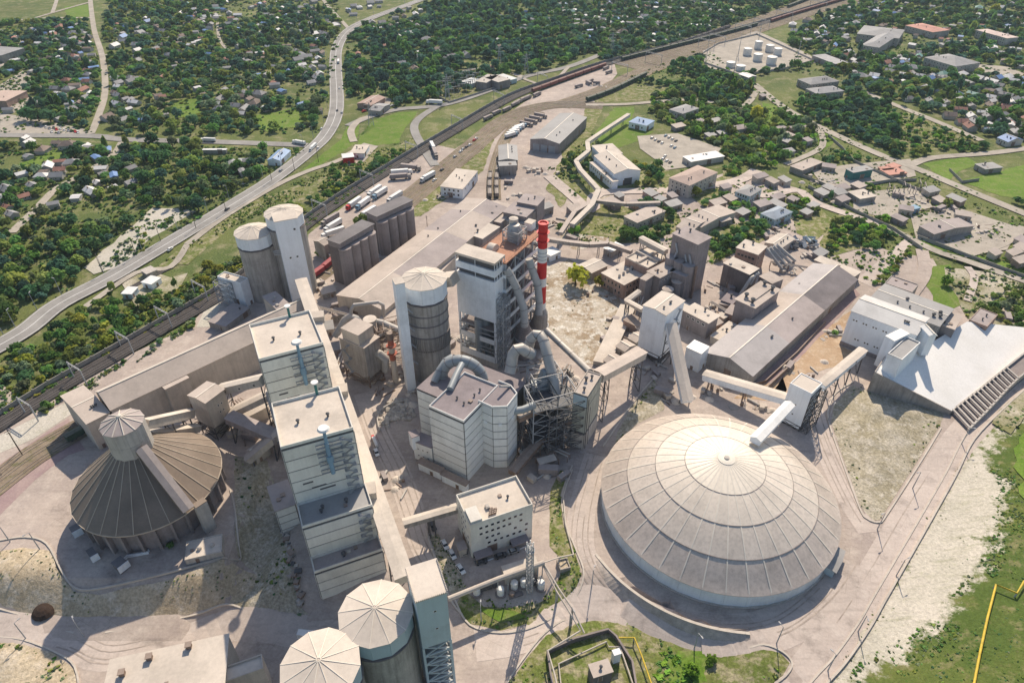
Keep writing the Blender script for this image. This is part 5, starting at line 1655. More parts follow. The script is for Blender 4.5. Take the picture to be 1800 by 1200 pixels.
# elbows on the lattice right of the mill
duct('elbow_duct', 'pale hooked duct over the steel lattice, left one of two', [G((896, 655), 28), G((899, 640), 31), G((902, 622), 36), G((908, 614), 38), G((916, 612), 38), G((925, 618), 36), G((936, 622), 34)], 2.25, m_duct, fl=2)
duct('elbow_duct', 'pale hooked duct over the steel lattice, long right one running down to the ground', [G((930, 608), 33), G((933, 596), 37), G((941, 588), 39.5), G((949, 588), 39.5), G((956, 600), 38), G((962, 625), 34), G((970, 655), 29), G((979, 695), 21), G((990, 715), 16), G((1001, 731), 12)], 2.1, m_duct, fl=1, n=18)
duct('sloping_duct', 'straight dusty duct sloping across the waste ground behind the hooked ducts', [G((960, 580), 20), G((985, 604), 18), G((1006, 624), 18), G((1037, 654), 24)], 1.45, m_duct, fl=1)
lt = thing('duct_support_lattice', 'dense blue-grey steel lattice carrying the hooked ducts right of the large white building', 'steel lattice', (20, 200, 0), R(20))
mb = MB()
for (x0, y0, x1, y1, z1) in ((-14, -4, -4, 6, 28), (-4, -4, 4, 6, 28), (-10, 6, 2, 14, 30)):
	lattice(mb, x0, y0, x1, y1, 0, z1, 5, .26)
mb.obj('framing', m_steel, lt)
mb = MB(); lattice(mb, -9, -8, 7, 12, 0, 26, 6, .22); lattice(mb, -2, -6, 9, 4, 0, 20, 5, .22); mb.obj('dark_framing', m_darksteel, lt)
for z in (7, 14, 22.4):
	mb = MB(); mb.box(-14, -4, z, 4, 6, z + .2); mb.obj('grating', m_darksteel, lt)
mb = MB(); mb.box(-9, 7, 8, 1, 13, 24); mb.obj('fan_casing', m_ductblue, lt)
mb = MB(); mb.lathe([(3.4, 24), (1.5, 30)], 4, c=(-4, 10), a0=R(45)); mb.obj('casing_hood', m_ductblue, lt)
mb = MB(); mb.tube([(-13, -2, 24.5), (-18, -3, 24.5), (-22, -2, 24)], 1.5, 12); mb.obj('feed_pipe', m_ductblue, lt, smooth=True)
g = G((997, 780), 0)
sl = thing('duct_foot_tower', 'slim braced steel tower under the foot of the long hooked duct', 'steel tower', (g.x, g.y + 1, 0), R(18))
mb = MB(); lattice(mb, -2.6, -2.6, 2.6, 2.6, 0, 12, 3, .26); mb.obj('framing', m_steel, sl)
mb = MB(); mb.lathe([(1.2, 10), (2.3, 12.2), (1.6, 13.5)], 12); mb.obj('boot', m_brownsteel, sl)
# grey-green clad building at the end of the sloping duct
b = bld('clinker_transfer_house', 'grey-green clad house with sandy flat roof left of the big dome', 'transfer house', (1033, 698), (1006.7, 691.7), (1060, 660.5), 28, 0, 'flat', wall=m_joint, rmat=m_dustroof, par=.5, parapet_mat=m_cream)
m_greengrey = M('grey_green_cladding', (.42, .43, .37), .7, .08, .15, .4, DUST, streak=.15)
for fc in ('PQ', 'PR'):
	bands(b, fc, 9, 22.4, 1, m_greengrey); bands(b, fc, 22.5, 27.8, 1, m_paleblue if fc == 'PQ' else m_greengrey); bands(b, fc, -.5, 8.0, 1, m_conc_lt)
windows(b, 'PR', 5, [4], .9, .9, 1)
gallery('conveyor_gallery', 'sandy gallery rising from the grey-green house towards the white lift tower at right', G((1050, 668), 23), G((1126, 627), 17), 5.2, 3.4, m_cream, m_dustroof)
gallery('conveyor_gallery', 'thin sandy gallery alongside the broader one behind the grey-green house', G((1064, 655), 15), G((1122, 618), 15), 2.6, 2.2, m_cream, m_dustroof, spacing=20)
gallery('conveyor_gallery', 'pinkish gallery from the faceted bay through the steel lattice', G((909, 738), 19), G((972, 710), 19), 3.6, 2.6, m_brownsteel, m_dustroof, spacing=18)
gallery('conveyor_gallery', 'dark low belt gallery running diagonally beneath the steel lattice', G((900, 835), 3), G((985, 735), 4), 3.2, 2.2, m_brownsteel, m_brownsteel, legs=False)
for px, lab in (((930, 800), 'small plant skid in the shade below the steel lattice'), ((962, 815), 'grey machine shed with open frame right of the faceted bay'), ((960, 770), 'grey blower unit in the shade behind the machine shed')):
	g = G(px)
	r_ = thing('plant_skid', lab, 'machine', (g.x, g.y, 0), R(20), 'plant skids')
	mb = MB(); lattice(mb, -4, -2, 4, 2, 0, 3.2, 1, .2); mb.obj('frame', m_brownsteel, r_)
	mb = MB(); mb.box(-3, -1.4, .2, 0, 1.4, 2.4); mb.obj('casing', m_conc_lt, r_)
	mb = MB(); mb.box(-4.2, -2.2, 3.2, 3.2, 1.2, 3.35); mb.obj('roof', m_dustroof2, r_)
# ------------------------------------------------------------------ office block
b = bld('office_block', 'five-storey pale office block with rows of windows and shaded parapet roof', 'office block', (826.7, 926.7), (936.7, 890), (801, 873), 16.5, -.5, 'flat', wall=m_clad, rmat=m_dustroof2, par=1.2, parapet_mat=m_clad)
OB = b
windows(b, 'PQ', 9, [14.2, 11.2, 8.2], 1.3, 1.3, 2.6, 1.2, .12)
windows(b, 'PQ', 8, [5.3], 1.3, 1.3, 3, 1.2, .1)
windows(b, 'PR', 5, [14, 11, 8, 5], 1.2, 1.3, 2, 2, .25)
f = b.fmap['PQ']
_, ln, t = face_xy(b, f)
for x0, x1, nm in ((.02, .3, 'entrance_canopy'), (.62, .9, 'entrance_canopy')):
	mb = MB(); mb.box(ln*x0, -3.2, 3.1, ln*x1, -.02, 3.5, 0); mb.box(ln*x0, -3.2, .2, ln*x1, -3.0, 1.0, 1); mb.box(ln*x0, -.2, .3, ln*x1, -.05, 3, 2)
	mb.obj(nm, [m_duskroof, m_white, m_glass], b.root, to_local(b, f, 0, 0, 0), t)
for k in range(10):
	mb = MB(); mb.box(-.5, -.25, 0, .5, .25, .8)
	mb.obj('roof_unit', m_brownsteel, b.root, (b.L*(.35 + .03*(k % 3) + .006*k), b.W*(.15 + .05*(k // 3)), 17.1))
mb = MB(); mb.box(0, 0, 0, 4, 6, 2); o = mb.obj('stair_head', m_clad, b.root, (.4, .4, 17.0))
b2 = bld('office_porch', 'low pinkish porch on the left side of the office block', 'porch', (815, 951), (820, 963), (803, 955), 4, -.5, 'flat', wall=m_cream, rmat=m_pinkroof, group=None)
gallery('pedestrian_bridge', 'roofed footbridge from the office block to the stepped building', G((803, 897), 9), G((710, 924), 9), 2.6, 2.2, m_conc, m_dustroof2, spacing=40, ends=(.45, .55))
# ------------------------------------------------------------------ yard in front of the office: transformers, mast, pipe bridge
b = bld('switch_house', 'small flat-roofed switch house in front of the office block', 'switch house', (888, 1012), (946, 992), (884, 995), 4, -.8, 'flat', wall=m_cream, rmat=m_dustroof2, over=.2)
g = GT((930, 1040))
mast = thing('radio_mast', 'tall grey lattice mast standing in the small equipment yard', 'mast', g, R(15))
mb = MB(); lattice(mb, -.9, -.9, .9, .9, 0, 24.6, 13, .15); mb.obj('lattice', m_steel, mast)
mb = MB()
for k in range(5): mb.tube([(.9*math.cos(k*1.26), .9*math.sin(k*1.26), 24), (1.1*math.cos(k*1.26), 1.1*math.sin(k*1.26), 26)], .18, 6)
mb.obj('antenna', m_whitep, mast)
mb = MB(); mb.lathe([(1.6, 22.5), (1.6, 22.7)], 10); mb.obj('platform', m_steel, mast)
EQ = [((838, 1042), 'tank'), ((850, 1036), 'unit'), ((860, 1033), 'unit'), ((871, 1030), 'unit'), ((880, 1043), 'tank'), ((904, 1032), 'tank'), ((906, 1045), 'skid'), ((921, 1028), 'tank'), ((945, 1028), 'unit'), ((950, 1022), 'unit'), ((938, 1026), 'unit'), ((951, 1032), 'tank')]
tk = None
LBL = ['leftmost white tank under the pipe bridge', 'dark transformer second from left under the pipe bridge', 'dark transformer in the middle of the row under the pipe bridge', 'dark transformer at the right end of the row under the pipe bridge', 'white tank on a dark oval stand left of the switch house', 'tall white drum in front of the switch house', 'low dark pump skid in front of the tall white drum', 'white drum just left of the lattice mast', 'dark transformer right of the lattice mast', 'dark transformer nearest the pipe trestle', 'dark transformer touching the lattice mast foot', 'small white tank right of the lattice mast']
for (px, kd), lab in zip(EQ, LBL):
	g = GT(px)
	r_ = thing('yard_equipment', lab, 'tank' if kd == 'tank' else 'transformer' if kd == 'unit' else 'pump skid', g, R(18))
	mb = MB()
	if kd == 'tank':
		mb.lathe([(1.25, .3), (1.25, 3.0), (.9, 3.3)], 16, 0); mb.obj('vessel', m_whitep, r_, smooth=True)
		mb = MB(); mb.lathe([(1.9, 0), (1.9, .3)], 16); mb.obj('base', m_darkconc, r_)
	elif kd == 'unit':
		mb.box(-.9, -.7, .2, .9, .7, 2.2); mb.obj('casing', m_darksteel, r_)
		mb = MB()
		for q in range(5): mb.box(-.9 + q*.4, .7, .4, -.75 + q*.4, 1.1, 2.0)
		mb.obj('fins', m_steel, r_)
		mb = MB(); mb.tube([(0, 0, 2.2), (0, 0, 3.2)], .16, 8); mb.obj('bushing', m_whitep, r_)
	else:
		mb.box(-2.4, -1, 0, 2.4, 1, .5); mb.obj('base', m_darkconc, r_)
		mb = MB(); mb.lathe([(.9, .5), (.9, 1.9)], 14, c=(-1.2, 0)); mb.obj('pump', m_brownsteel, r_)
def piperun(name, label, pts, r, mat, posts=(), cat='pipe', zs=0.0, pm=None):
	root = thing(name, label, cat, (pts[0][0], pts[0][1], 0))
	o_ = Vector((pts[0][0], pts[0][1], 0))
	mb = MB(); mb.tube([Vector(p) - o_ for p in pts], r, 10); mb.obj('pipe_run', mat, root, smooth=False)
	for p in posts:
		p = Vector(p); zg = zt(p.x, p.y)
		mb = MB(); mb.beam(Vector((p.x, p.y, zg - .3)) - o_, p - o_, .35, .35)
		mb.obj('post', pm or m_steel, root)
	return root
pb = piperun('pipe_bridge', 'fat beige pipe bridge from the blue lift tower across the equipment yard', [G((788, 1052), 7), G((875, 1017), 7), G((956, 988), 7)], .85, m_cream, [G((875, 1018), 6.6), G((893, 1011), 6.6), G((946, 991), 6.6), G((954, 988), 6.6)])
piperun('thin_pipe', 'upper of two thin beige pipes from the pipe bridge to the fenced pit', [G((956, 990), 6.5), G((981, 1032), 5), G((1007, 1070), 4.5), G((1027, 1112), 1.6)], .28, m_kerb, [G((981, 1032), 5), G((1007, 1070), 4.5)])
piperun('thin_pipe', 'lower of two thin beige pipes from the pipe bridge to the fenced pit', [G((954, 992), 6), G((978, 1038), 4.5), G((1003, 1078), 4), G((1020, 1108), 2), G((963, 1143), 1), G((975, 1185), 1), G((985, 1230), 1)], .28, m_kerb, [G((978, 1038), 4.5), G((1003, 1078), 4)])
piperun('thin_pipe', 'thin pipe running right from the pipe bridge to the kerb of the dome road', [G((956, 988), 7), G((983, 979), 4), G((1008, 974), 2)], .25, m_kerb, [G((983, 979), 4)])
piperun('thin_pipe', 'thin beige pipe following the kerb below the dome road', [GT((1008, 974), 1), GT((994, 920), 1), GT((990, 872), 1), GT((996, 850), 1), GT((1006, 825), 1.2)], .25, m_kerb, [])
b = bld('pump_pit', 'small open concrete pump pit beside the kerb right of the equipment yard', 'pit', (985, 1003), (1003, 998), (979, 985), 1.2, -1.5, 'flat', wall=m_conc, rmat=m_dry, par=.7)
# fenced pit with hut at the bottom
pit = thing('pit_wall', 'low dark wall round the fenced pit at the bottom of the picture', 'wall')
wall_line('wall_run', poly_w('975,1240 962,1150 1010,1128 1068,1112 1082,1124 1110,1168 1122,1240'), .6, 2.6, m_darkconc, pit)
b = bld('pit_hut', 'small dark brick hut with flat pale roof inside the fenced pit', 'hut', (1044, 1190), (1076, 1178), (1037, 1168), 3.5, -2.6, 'flat', wall=m_darkconc, rmat=m_dustroof, over=.25)
roof_vents(b, [(.5, .5)], .7)
piperun('thin_pipe', 'beige pipe looping round inside the fenced pit', [GT((990, 1240), 1.5), GT((982, 1166), 1.5), GT((1066, 1127), 1.5), GT((1070, 1136), 1.5), GT((1090, 1136), 1.5), GT((1112, 1200), 1.5), GT((1125, 1250), 1.5)], .25, m_kerb, [GT((1066, 1127), 1.5), GT((1090, 1136), 1.5)])
piperun('gas_pipe', 'short yellow gas pipe bending along the fenced pit at the bottom', [GT((1088, 1128), 2), GT((1088, 1120), 2.6), GT((1115, 1120), 2.6), GT((1128, 1152), 2.4), GT((1150, 1215), 2.4)], .26, m_yellow, [GT((1088, 1120), 2.6), GT((1115, 1120), 2.6), GT((1128, 1152), 2.4)], cat='gas pipe')
piperun('gas_pipe', 'long yellow gas pipe climbing the green hillside at lower right', [GT((1705, 1240), 1.5), GT((1722, 1150), 1.8), GT((1736, 1085), 1.8), GT((1751, 1027), 2.2), GT((1788, 1042), 2.2), GT((1800, 1022), 2.4), GT((1825, 1000), 2.2)], .34, m_yellow, [GT((1722, 1150), 1.8), GT((1736, 1085), 1.8), GT((1751, 1027), 2.2), GT((1788, 1042), 2.2)], cat='gas pipe')
b = bld('pit_cabinet', 'small white cabinet inside the fenced pit right of the brick hut', 'cabinet', (1080, 1152), (1092, 1148), (1076, 1143), 1.4, -2.6, 'flat', wall=m_white, rmat=m_white, over=.1)
# ------------------------------------------------------------------ white lift tower, cube and the long hall on the right
b = bld('white_lift_tower', 'white clad lift tower with shallow gable roof above the big dome', 'lift tower', (1170.7, 554.7), (1132, 536), (1201, 528), 27.6, 4.5, 'gable2', .8, m_white, m_dustroof2)
WT = b
mb = MB(); lattice(mb, .2, .2, b.L - .2, b.W - .2, -6, 0, 1, .45); mb.obj('leg_frame', m_darksteel, b.root)
stair_run(b, 'PR', .62, 2, 21, 3.0)
mb = MB(); mb.box(b.L*.1, b.W*.1, -4.5, b.L*.9, b.W*.9, -.5); mb.obj('undercroft', m_darkconc, b.root)
gallery('conveyor_gallery', 'cream gallery dropping from the white lift tower towards the dome', G((1177, 574), 20), G((1206, 708), 2), 4.6, 3.2, m_white, m_dustroof2, spacing=14)
b = bld('white_cube_tower', 'small white cube tower at the near end of the long patched hall', 'tower', (1233, 622.7), (1207, 610), (1246, 609), 10.7, 0, 'flat', wall=m_white, rmat=m_whitep, over=.1)
b = bld('long_patched_hall', 'very long gable hall with grey, pink and dark patched roof, right of centre', 'hall', (1323, 661), (1500, 489), (1243, 616), 6.5, -.5, 'gable', 3.6, m_conc, m_pinkroof,
		patches=[(0, .33, m_greyroof), (.33, .68, m_pinkroof), (.68, 1, m_darkroof)] if False else [(0, .30, (m_M1 := M('light_grey_dust_roof', (.47, .435, .42), .95, .1, .08), m_M1)), (.30, .64, (m_M2 := M('warm_pink_dust_roof', (.46, .395, .37), .95, .1, .08), m_dustroof)), (.64, 1, (m_M3 := M('dark_patched_roof', (.235, .21, .21), .95, .16, .15), m_M1))])
HALL = b
roof_vents(b, [(.75, .8)], .9)
b = bld('hall_lean_to', 'low roofed strip along the far gable of the long patched hall', 'lean-to', (1502, 486), (1432, 457), (1512, 478), 5, 0, 'flat', wall=m_conc, rmat=m_dustroof2)
wl = thing('yard_wall', 'long brown wall along the near side of the long patched hall', 'wall')
wall_line('wall_run', poly_w('1318,680 1345,672 1400,622 1450,568'), .5, 1.6, m_brownsteel, wl)
wl = thing('yard_wall', 'dark rusty wall between the ochre yard and the long patched hall', 'wall')
wall_line('wall_run', poly_w('1342,690 1395,640'), .6, 2.4, m_brownsteel, wl)
gallery('conveyor_gallery', 'long cream gallery from the white cube tower to the small lift tower above the dome', G((1238, 664), 4), G((1386, 708), 9), 4.6, 3.0, m_white, m_dustroof2, spacing=12, mleg=m_brownsteel)
b = bld('dome_lift_tower', 'slim white lift tower feeding the big dome', 'lift tower', (1426.7, 693), (1390, 673), (1443, 673), 20.4, 2.5, 'flat', wall=m_white, rmat=m_dustroof2, par=.4)
windows(b, 'PQ', 1, [9, 4], .8, .8, 2.5)
mb = MB(); lattice(mb, .1, .1, b.L - .1, b.W - .1, -3, 0, 1, .35); mb.obj('leg_frame', m_darksteel, b.root)
mb = MB()
x0 = (b.L + .2, 0) if b.fmap['PR'] == 1 else None
f = b.fmap['PR']; _, ln, t = face_xy(b, f)
lattice(mb, .3, -3, ln - .3, -.2, -3, 16, 5, .22)
mb.obj('stair_tower', m_darksteel, b.root, to_local(b, f, 0, 0, 0), t)
T2 = b
g1, g2 = G((1386, 716), 16.5), Vector((DOME[0] + 13, DOME[1] + 10, 21.8))
gallery('conveyor_gallery', 'short white round-topped gallery from the slim lift tower onto the dome', g1, g2, 3.8, 1.9, m_white, m_whitep, legs=False, gable=.9)
gallery('conveyor_gallery', 'white gallery on dark trestles from the slim lift tower to the white gabled factory', G((1440, 684), 11), G((1514, 622), 9), 3.8, 2.8, m_white, m_dustroof2, spacing=9, windows_n=2)
# ------------------------------------------------------------------ white gabled factory, lime yard and ramp
b = bld('white_gabled_factory', 'white factory with gabled roof and tiny paired windows beside the lime yard', 'factory', (1496.7, 546.5), (1612, 588), (1524, 520), 19.5, 0, 'gable', 2.2, m_white, m_whitep,
		patches=[(0, .5, M('white_dusty_roof', (.60, .585, .56), .7, .07, .1)), (.5, 1, bpy.data.materials['white_dusty_roof'] if 'white_dusty_roof' in bpy.data.materials else m_dustroof2)])
WF = b
f = b.fmap['PQ']; _, ln, t = face_xy(b, f)
for z, x0 in ((15, .08), (5.5, .2)):
	for i in range(8): put(window_mesh(.9, .9), 'window', b.root, to_local(b, f, ln*(x0 + .155*(i//2)) + 1.3*(i % 2), 0, z), t)
mb = MB(); mb.box(-.08, -.3, -1, b.L + .1, -.02, 2.2); mb.obj('plinth', m_mauveconc, b.root)
b = bld('factory_tower', 'white flat-roofed tower at the near corner of the white gabled factory', 'tower', (1585, 634), (1563, 620), (1611, 601), 19, 8, 'flat', wall=m_white, rmat=m_greyroof, par=.7, parapet_mat=m_whitep)
b = bld('factory_bay', 'white bay between the gabled factory and its corner tower', 'bay', (1572, 600), (1562, 588), (1590, 582), 20.5, 6, 'flat', wall=m_white, rmat=m_whitep, over=.1)
b = bld('raised_hood', 'white raised hood at the right end of the gabled factory roof', 'hood', (1634, 590), (1622, 574), (1645, 588), 21.5, 12, 'gable', 1.0, m_white, m_whitep)
b = bld('grey_roofed_hall', 'grey gable hall behind the white gabled factory', 'hall', (1528, 527), (1650, 575), (1554, 498.7), 16, 0, 'gable', 1.0, m_conc, m_greyroof)
roof_vents(b, [(.42, .55), (.85, .3), (.9, .5), (.93, .35)], 1.2)
b = bld('brown_annex', 'brown box annex at the right end of the grey gable hall', 'annex', (1678, 580), (1648, 570), (1692, 556), 14, 8, 'flat', wall=m_mauveconc, rmat=m_dustroof, over=.15)
b = bld('flat_annex', 'grey flat-roofed annex with parapet behind the grey gable hall', 'annex', (1603, 515), (1556, 497), (1611, 500), 7, 0, 'flat', wall=m_conc, rmat=m_pinkroof, par=.5)
b = bld('brick_ruin', 'small brown brick building with open windows right of the grey hall', 'ruin', (1735, 575), (1704, 562), (1752, 553), 10, 3, 'flat', wall=m_brick, rmat=m_pinkroof, par=.4)
windows(b, 'PQ', 3, [4.6, 1.5], 1.3, 1.3, 1, 1, 0, m_brick)
# raised lime yard
YZ = 10.0
pA, pB, pC = G((1538.7, 655), 10.5), G((1671.7, 722.7), 1.8), G((1640, 600), 10.2)
pn = (pB - pA).cross(pC - pA).normalized()
def G_plane(a, c):
	d, o_ = Vector(ray(a, c)), Vector((0, 0, CAM_H))
	return o_ + d*((pA - o_).dot(pn)/d.dot(pn))
y3 = [G_plane(a, c) for a, c, z in ((1538.7, 655, 10.5), (1556, 628, 10.5), (1640, 600, 10.5), (1700, 565, 10), (1800, 575, 9.5), (1860, 590, 8), (1800, 622, 5.6), (1753, 658, 4), (1716, 688, 2.8), (1671.7, 722.7, 1.8))]
ypoly = [(p.x, p.y) for p in y3]
yd = thing('lime_yard', 'raised white lime-dusted yard held by a concrete retaining wall', 'raised yard', (0, 0, 0))
yd['kind'] = 'structure'
mb = MB(); n = len(y3)
mb.add([(p.x, p.y, -3) for p in y3] + [p[:] for p in y3], [(i, (i+1) % n, n + (i+1) % n, n + i)[::-1] for i in range(n)], 0)
mb.add([p[:] for p in y3], [tuple(range(n))[::-1]], 1); mb.obj('yard_deck', [m_conc, m_lime], yd)
wr = thing('retaining_wall', 'straight grey retaining wall below the white lime yard', 'retaining wall')
seq = [y3[1], y3[0], y3[-1]]
for a, c in zip(seq[:-1], seq[1:]):
	za, zc = a.z, c.z; a, c = Vector((a.x, a.y, 0)), Vector((c.x, c.y, 0)); d = c - a; n = max(1, int(d.length/6))
	for i in range(n):
		mb = MB(); L_ = d.length/n
		z0_, z1_ = za + (zc - za)*i/n + .5, za + (zc - za)*(i+1)/n + .5; mb.add([(.04, -.45, -3), (L_-.04, -.45, -3), (L_-.04, 0, -3), (.04, 0, -3), (.04, -.45, z0_), (L_-.04, -.45, z1_), (L_-.04, 0, z1_), (.04, 0, z0_)], [(0, 1, 5, 4), (1, 2, 6, 5), (2, 3, 7, 6), (3, 0, 4, 7), (4, 5, 6, 7)]); mb.obj('wall_panel', m_conc, wr, (a + d*i/n)[:], math.atan2(d.y, d.x))
# ramp with cross beams
rl = [G((a, c), z) for a, c, z in ((1671, 724, .6), (1716, 690, 1.6), (1753, 660, 2.8), (1800, 622, 4.6), (1850, 585, 6))]
rr = [G((a, c), z) for a, c, z in ((1701, 757, .6), (1736, 722, 1.6), (1780, 674, 2.8), (1822, 640, 4.6), (1880, 600, 6))]
def alongline(pts, t):
	ds = [0]
	for a, c in zip(pts[:-1], pts[1:]): ds.append(ds[-1] + (c - a).length)
	s = t*ds[-1]
	for i in range(len(pts)-1):
		if s <= ds[i+1]: return pts[i].lerp(pts[i+1], (s - ds[i])/(ds[i+1] - ds[i]))
	return pts[-1]
rb = thing('beamed_ramp', 'sunken ramp crossed by a ladder of concrete beams below the lime yard', 'ramp')
mb = MB()
for k in range(12):
	a0, c0, a1, c1 = alongline(rl, k/12), alongline(rr, k/12), alongline(rl, (k+1)/12), alongline(rr, (k+1)/12)
	mb.add([a0[:], c0[:], c1[:], a1[:]], [(0, 1, 2, 3)])
mb.obj('ramp_floor', m_darkconc, rb)
UP = Vector((0, 0, 1))
for pts in (rl, rr):
	for k in range(12):
		a0, a1 = alongline(pts, k/12), alongline(pts, (k+1)/12)
		mb = MB(); mb.beam(a0 - UP*.6, a1 - UP*.6, .7, 3.6); mb.obj('side_wall', m_conc_lt, rb)
for k in range(15):
	t = .01 + .50*k/14
	mb = MB(); mb.beam(alongline(rl, t) + UP*1.1, alongline(rr, t) + UP*1.1, .8, .6); mb.obj('beam', m_conc_lt, rb)
# ------------------------------------------------------------------ concrete works right of the chimney
b = bld('concrete_silo_tower', 'tall mauve-grey concrete silo tower with sloping roof, right of the chimney', 'silo tower', (1226.7, 430), (1184, 410), (1248, 416.7), 31, 0, 'flat', wall=m_mauveconc, rmat=m_pinkroof, over=.5)
CT = b
f = b.fmap['PQ']; _, ln, t = face_xy(b, f)
for k, (x, z) in enumerate(((.2, 27), (.62, 23), (.78, 24))):
	mb = MB()
	mb.tube([to_local(b, f, ln*x, -.6, z), to_local(b, f, ln*(x + .12), -1.0, z - 4), to_local(b, f, ln*(x + .04), -1.4, z - 9), to_local(b, f, ln*(x - .06), -2.4, z - 13)], .5, 8)
	mb.obj('chute_pipe', m_steel, b.root, smooth=True)
for k in range(3):
	mb = MB(); mb.lathe([(3.3, -1), (3.3, 19.5)], 22, c=to_local(b, f, ln*(.2 + .34*k), -2.0, 0)[:2]); mb.obj('front_silo', m_mauveconc, b.root, smooth=True)
roof_vents(b, [(.3, .9), (.75, .7)], .9)
mb = MB(); mb.tube([to_local(b, f, ln + 2.2, -1, 0), to_local(b, f, ln + 2.2, -1, 20)], .7, 10); mb.obj('rust_stack', m_brownsteel, b.root)
b = bld('pipe_loft', 'mauve loft between the concrete silo tower and the low flat roofs', 'loft', (1205, 487), (1180, 475), (1222, 470), 15, 0, 'flat', wall=m_mauveconc, rmat=m_pinkroof)
for px, lab in (((1190, 494), 'short round concrete silo with pink dusty top, nearer the silo tower'), ((1174, 508), 'short round concrete silo with pink dusty top, nearer the white lift tower')):
	g = G(px, 11)
	r_ = thing('short_silo', lab, 'silo', (g.x, g.y, 0), 0, 'short silos')
	mb = MB(); mb.lathe([(2.9, -1), (2.9, 11)], 22); mb.obj('shaft', m_mauveconc, r_, smooth=True)
	mb = MB(); mb.lathe([(3.0, 11), (3.0, 11.2), (.2, 11.8)], 22); mb.obj('top', m_dustroof, r_)
b = bld('pink_workshop', 'two-storey pinkish workshop with four roof drums behind the waste ground', 'workshop', (1097, 501), (1060, 479), (1136, 478), 9, 0, 'flat', wall=m_brick, rmat=m_dustroof2, over=.4)
windows(b, 'PQ', 5, [5.6, 2], 1.3, 2, 1.5, 1.5, 0, m_cream); windows(b, 'PR', 6, [5.6, 2], 1.2, 2, 1.5, 1.5, 0, m_cream)
for k in range(4):
	mb = MB(); mb.lathe([(.7, 0), (.7, 1.4), (.3, 1.7)], 12); mb.obj('roof_drum', m_conc_lt, b.root, (b.L*(.2 + .2*k), b.W*(.42 + .03*k), 9.3))
b = bld('quartered_workshop', 'flat workshop with roof divided into four bays by raised ribs', 'workshop', (1138.7, 473), (1102, 452.7), (1173, 450), 13.5, 0, 'flat', wall=m_brick, rmat=m_dustroof2, par=.8, parapet_mat=m_dustroof2)
mb = MB(); mb.box(b.L*.46, 0, 13.5, b.L*.54, b.W, 15); mb.obj('roof_rib', m_cream, b.root)
mb = MB(); mb.box(0, b.W*.45, 13.5, b.L*.46, b.W*.55, 14.8); mb.box(b.L*.54, b.W*.45, 13.5, b.L, b.W*.55, 14.8); mb.obj('roof_rib', m_cream, b.root)
roof_vents(b, [(.25, .25), (.3, .75), (.75, .3)], .7)
gallery('conveyor_gallery', 'beige roofed gallery along the back of the quartered workshop', G((1126, 424), 17), G((1170, 447), 17), 3.4, 2.6, m_cream, m_dustroof2)
b = bld('sandy_loft', 'sandy-roofed loft between the workshops and the concrete silo tower', 'loft', (1160, 489), (1136, 478), (1198, 470), 15, 0, 'flat', wall=m_mauveconc, rmat=m_dustroof, over=.3)
windows(b, 'PR', 6, [12], 1.2, 1.0, 1)
b = bld('loft_stair', 'tall pinkish stair box at the near corner of the sandy loft', 'stair box', (1135, 494), (1126, 489), (1147, 484), 15.5, 0, 'flat', wall=m_mauveconc, rmat=m_dustroof, over=.2)
gallery('conveyor_gallery', 'cream gallery on posts between the pink workshop and the white lift tower', G((1101, 532), 8), G((1130, 548), 10), 2.4, 1.6, m_cream, m_dustroof2, spacing=6)
gallery('conveyor_gallery', 'cream gallery meeting the post gallery beside the pink workshop', G((1101, 532), 8), G((1124, 515), 10), 2.4, 1.6, m_cream, m_dustroof2, spacing=6)
b = bld('brick_shed', 'low brick shed between the pale slab and the white lift tower', 'shed', (1121, 575), (1100, 560), (1130, 562), 5, 0, 'flat', wall=m_brick, rmat=m_brownsteel)
for P, Q, Rr, z, lab in (((1118, 602), (1108, 592), (1131, 588), 4, 'small sandy wedge-roofed shed left of the white lift tower'), ((1098, 618), (1081, 610), (1118, 608), 3.5, 'low sandy shed with lean-to roof below the pale slab'), ((1076, 642), (1063, 632), (1092, 628), 3.5, 'low sandy shed beside the sloping galleries')):
	bld('sandy_shed', lab, 'shed', P, Q, Rr, z, 0, 'gable', 1.0, m_cream, m_dustroof)
b = bld('crusher_house', 'square brick crusher house with overhanging beige roof near the white lift tower', 'crusher house', (1245, 567), (1202.7, 546), (1264, 556), 10, 0, 'flat', wall=m_mauveconc, rmat=m_dustroof2, over=.8)
windows(b, 'PQ', 4, [7], 1.8, 1.2, 1)
mb = MB(); mb.box(b.L*.1, b.W*.85, 0, b.L*.8, b.W*1.8, 9); mb.obj('rear_wing', m_mauveconc, b.root)
mb = MB(); mb.box(b.L*.05, b.W*.87, 9, b.L*.85, b.W*1.85, 9.3); mb.obj('rear_roof', m_dustroof2, b.root)
b = bld('dark_store', 'dark blocky store with beige sloping roof behind the long patched hall', 'store', (1317, 482.7), (1272.7, 462.7), (1333, 472), 13.5, 0, 'flat', wall=m_darkconc, rmat=m_dustroof2, over=.4)
b = bld('mauve_store', 'low mauve base roof in front of the dark blocky store', 'shed', (1288, 535), (1268, 527), (1301, 517), 3.5, 0, 'flat', wall=m_mauveconc, rmat=m_duskroof, over=.2)
roof_vents(b, [(.5, .5)], 1.1)
b = bld('brick_mill', 'brick mill with rows of small square windows and beige roof', 'mill', (1332, 448), (1293, 437), (1351, 434.7), 13, 0, 'flat', wall=m_brick, rmat=m_dustroof2, over=.4)
windows(b, 'PQ', 5, [9, 5.5, 2], 1.7, 1.5, 1, 1, 0, m_mauveconc); windows(b, 'PR', 3, [9, 5.5], 1.5, 1.5, 1, 1, 0, m_mauveconc)
roof_vents(b, [(.3, .8)], .9)
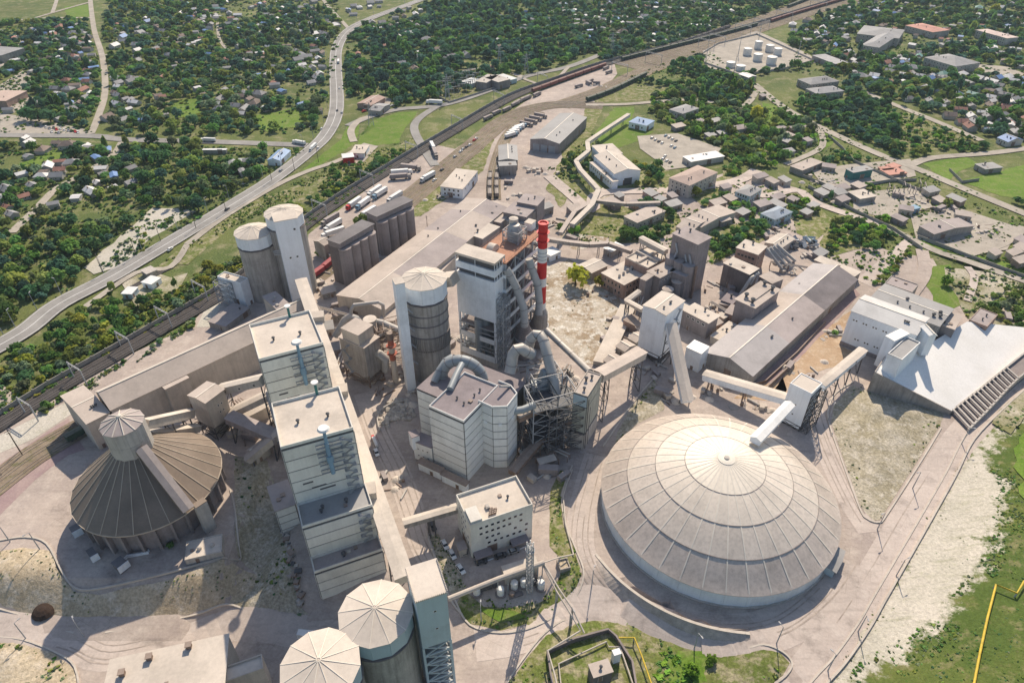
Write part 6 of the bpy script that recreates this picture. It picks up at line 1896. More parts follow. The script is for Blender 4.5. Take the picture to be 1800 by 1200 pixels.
for k in range(4):
	gallery('inclined_chute', 'dusty inclined chute bundle leaning off the brick mill, ' + ['outermost', 'second from outside', 'third from outside', 'innermost'][k], G((1346 + 6*k, 438 - 2*k), 12), G((1372 + 8*k, 472 - 4*k), 2), 1.6, 1.2, m_steel, m_duct, legs=False, gable=.1)
b = bld('mauve_block', 'mauve brick block joining the dark store to the long patched hall', 'block', (1357, 499), (1334, 486), (1377, 491), 10, 0, 'flat', wall=m_mauveconc, rmat=m_dustroof, over=.2)
windows(b, 'PQ', 3, [6], 1.4, 2, 1, 1, 0, m_brick)
b = bld('vented_block', 'mauve block with four black roof cowls on the long patched hall', 'block', (1326.7, 541), (1296, 524.7), (1366.7, 508), 14.5, 0, 'flat', wall=m_mauveconc, rmat=m_dustroof, over=.7)
mb = MB(); mb.box(b.L*.12, b.W*.3, 14.7, b.L*.9, b.W*.75, 15.4); mb.obj('roof_lantern', m_dustroof, b.root)
roof_vents(b, [(.12, .3), (.2, .75), (.85, .2), (.9, .7)], 1.5)
duct('elbow_pipe', 'pale bent pipe between the dark store and the vented block, left one', [G((1298, 522), 2), G((1310, 505), 8), G((1320, 488), 12), G((1325, 486), 12)], .9, m_duct, fl=0)
duct('elbow_pipe', 'pale bent pipe between the dark store and the vented block, right one', [G((1318, 500), 8), G((1328, 482), 12), G((1333, 480), 11)], .8, m_duct, fl=0)
b = bld('brick_lean_to', 'low brick lean-to at the left foot of the vented block', 'lean-to', (1293, 556), (1276, 548), (1300, 540), 4, 0, 'flat', wall=m_brick, rmat=m_mauveconc)
for P, Q, Rr, z, lab in (((1272, 560), (1262, 553), (1290, 548), 3, 'tiny flat shed between crusher house and vented block'), ((1265, 598), (1250, 590), (1296, 572), 4, 'low beige lean-to along the left eave of the long patched hall')):
	bld('flat_shed', lab, 'shed', P, Q, Rr, z, 0, 'flat', wall=m_cream, rmat=m_dustroof2)
# far end works behind the preheater
b = bld('kiln_feed_house', 'dusty flat-roofed house between the long shed and the preheater frame', 'plant house', (848, 420), (808, 404), (874, 398), 10, 0, 'flat', wall=m_mauveconc, rmat=m_dustroof2)
roof_vents(b, [(.3, .4), (.55, .65)], 1.0)
b = bld('kiln_feed_house', 'dusty flat roof with a post, farther back beside the long shed', 'plant house', (880, 392), (838, 378), (905, 362), 9, 0, 'flat', wall=m_mauveconc, rmat=m_dustroof)
roof_vents(b, [(.25, .5), (.6, .6)], 1.2)
b = bld('grey_bin_house', 'mauve bin house with dark roof and round bins at the back of the preheater frame', 'bin house', (944, 362), (912, 352), (950, 346), 14, 0, 'flat', wall=m_mauveconc, rmat=m_pinkroof)
f = b.fmap['PQ']; _, ln, t = face_xy(b, f)
for k in range(5):
	mb = MB(); mb.lathe([(1.9, -1), (1.9, 11)], 14, c=to_local(b, f, ln*(.05 + .2*k), -2, 0)[:2]); mb.obj('bin', m_conc, b.root, smooth=True)
b = bld('grey_bin_house', 'second mauve bin house stepped in front of the first behind the preheater frame', 'bin house', (925, 382), (888, 370), (938, 362), 12, 0, 'flat', wall=m_mauveconc, rmat=m_pinkroof)
f = b.fmap['PQ']; _, ln, t = face_xy(b, f)
for k in range(5):
	mb = MB(); mb.lathe([(1.9, -1), (1.9, 9)], 14, c=to_local(b, f, ln*(.08 + .2*k), -2, 0)[:2]); mb.obj('bin', m_conc, b.root, smooth=True)
# overland pipe gallery winding through the trees
def elevated(name, label, s, z, w, h, mat, rm, gap=20):
	pts = [G(p, z) for p in px_list(s)]
	root = thing(name, label, 'conveyor gallery', (pts[0].x, pts[0].y, 0))
	o_ = Vector((pts[0].x, pts[0].y, 0))
	for a, c in zip(pts[:-1], pts[1:]):
		mb = MB(); mb.beam(a - o_ + Vector((0, 0, h/2)), c - o_ + Vector((0, 0, h/2)), w, h); mb.obj('wall', mat, root)
		mb = MB(); mb.beam(a - o_ + Vector((0, 0, h + .1)), c - o_ + Vector((0, 0, h + .1)), w + .4, .2); mb.obj('roof', rm, root)
		n = max(1, int((c - a).length/gap))
		for i in range(n):
			p = a.lerp(c, (i + .5)/n)
			mb = MB(); mb.beam((p.x - o_.x - .6, p.y - o_.y, -.5), (p.x - o_.x - .3, p.y - o_.y, z), .35, .35); mb.beam((p.x - o_.x + .6, p.y - o_.y, -.5), (p.x - o_.x + .3, p.y - o_.y, z), .35, .35); mb.obj('trestle', m_darksteel, root)
		for t in (.1, .3, .5, .7, .9): CLEAR_PTS.append((*a.lerp(c, t).xy, 3.5))
	return root
elevated('overland_gallery', 'long pale overland gallery winding through the trees behind the plant', '1105,205 1064,232 1032,254 1034,270 1012,288 1020,303 1052,338 1040,365 1005,400', 5, 3.0, 2.4, m_conc_lt, m_dustroof2)
elevated('overland_gallery', 'low dusty gallery crossing behind the chimney towards the workshops', '962,424 1000,430 1035,434 1070,432 1110,446', 6, 2.6, 2.2, m_conc, m_dustroof)
elevated('overland_gallery', 'dusty gallery running from the waste ground past the chimney to the back road', '985,414 1010,376 1045,356 1100,362 1160,360', 5, 2.4, 2.0, m_conc, m_dustroof)
gallery('low_tunnel', 'pale flat-topped conveyor tunnel lying on the ground behind the chimney waste ground', G((1056, 645), -.4), G((1103, 545), -.4), 7.5, 2.6, m_conc_lt, m_dustroof2, legs=False, gable=.2)
# ------------------------------------------------------------------ yard clutter: each heap is a thing, its pieces are parts
def clutter_meshes():
	out = []
	mb = MB(); mb.box(-1.2, -.8, 0, 1.2, .8, 1.1); out.append(('crate', mb.mesh('crate', m_conc_lt)))
	mb = MB(); mb.box(-3, -1.2, 0, 3, 1.2, 2.5); out.append(('container', mb.mesh('container', m_mauveconc)))
	mb = MB(); mb.tube([(-3, 0, .45), (3, 0, .45)], .45, 8); out.append(('pipe', mb.mesh('pipe', m_duct)))
	mb = MB(); mb.box(-2.6, -.18, 0, 2.6, .18, .36); out.append(('girder', mb.mesh('girder', m_brownsteel)))
	mb = MB(); mb.box(-1.6, -1.2, 0, 1.6, 1.2, .25); out.append(('slab', mb.mesh('slab', m_conc)))
	mb = MB(); mb.lathe([(.6, 0), (.6, 1.5), (.3, 1.7)], 10); out.append(('drum', mb.mesh('drum', m_brownsteel)))
	mb = MB(); mb.lathe([(2.2, 0), (1.1, .8), (.1, 1.15)], 9); out.append(('dust_pile', mb.mesh('dust_pile', m_dustroof2)))
	mb = MB(); mb.box(-1.4, -.9, 0, 1.4, .9, 1.6); mb.box(-1.5, -1, 1.6, 1.5, 1, 1.75); out.append(('cabinet', mb.mesh('cabinet', m_cream)))
	return out
CL = clutter_meshes()
HEAPS = [((560, 505), 16, 9, 'beside the left lift tower foot'), ((590, 545), 14, 8, 'between long gallery and long shed'), ((620, 520), 10, 6, 'at the near end of the long dusty shed'),
		((612, 640), 12, 6, 'at the left foot of the filter house'), ((668, 690), 10, 6, 'below the striped stack'), ((690, 665), 8, 5, 'between striped stack and white lift shaft'),
		((800, 600), 14, 7, 'under the open base of the white preheater tower'), ((925, 640), 12, 6, 'behind the hooked ducts'), ((1000, 690), 16, 9, 'left of the grey-green transfer house'), ((985, 660), 14, 8, 'under the sloping duct'),
		((945, 760), 16, 8, 'in the shade beneath the steel lattice'), ((960, 840), 12, 6, 'between the faceted bay and the dome road'), ((700, 850), 10, 7, 'along the shady yard left of the loading canopies'), ((735, 700), 10, 5, 'behind the rubble heap'),
		((1145, 650), 14, 7, 'under the white lift tower'), ((1165, 700), 10, 5, 'beside the foot of the cream gallery above the dome'), ((1260, 690), 14, 9, 'under the long cream gallery'), ((1330, 715), 10, 6, 'between long cream gallery and dome'),
		((1240, 545), 14, 8, 'behind the crusher house'), ((1262, 505), 12, 7, 'in the yard between silo tower and dark store'), ((1385, 470), 14, 8, 'at the foot of the inclined chutes'), ((1420, 445), 12, 8, 'beyond the far gable of the long patched hall'),
		((1090, 590), 12, 8, 'between pale slab and brick shed'), ((1085, 560), 8, 6, 'along the pale slab'), ((1400, 655), 12, 10, 'on the ochre yard by the rusty wall'), ((1475, 585), 10, 7, 'beside the white gabled factory'),
		((1590, 640), 8, 4, 'under the corner tower of the white factory'), ((1690, 590), 8, 5, 'beside the brown annex on the lime yard'), ((1780, 560), 10, 6, 'by the far edge of the lime yard'),
		((430, 760), 12, 7, 'under the galleries left of the stepped building'), ((465, 735), 10, 6, 'in the gap of the galleries beside the stepped building'), ((350, 745), 8, 5, 'behind the conical hall turret'),
		((590, 475), 10, 6, 'beside the crimson wagons'), ((640, 455), 10, 7, 'between the nearer dark silos and the long shed'), ((770, 345), 14, 9, 'beside the white rail building'), ((945, 300), 16, 9, 'on the dusty yard in front of the grey warehouse'),
		((890, 320), 10, 8, 'near the buffer end of the hopper wagons'), ((1045, 150), 12, 10, 'on the bare siding yard below the red train'), ((1650, 375), 18, 10, 'in the junk yard behind the low grey hall'), ((1740, 410), 18, 12, 'in the junk yard right of the low grey hall'),
		((1440, 320), 14, 10, 'along the fence of the teal depot'), ((1470, 350), 12, 9, 'in the weeds left of the pale depot'), ((1600, 350), 16, 10, 'around the bare steel frames'), ((1360, 410), 12, 7, 'behind the cream shed'),
		((970, 395), 14, 8, 'between overland galleries behind the chimney'), ((1010, 425), 10, 6, 'along the low dusty gallery'), ((1060, 520), 10, 7, 'in front of the pink workshop'), ((905, 345), 10, 6, 'behind the bin houses')]
for p, n, rad, where in HEAPS:
	g = GT(p); r_ = thing('yard_clutter', 'scatter of crates, pipes and scrap ' + where, 'scrap', g)
	for k in range(n):
		nm, me = CL[rnd.choice([0, 1, 2, 2, 3, 3, 4, 5, 5, 6, 6, 7, 7])]
		put(me, nm, r_, (rnd.gauss(0, rad*.55), rnd.gauss(0, rad*.45), .05), rnd.uniform(0, 3.1), rnd.uniform(.6, 1.3))
# yard pipe racks and small sheds tucked between the big buildings
for A, Bp, z, lab in (((1135, 505), (1120, 545), 6, 'low pipe rack between the sandy loft and the white lift tower'), ((1250, 530), (1300, 560), 4, 'low pipe rack between crusher house and vented block'), ((880, 745), (1000, 800), 3, 'dusty pipe rack on the ground beneath the lattice'),
					((560, 540), (640, 560), 6, 'brown pipe rack behind the filter house'), ((1355, 460), (1420, 470), 4, 'dusty pipe rack behind the mauve block'), ((610, 600), (590, 650), 4, 'short pipe rack left of the filter house'), ((1000, 640), (960, 700), 5, 'pipe rack left of the grey-green transfer house')):
	a, c = G(A, z), G(Bp, z); r_ = thing('pipe_rack', lab, 'pipe rack', (a.x, a.y, 0)); o_ = Vector((a.x, a.y, 0)); s_ = (c - a).cross(Vector((0, 0, 1))).normalized()
	for k in (-1, 0, 1):
		mb = MB(); mb.tube([a - o_ + s_*k*.7, c - o_ + s_*k*.7], .28, 6); mb.obj('pipe', m_duct if k else m_brownsteel, r_)
	n = max(2, int((c - a).length/8))
	for i in range(n + 1):
		q = a.lerp(c, i/n) - o_; mb = MB(); mb.beam(q - s_*1.2 - Vector((0, 0, .35)), q + s_*1.2 - Vector((0, 0, .35)), .25, .25)
		for k in (-1, 1): mb.beam((q.x + s_.x*k*1.1, q.y + s_.y*k*1.1, -.3), (q.x + s_.x*k*1.1, q.y + s_.y*k*1.1, z - .4), .25, .25)
		mb.obj('frame', m_brownsteel, r_)
SHEDS = [((578, 520), 7, 5, 3.5, .5, 'beside the foot of the left lift tower'), ((600, 560), 8, 5, 4, .4, 'left of the filter house arch'), ((575, 585), 7, 6, 4, .3, 'right of the rear tall clad block'), ((590, 620), 6, 5, 3.5, .3, 'right of the front tall clad block'),
		((720, 655), 6, 4, 4, .5, 'at the foot of the white lift shaft'), ((975, 735), 8, 5, 4, .5, 'inside the lattice beside the transfer house'), ((1130, 590), 6, 5, 4, .6, 'between the brick shed and the white lift tower'), ((1225, 560), 6, 5, 5, .6, 'behind the crusher house'),
		((1255, 578), 6, 4, 4, .6, 'right of the crusher house'), ((1345, 515), 7, 5, 4, .6, 'right of the vented block'), ((1380, 430), 8, 6, 4, .3, 'behind the brick mill'), ((1440, 452), 9, 5, 3, .7, 'at the far corner of the long patched hall'),
		((1010, 375), 9, 6, 4, .5, 'between the overland galleries'), ((1135, 375), 9, 5, 4, .5, 'behind the back office'), ((1260, 365), 10, 6, 4, .5, 'behind the beige works halls'), ((1270, 395), 8, 5, 4, .5, 'right of the beige works halls'),
		((960, 375), 8, 5, 5, .6, 'right of the bin houses'), ((870, 375), 8, 6, 6, .6, 'left of the bin houses'), ((1690, 385), 9, 5, 3.5, -.4, 'behind the low grey hall'), ((1590, 375), 8, 5, 3.5, -.4, 'below the bare steel frames'), ((1455, 300), 9, 5, 3.5, -.4, 'left of the teal depot')]
def small_shed(x, y, w, d, h, a, lab, grp=None):
	r_ = thing('small_shed', lab, 'shed', (x, y, zt(x, y)), a, grp)
	mb = MB(); mb.add([(-w/2, -d/2, -1), (w/2, -d/2, -1), (w/2, d/2, -1), (-w/2, d/2, -1), (-w/2, -d/2, h), (w/2, -d/2, h), (w/2, d/2, h + .9), (-w/2, d/2, h + .9)], [(0, 1, 5, 4), (1, 2, 6, 5), (2, 3, 7, 6), (3, 0, 4, 7)])
	mb.obj('wall', rnd.choice([m_cream, m_conc, m_mauveconc, m_brick]), r_)
	mb = MB(); mb.slab([(-w/2-.4, -d/2-.4, h + .05), (w/2+.4, -d/2-.4, h + .05), (w/2+.4, d/2+.4, h + 1.1), (-w/2-.4, d/2+.4, h + 1.1)], .2); mb.obj('roof', rnd.choice([m_dustroof, m_greyroof, m_pinkroof]), r_)
	mb = MB(); mb.box(-.6, -.12, 0, .6, -.01, 2.1); mb.obj('door', m_brownsteel, r_, (w*.2, -d/2, 0))
	put(window_mesh(1.0, .9), 'window', r_, (-w*.2, -d/2, 1.3))
	CLEAR_PTS.append((x, y, w*.6))
for p, w, d, h, a, where in SHEDS:
	g = G(p); small_shed(g.x, g.y, w, d, h, a, 'small dusty shed ' + where)
# ------------------------------------------------------------------ railways
def track(name, w, n, gauge_gap, bed, bw, off=.13):
	strip(name, w, bw, bed, off)
	CLEAR.append((w, bw/2 + 1.0))
	mb = MB()
	for k in range(n):
		for s in (-.78, .78):
			l = offset_line(w, (k - (n-1)/2)*gauge_gap + s)
			for a, c in zip(l[:-1], l[1:]):
				mb.beam((*a, zt(*a) + off + .1), (*c, zt(*c) + off + .1), .16, .16)
	o = mb.obj('rails', m_rail)
	tag(o, kind='stuff')
MAIN = line_w('-60,780 0,746 100,684 200,627 300,569 390,517 460,467 530,402 600,352 700,290 800,230 900,172 985,141 1060,115 1140,94 1300,53 1420,17 1520,-14')
track('railway', MAIN, 2, 4.2, m_ballast, 10.5, .66)
track('railway', line_w('600,452 660,400 717,352 790,292 840,250 883,215 930,193 985,184 1060,187', 4), 4, 4.4, m_ballast_lt, 19, 0.328)
track('railway', line_w('868,352 868,312 876,277 890,242 915,214 950,197', 4), 2, 4.4, m_ballast_lt, 10, 0.316)
track('railway', line_w('985,186 1060,160 1130,127 1200,101 1300,64 1400,30 1520,-6', 4), 4, 4.6, m_ballast_lt, 22, 0.304)
track('railway', line_w('1100,118 1200,84 1300,50 1400,14 1460,-10', 4), 6, 4.6, m_ballast_lt, 30, 0.292)
track('railway', line_w('-30,868 60,800 150,748', 4), 3, 4.6, m_ballast_lt, 14, 0.280)
track('railway', line_w('545,500 575,478 610,448', 3), 2, 4.4, m_ballast_lt, 9, 0.268)
track('railway', line_w('215,515 245,498 300,470', 3), 1, 4, m_ballast, 3.4, 0.256)
nw = thing('railway_wall', 'pale concrete panel wall along the upper edge of the dark railway cutting', 'wall')
w = offset_line(MAIN, 5.0)
acc = []
for a, c in zip(w[:-1], w[1:]):
	L_ = math.hypot(c[0]-a[0], c[1]-a[1]); n = max(1, round(L_/7.0))
	for i in range(n): acc.append(((a[0]+(c[0]-a[0])*i/n, a[1]+(c[1]-a[1])*i/n), (a[0]+(c[0]-a[0])*(i+1)/n, a[1]+(c[1]-a[1])*(i+1)/n)))
acc.sort(key=lambda s: math.hypot(s[0][0], s[0][1]))
for i, (a, c) in enumerate(acc[:120]):
	mb = MB(); a3, c3 = Vector((*a, 1.3)), Vector((*c, 1.3)); d = (c3 - a3).normalized()
	mb.beam(a3 + d*.1, c3 - d*.1, .35, 3.2); mb.beam((*a, -.3), (*a, 3.3), .55, .55)
	mb.obj('wall_panel', m_fence, nw)
mb = MB()
for a, c in acc[120:]: mb.beam((*a, 1.2), (*c, 1.2), .4, 3.0)
if len(acc) > 120: tag(mb.obj('far_wall', m_fence, nw), kind='stuff')
def portal(A, Bp, z=8.5, lab=None):
	a, c = G(A, z), G(Bp, z)
	r_ = thing('catenary_portal', lab or 'grey catenary portal over the dark railway cutting', 'catenary portal', (a.x, a.y, 0), 0, 'catenary portals')
	o_ = Vector((a.x, a.y, 0)); l = c - o_; l0 = a - o_
	d = (l - l0).normalized(); u = Vector((0, 0, 1))
	mb = MB(); mb.beam(l0, l, .3, .3); mb.beam(l0 + u*.9, l + u*.9, .25, .25)
	n = 8
	for k in range(n): mb.beam(l0.lerp(l, k/n) + u*.9*(k % 2), l0.lerp(l, (k+1)/n) + u*.9*((k+1) % 2), .14, .14)
	mb.obj('truss_beam', m_steel, r_)
	for p in (l0, l):
		mb = MB(); mb.beam((p.x, p.y, -.5), (p.x, p.y, z + .6), .42, .42); mb.obj('mast', m_steel, r_)
for A, Bp in (((30, 700), (53, 714)), ((118, 638), (141, 652)), ((202, 584), (225, 597)), ((271, 540), (294, 552)), ((336, 494), (359, 506)), ((547, 352), (572, 362)), ((632, 300), (655, 309)), ((712, 250), (733, 258)), ((793, 203), (812, 211)), ((868, 160), (886, 168)), ((945, 128), (962, 135))):
	portal(A, Bp)
for (px, lab) in (((1243, 88), 8), ((1262, 80), 8), ((1307, 62), 8), ((1340, 52), 8), ((1380, 38), 8), ((1440, 20), 8), ((1150, 112), 8), ((1090, 130), 8)):
	portal((px[0] - 14, px[1] - 20), (px[0] + 14, px[1] - 14))
# ------------------------------------------------------------------ vehicles
def car_proto():
	r_ = thing('car', 'c', 'car')
	mb = MB()
	prof = [(-2.15, .35), (2.15, .35), (2.2, .75), (1.2, .95), (-1.9, 1.0), (-2.2, .8)]
	n = len(prof)
	mb.add([(x, -.85, z) for x, z in prof] + [(x, .85, z) for x, z in prof], [tuple(range(n))] + [tuple(range(2*n-1, n-1, -1))] + [(i, n+i, n+(i+1) % n, (i+1) % n) for i in range(n)])
	b_ = mb.obj('body', m_whitep, r_)
	mb = MB()
	cb = [(-1.7, -.8, .98), (1.1, -.8, .98), (1.1, .8, .98), (-1.7, .8, .98), (-1.25, -.66, 1.45), (.45, -.66, 1.45), (.45, .66, 1.45), (-1.25, .66, 1.45)]
	mb.add(cb, [(0, 1, 5, 4), (1, 2, 6, 5), (2, 3, 7, 6), (3, 0, 4, 7)]); mb.obj('windows', m_glass, r_)
	mb = MB(); mb.box(-1.25, -.66, 1.44, .45, .66, 1.5); mb.obj('roof', m_whitep, r_)
	mb = MB(); mb.tube([(0, -.1, 0), (0, .1, 0)], .33, 12); me = mb.mesh('wheel', m_rubber)
	for x in (-1.35, 1.35):
		for y in (-.85, .85): put(me, 'wheel', r_, (x, y, .33))
	return r_
def recolour(r_, mat, names):
	for ch in r_.children:
		if ch.name.split('.')[0] in names:
			ch.data = ch.data.copy(); ch.data.materials[0] = mat
CARS = {}
CARMAT = {'white': m_whitep, 'dark': m_darksteel, 'silver': M('silver_car_paint', (.45, .46, .47), .3, .04, 1, metal=.4), 'red': m_red, 'blue': m_blue}
base_car = car_proto(); first_car = True
for k, mt in CARMAT.items():
	c_ = base_car if first_car else copy_thing(base_car, (0, 0, -50))
	recolour(c_, mt, ('body', 'roof')); CARS[k] = [c_, False]; first_car = False
def place(protos, key, loc, rot, label, group):
	c_, used = protos[key]
	if not used:
		c_.location, c_.rotation_euler = loc, (0, 0, rot)
		c_['label'] = label; c_['group'] = group
		protos[key][1] = True
		return c_
	return copy_thing(c_, loc, rot, label, group)
def head(p, q):
	a, c = GT(p), GT(q); return math.atan2(c.y - a.y, c.x - a.x)
def car(p, toward, col, label, group='parked cars', lift=.2):
	g = GT(p); g.z += lift
	return place(CARS, col, g, head(p, toward), label, group)
car((782, 959), (788, 970), 'white', 'white car parked by the planted strip, nearest the stepped building of the three')
car((795, 976), (801, 987), 'white', 'white car parked by the planted strip, middle of the three left of the office')
car((810, 1002), (817, 1013), 'white', 'white car parked by the planted strip, nearest the equipment yard')
car((761, 926), (765, 935), 'dark', 'dark car parked alone beside the footbridge left of the office')
car((903, 970), (915, 966), 'silver', 'silver car parked in front of the office entrance')
car((846, 989), (858, 986), 'dark', 'dark car parked at the near left corner of the office')
car((880, 978), (890, 975), 'dark', 'dark car parked under the middle of the office front')
car((815, 968), (818, 976), 'dark', 'dark car parked beside the low porch of the office')
car((662, 797), (666, 808), 'white', 'white van-like car beside the long gallery behind the stepped building')
for i, (x, y) in enumerate([(82, 225), (88, 227), (95, 226), (100, 229), (107, 228), (114, 230), (121, 231), (126, 231), (133, 233), (138, 234), (92, 233), (104, 235), (60, 222)]):
	car((x, y), (x + 3, y + 8), ['white', 'silver', 'dark', 'red', 'white'][i % 5], f'{["white","silver","dark","red","white"][i%5]} car in the roadside car park by the village street', 'cars in the roadside car park')
for i, (x, y) in enumerate([(1146, 244), (1152, 247), (1158, 250), (1164, 253), (1170, 240), (1176, 243), (1182, 246), (1188, 249), (1180, 258), (1186, 261), (1165, 281), (1172, 284), (1178, 287), (1169, 276)]):
	car((x, y), (x + 6, y - 5), ['silver', 'white', 'dark', 'white', 'blue'][i % 5], f'{["silver","white","dark","white","blue"][i%5]} car in the car park behind the arched hall', 'cars in the works car park')
for i, (x, y) in enumerate([(810, 268), (814, 264), (820, 260), (826, 256), (834, 248), (837, 245), (800, 277), (777, 300), (764, 318)]):
	car((x, y), (x + 8, y - 6), ['white', 'silver', 'dark', 'white', 'red'][i % 5], f'{["white","silver","dark","white","red"][i%5]} car on the track beside the rail sidings', 'cars beside the rail sidings')
for (p, q, c_) in [((430, 324), (445, 312), 'white'), ((494, 302), (505, 292), 'silver'), ((593, 196), (592, 180), 'dark'), ((597, 157), (597, 140), 'white'), ((560, 262), (570, 250), 'white'), ((566, 228), (575, 216), 'white'), ((601, 200), (600, 190), 'silver'), ((400, 370), (412, 360), 'dark'), ((300, 440), (312, 430), 'white')]:
	car(p, q, c_, f'{c_} car driving on the grey highway', 'cars on the highway', .35)
for i, (x, y) in enumerate([(1240, 243), (760, 183), (800, 178), (690, 187), (640, 197)]):
	car((x, y), (x + 9, y - 3), ['white', 'dark', 'silver', 'white', 'red'][i], ['white car in front of the small shops behind the plant', 'dark car at the roundabout road by the green island', 'silver car on the local road beside the switchyard', 'white car parked by the reddish roadside sheds', 'red car at the junction of highway and local road'][i], None)
def lorry_proto():
	r_ = thing('lorry', 'l', 'lorry')
	mb = MB(); mb.box(5.6, -1.2, .6, 7.9, 1.2, 3.2); mb.box(7.9, -1.15, .6, 8.3, 1.15, 1.9); mb.obj('cab', m_whitep, r_)
	mb = MB(); mb.box(7.6, -1.1, 2.0, 7.95, 1.1, 2.9); mb.obj('windscreen', m_glass, r_)
	mb = MB(); mb.box(-7, -1.25, 1.2, 5.2, 1.25, 3.9); mb.obj('trailer', m_whitep, r_)
	mb = MB(); mb.box(-7, -.5, .7, 7.5, .5, 1.15); mb.obj('chassis', m_darksteel, r_)
	mb = MB(); mb.tube([(0, -.18, 0), (0, .18, 0)], .5, 12); me = mb.mesh('wheel', m_rubber)
	for x in (-6, -4.8, -3.6, 4.4, 7.2):
		for y in (-1.05, 1.05): put(me, 'wheel', r_, (x, y, .5))
	return r_
LOR = {}
bl = lorry_proto()
for i, (k, mt) in enumerate((('white', m_whitep), ('red', m_red), ('blue', m_blue), ('grey', m_conc))):
	l_ = bl if i == 0 else copy_thing(bl, (0, 0, -50))
	recolour(l_, mt, ('cab',)); LOR[k] = [l_, False]
	if k == 'grey': recolour(l_, m_mauveconc, ('trailer',))
def lorry(p, q, col, label, group='lorries in the lorry park', s=1.0):
	a, c = GT(p), GT(q); g = (a + c)/2; g.z = zt(g.x, g.y) + .16
	o_ = place(LOR, col, g, math.atan2(a.y - c.y, a.x - c.x), label, group)
	o_.scale = (s, s, s)
for p, q, c_, lab in [((610, 371), (636, 353), 'red', 'lorry with red cab and white trailer at the lower end of the lorry park'), ((626, 372), (653, 352), 'blue', 'lorry with bright blue cab beside the red one in the lorry park'),
	((655, 353), (683, 335), 'blue', 'second blue-cabbed lorry, above the first in the lorry park'), ((647, 349), (672, 332), 'white', 'white lorry squeezed beside the upper blue-cabbed lorry'),
	((574, 409), (600, 393), 'white', 'white tanker lorry at the lower left of the lorry park'), ((577, 417), (598, 410), 'white', 'white tanker lorry nearest the loading tower'), ((570, 397), (594, 383), 'grey', 'grey lorry at the left edge of the lorry park'),
	((636, 385), (660, 371), 'white', 'white flat lorry just behind the dark silo battery'), ((644, 390), (668, 375), 'grey', 'grey flat lorry just behind the dark silo battery'), ((684, 358), (706, 344), 'white', 'white box lorry above the farther dark silo battery'),
	((718, 306), (692, 308), 'white', 'white lorry at the far lorry row by the railway, left of three'), ((716, 314), (690, 316), 'grey', 'grey lorry at the far lorry row by the railway'), ((735, 300), (708, 297), 'grey', 'grey lorry under the bushes at the far lorry row'),
	((744, 320), (762, 310), 'white', 'white lorry beside the sidings below the far lorry row'), ((770, 285), (760, 262), 'grey', 'grey lorry coming out of the underpass'), ((764, 268), (758, 256), 'white', 'white lorry in the underpass mouth'), ((757, 183), (772, 184), 'white', 'white lorry on the local road by the green island')]:
	lorry(p, q, c_, lab)
for i, (x, y) in enumerate([(857, 211), (872, 202), (890, 196), (905, 187), (909, 184), (921, 178), (926, 176), (943, 170)]):
	lorry((x + 9, y - 5), (x - 8, y + 3), 'grey', 'grey flatbed lorry parked in the row beside the upper sidings', 'flatbeds beside the upper sidings', .8)
for i, (x, y) in enumerate([(896, 241), (899, 237), (903, 233), (908, 229), (912, 226)]):
	lorry((x + 12, y - 3), (x - 8, y + 3), 'blue' if i % 2 == 0 else 'white', f'{"blue" if i%2==0 else "white"}-cabbed lorry in the close row left of the grey warehouse', 'lorries left of the warehouse', .85)
for i, (x, y) in enumerate([(922, 221), (930, 216), (938, 211), (947, 206)]):
	lorry((x + 13, y + 2), (x - 8, y - 2), 'grey', 'grey container lorry in the row at the far corner of the warehouse', 'container lorries by the warehouse', .8)
for p, q, c_, lab in [((596, 104), (595, 118), 'red', 'red lorry driving up the highway'), ((545, 268), (557, 256), 'white', 'white lorry on the highway near the blue-roofed station'), ((356, 249), (380, 250), 'white', 'long white lorry on the side road'), ((516, 252), (538, 256), 'white', 'white lorry waiting where the side road meets the highway')]:
	lorry(p, q, c_, lab, 'lorries on the roads', .8)
lorry((586, 1123), (528, 1123), 'white', 'white tanker truck with articulated trailer on the front road by the round silos', None, .82)
lorry((655, 768), (664, 790), 'red', 'red lorry beside the long gallery behind the stepped building', None, .45)
def wagon_proto(kind):
	r_ = thing('railway_wagon', 'w', 'railway wagon')
	mb = MB()
	if kind == 'hopper':
		mb.box(-5.6, -1.4, 1.1, 5.6, 1.4, 1.4)
		for a_ in ((-5.6, -1.4, 5.6, -1.25), (-5.6, 1.25, 5.6, 1.4), (-5.6, -1.25, -5.4, 1.25), (5.4, -1.25, 5.6, 1.25)): mb.box(a_[0], a_[1], 1.4, a_[2], a_[3], 3.5)
	else:
		mb.box(-6.2, -1.4, 1.1, 6.2, 1.4, 3.7)
	mb.obj('body', m_red, r_)
	if kind == 'hopper':
		mb = MB(); mb.add([(-5.4, -1.25, 2.6), (5.4, -1.25, 2.6), (5.4, 1.25, 2.6), (-5.4, 1.25, 2.6), (-3, 0, 3.3), (3, 0, 3.3)], [(0, 1, 5, 4), (1, 2, 5), (2, 3, 4, 5), (3, 0, 4)]); mb.obj('load', m_conc, r_)
	else:
		mb = MB(); mb.add([(-6.3, -1.45, 3.7), (6.3, -1.45, 3.7), (6.3, 0, 4.2), (-6.3, 0, 4.2), (6.3, 1.45, 3.7), (-6.3, 1.45, 3.7)], [(0, 1, 2, 3), (3, 2, 4, 5), (0, 3, 5), (1, 4, 2)]); mb.obj('roof', m_red, r_)
	for x in (-4, 4):
		mb = MB(); mb.box(x - 1.2, -.75, .3, x + 1.2, .75, 1.0)
		for q in (-.8, .8): mb.tube([(x + q, -.95, .55), (x + q, .95, .55)], .45, 10)
		mb.obj('bogie', m_darksteel, r_)
	return r_
m_wred = M('dull_red_wagon', (.20, .075, .065), .8, .2, .3, .3, DUST)
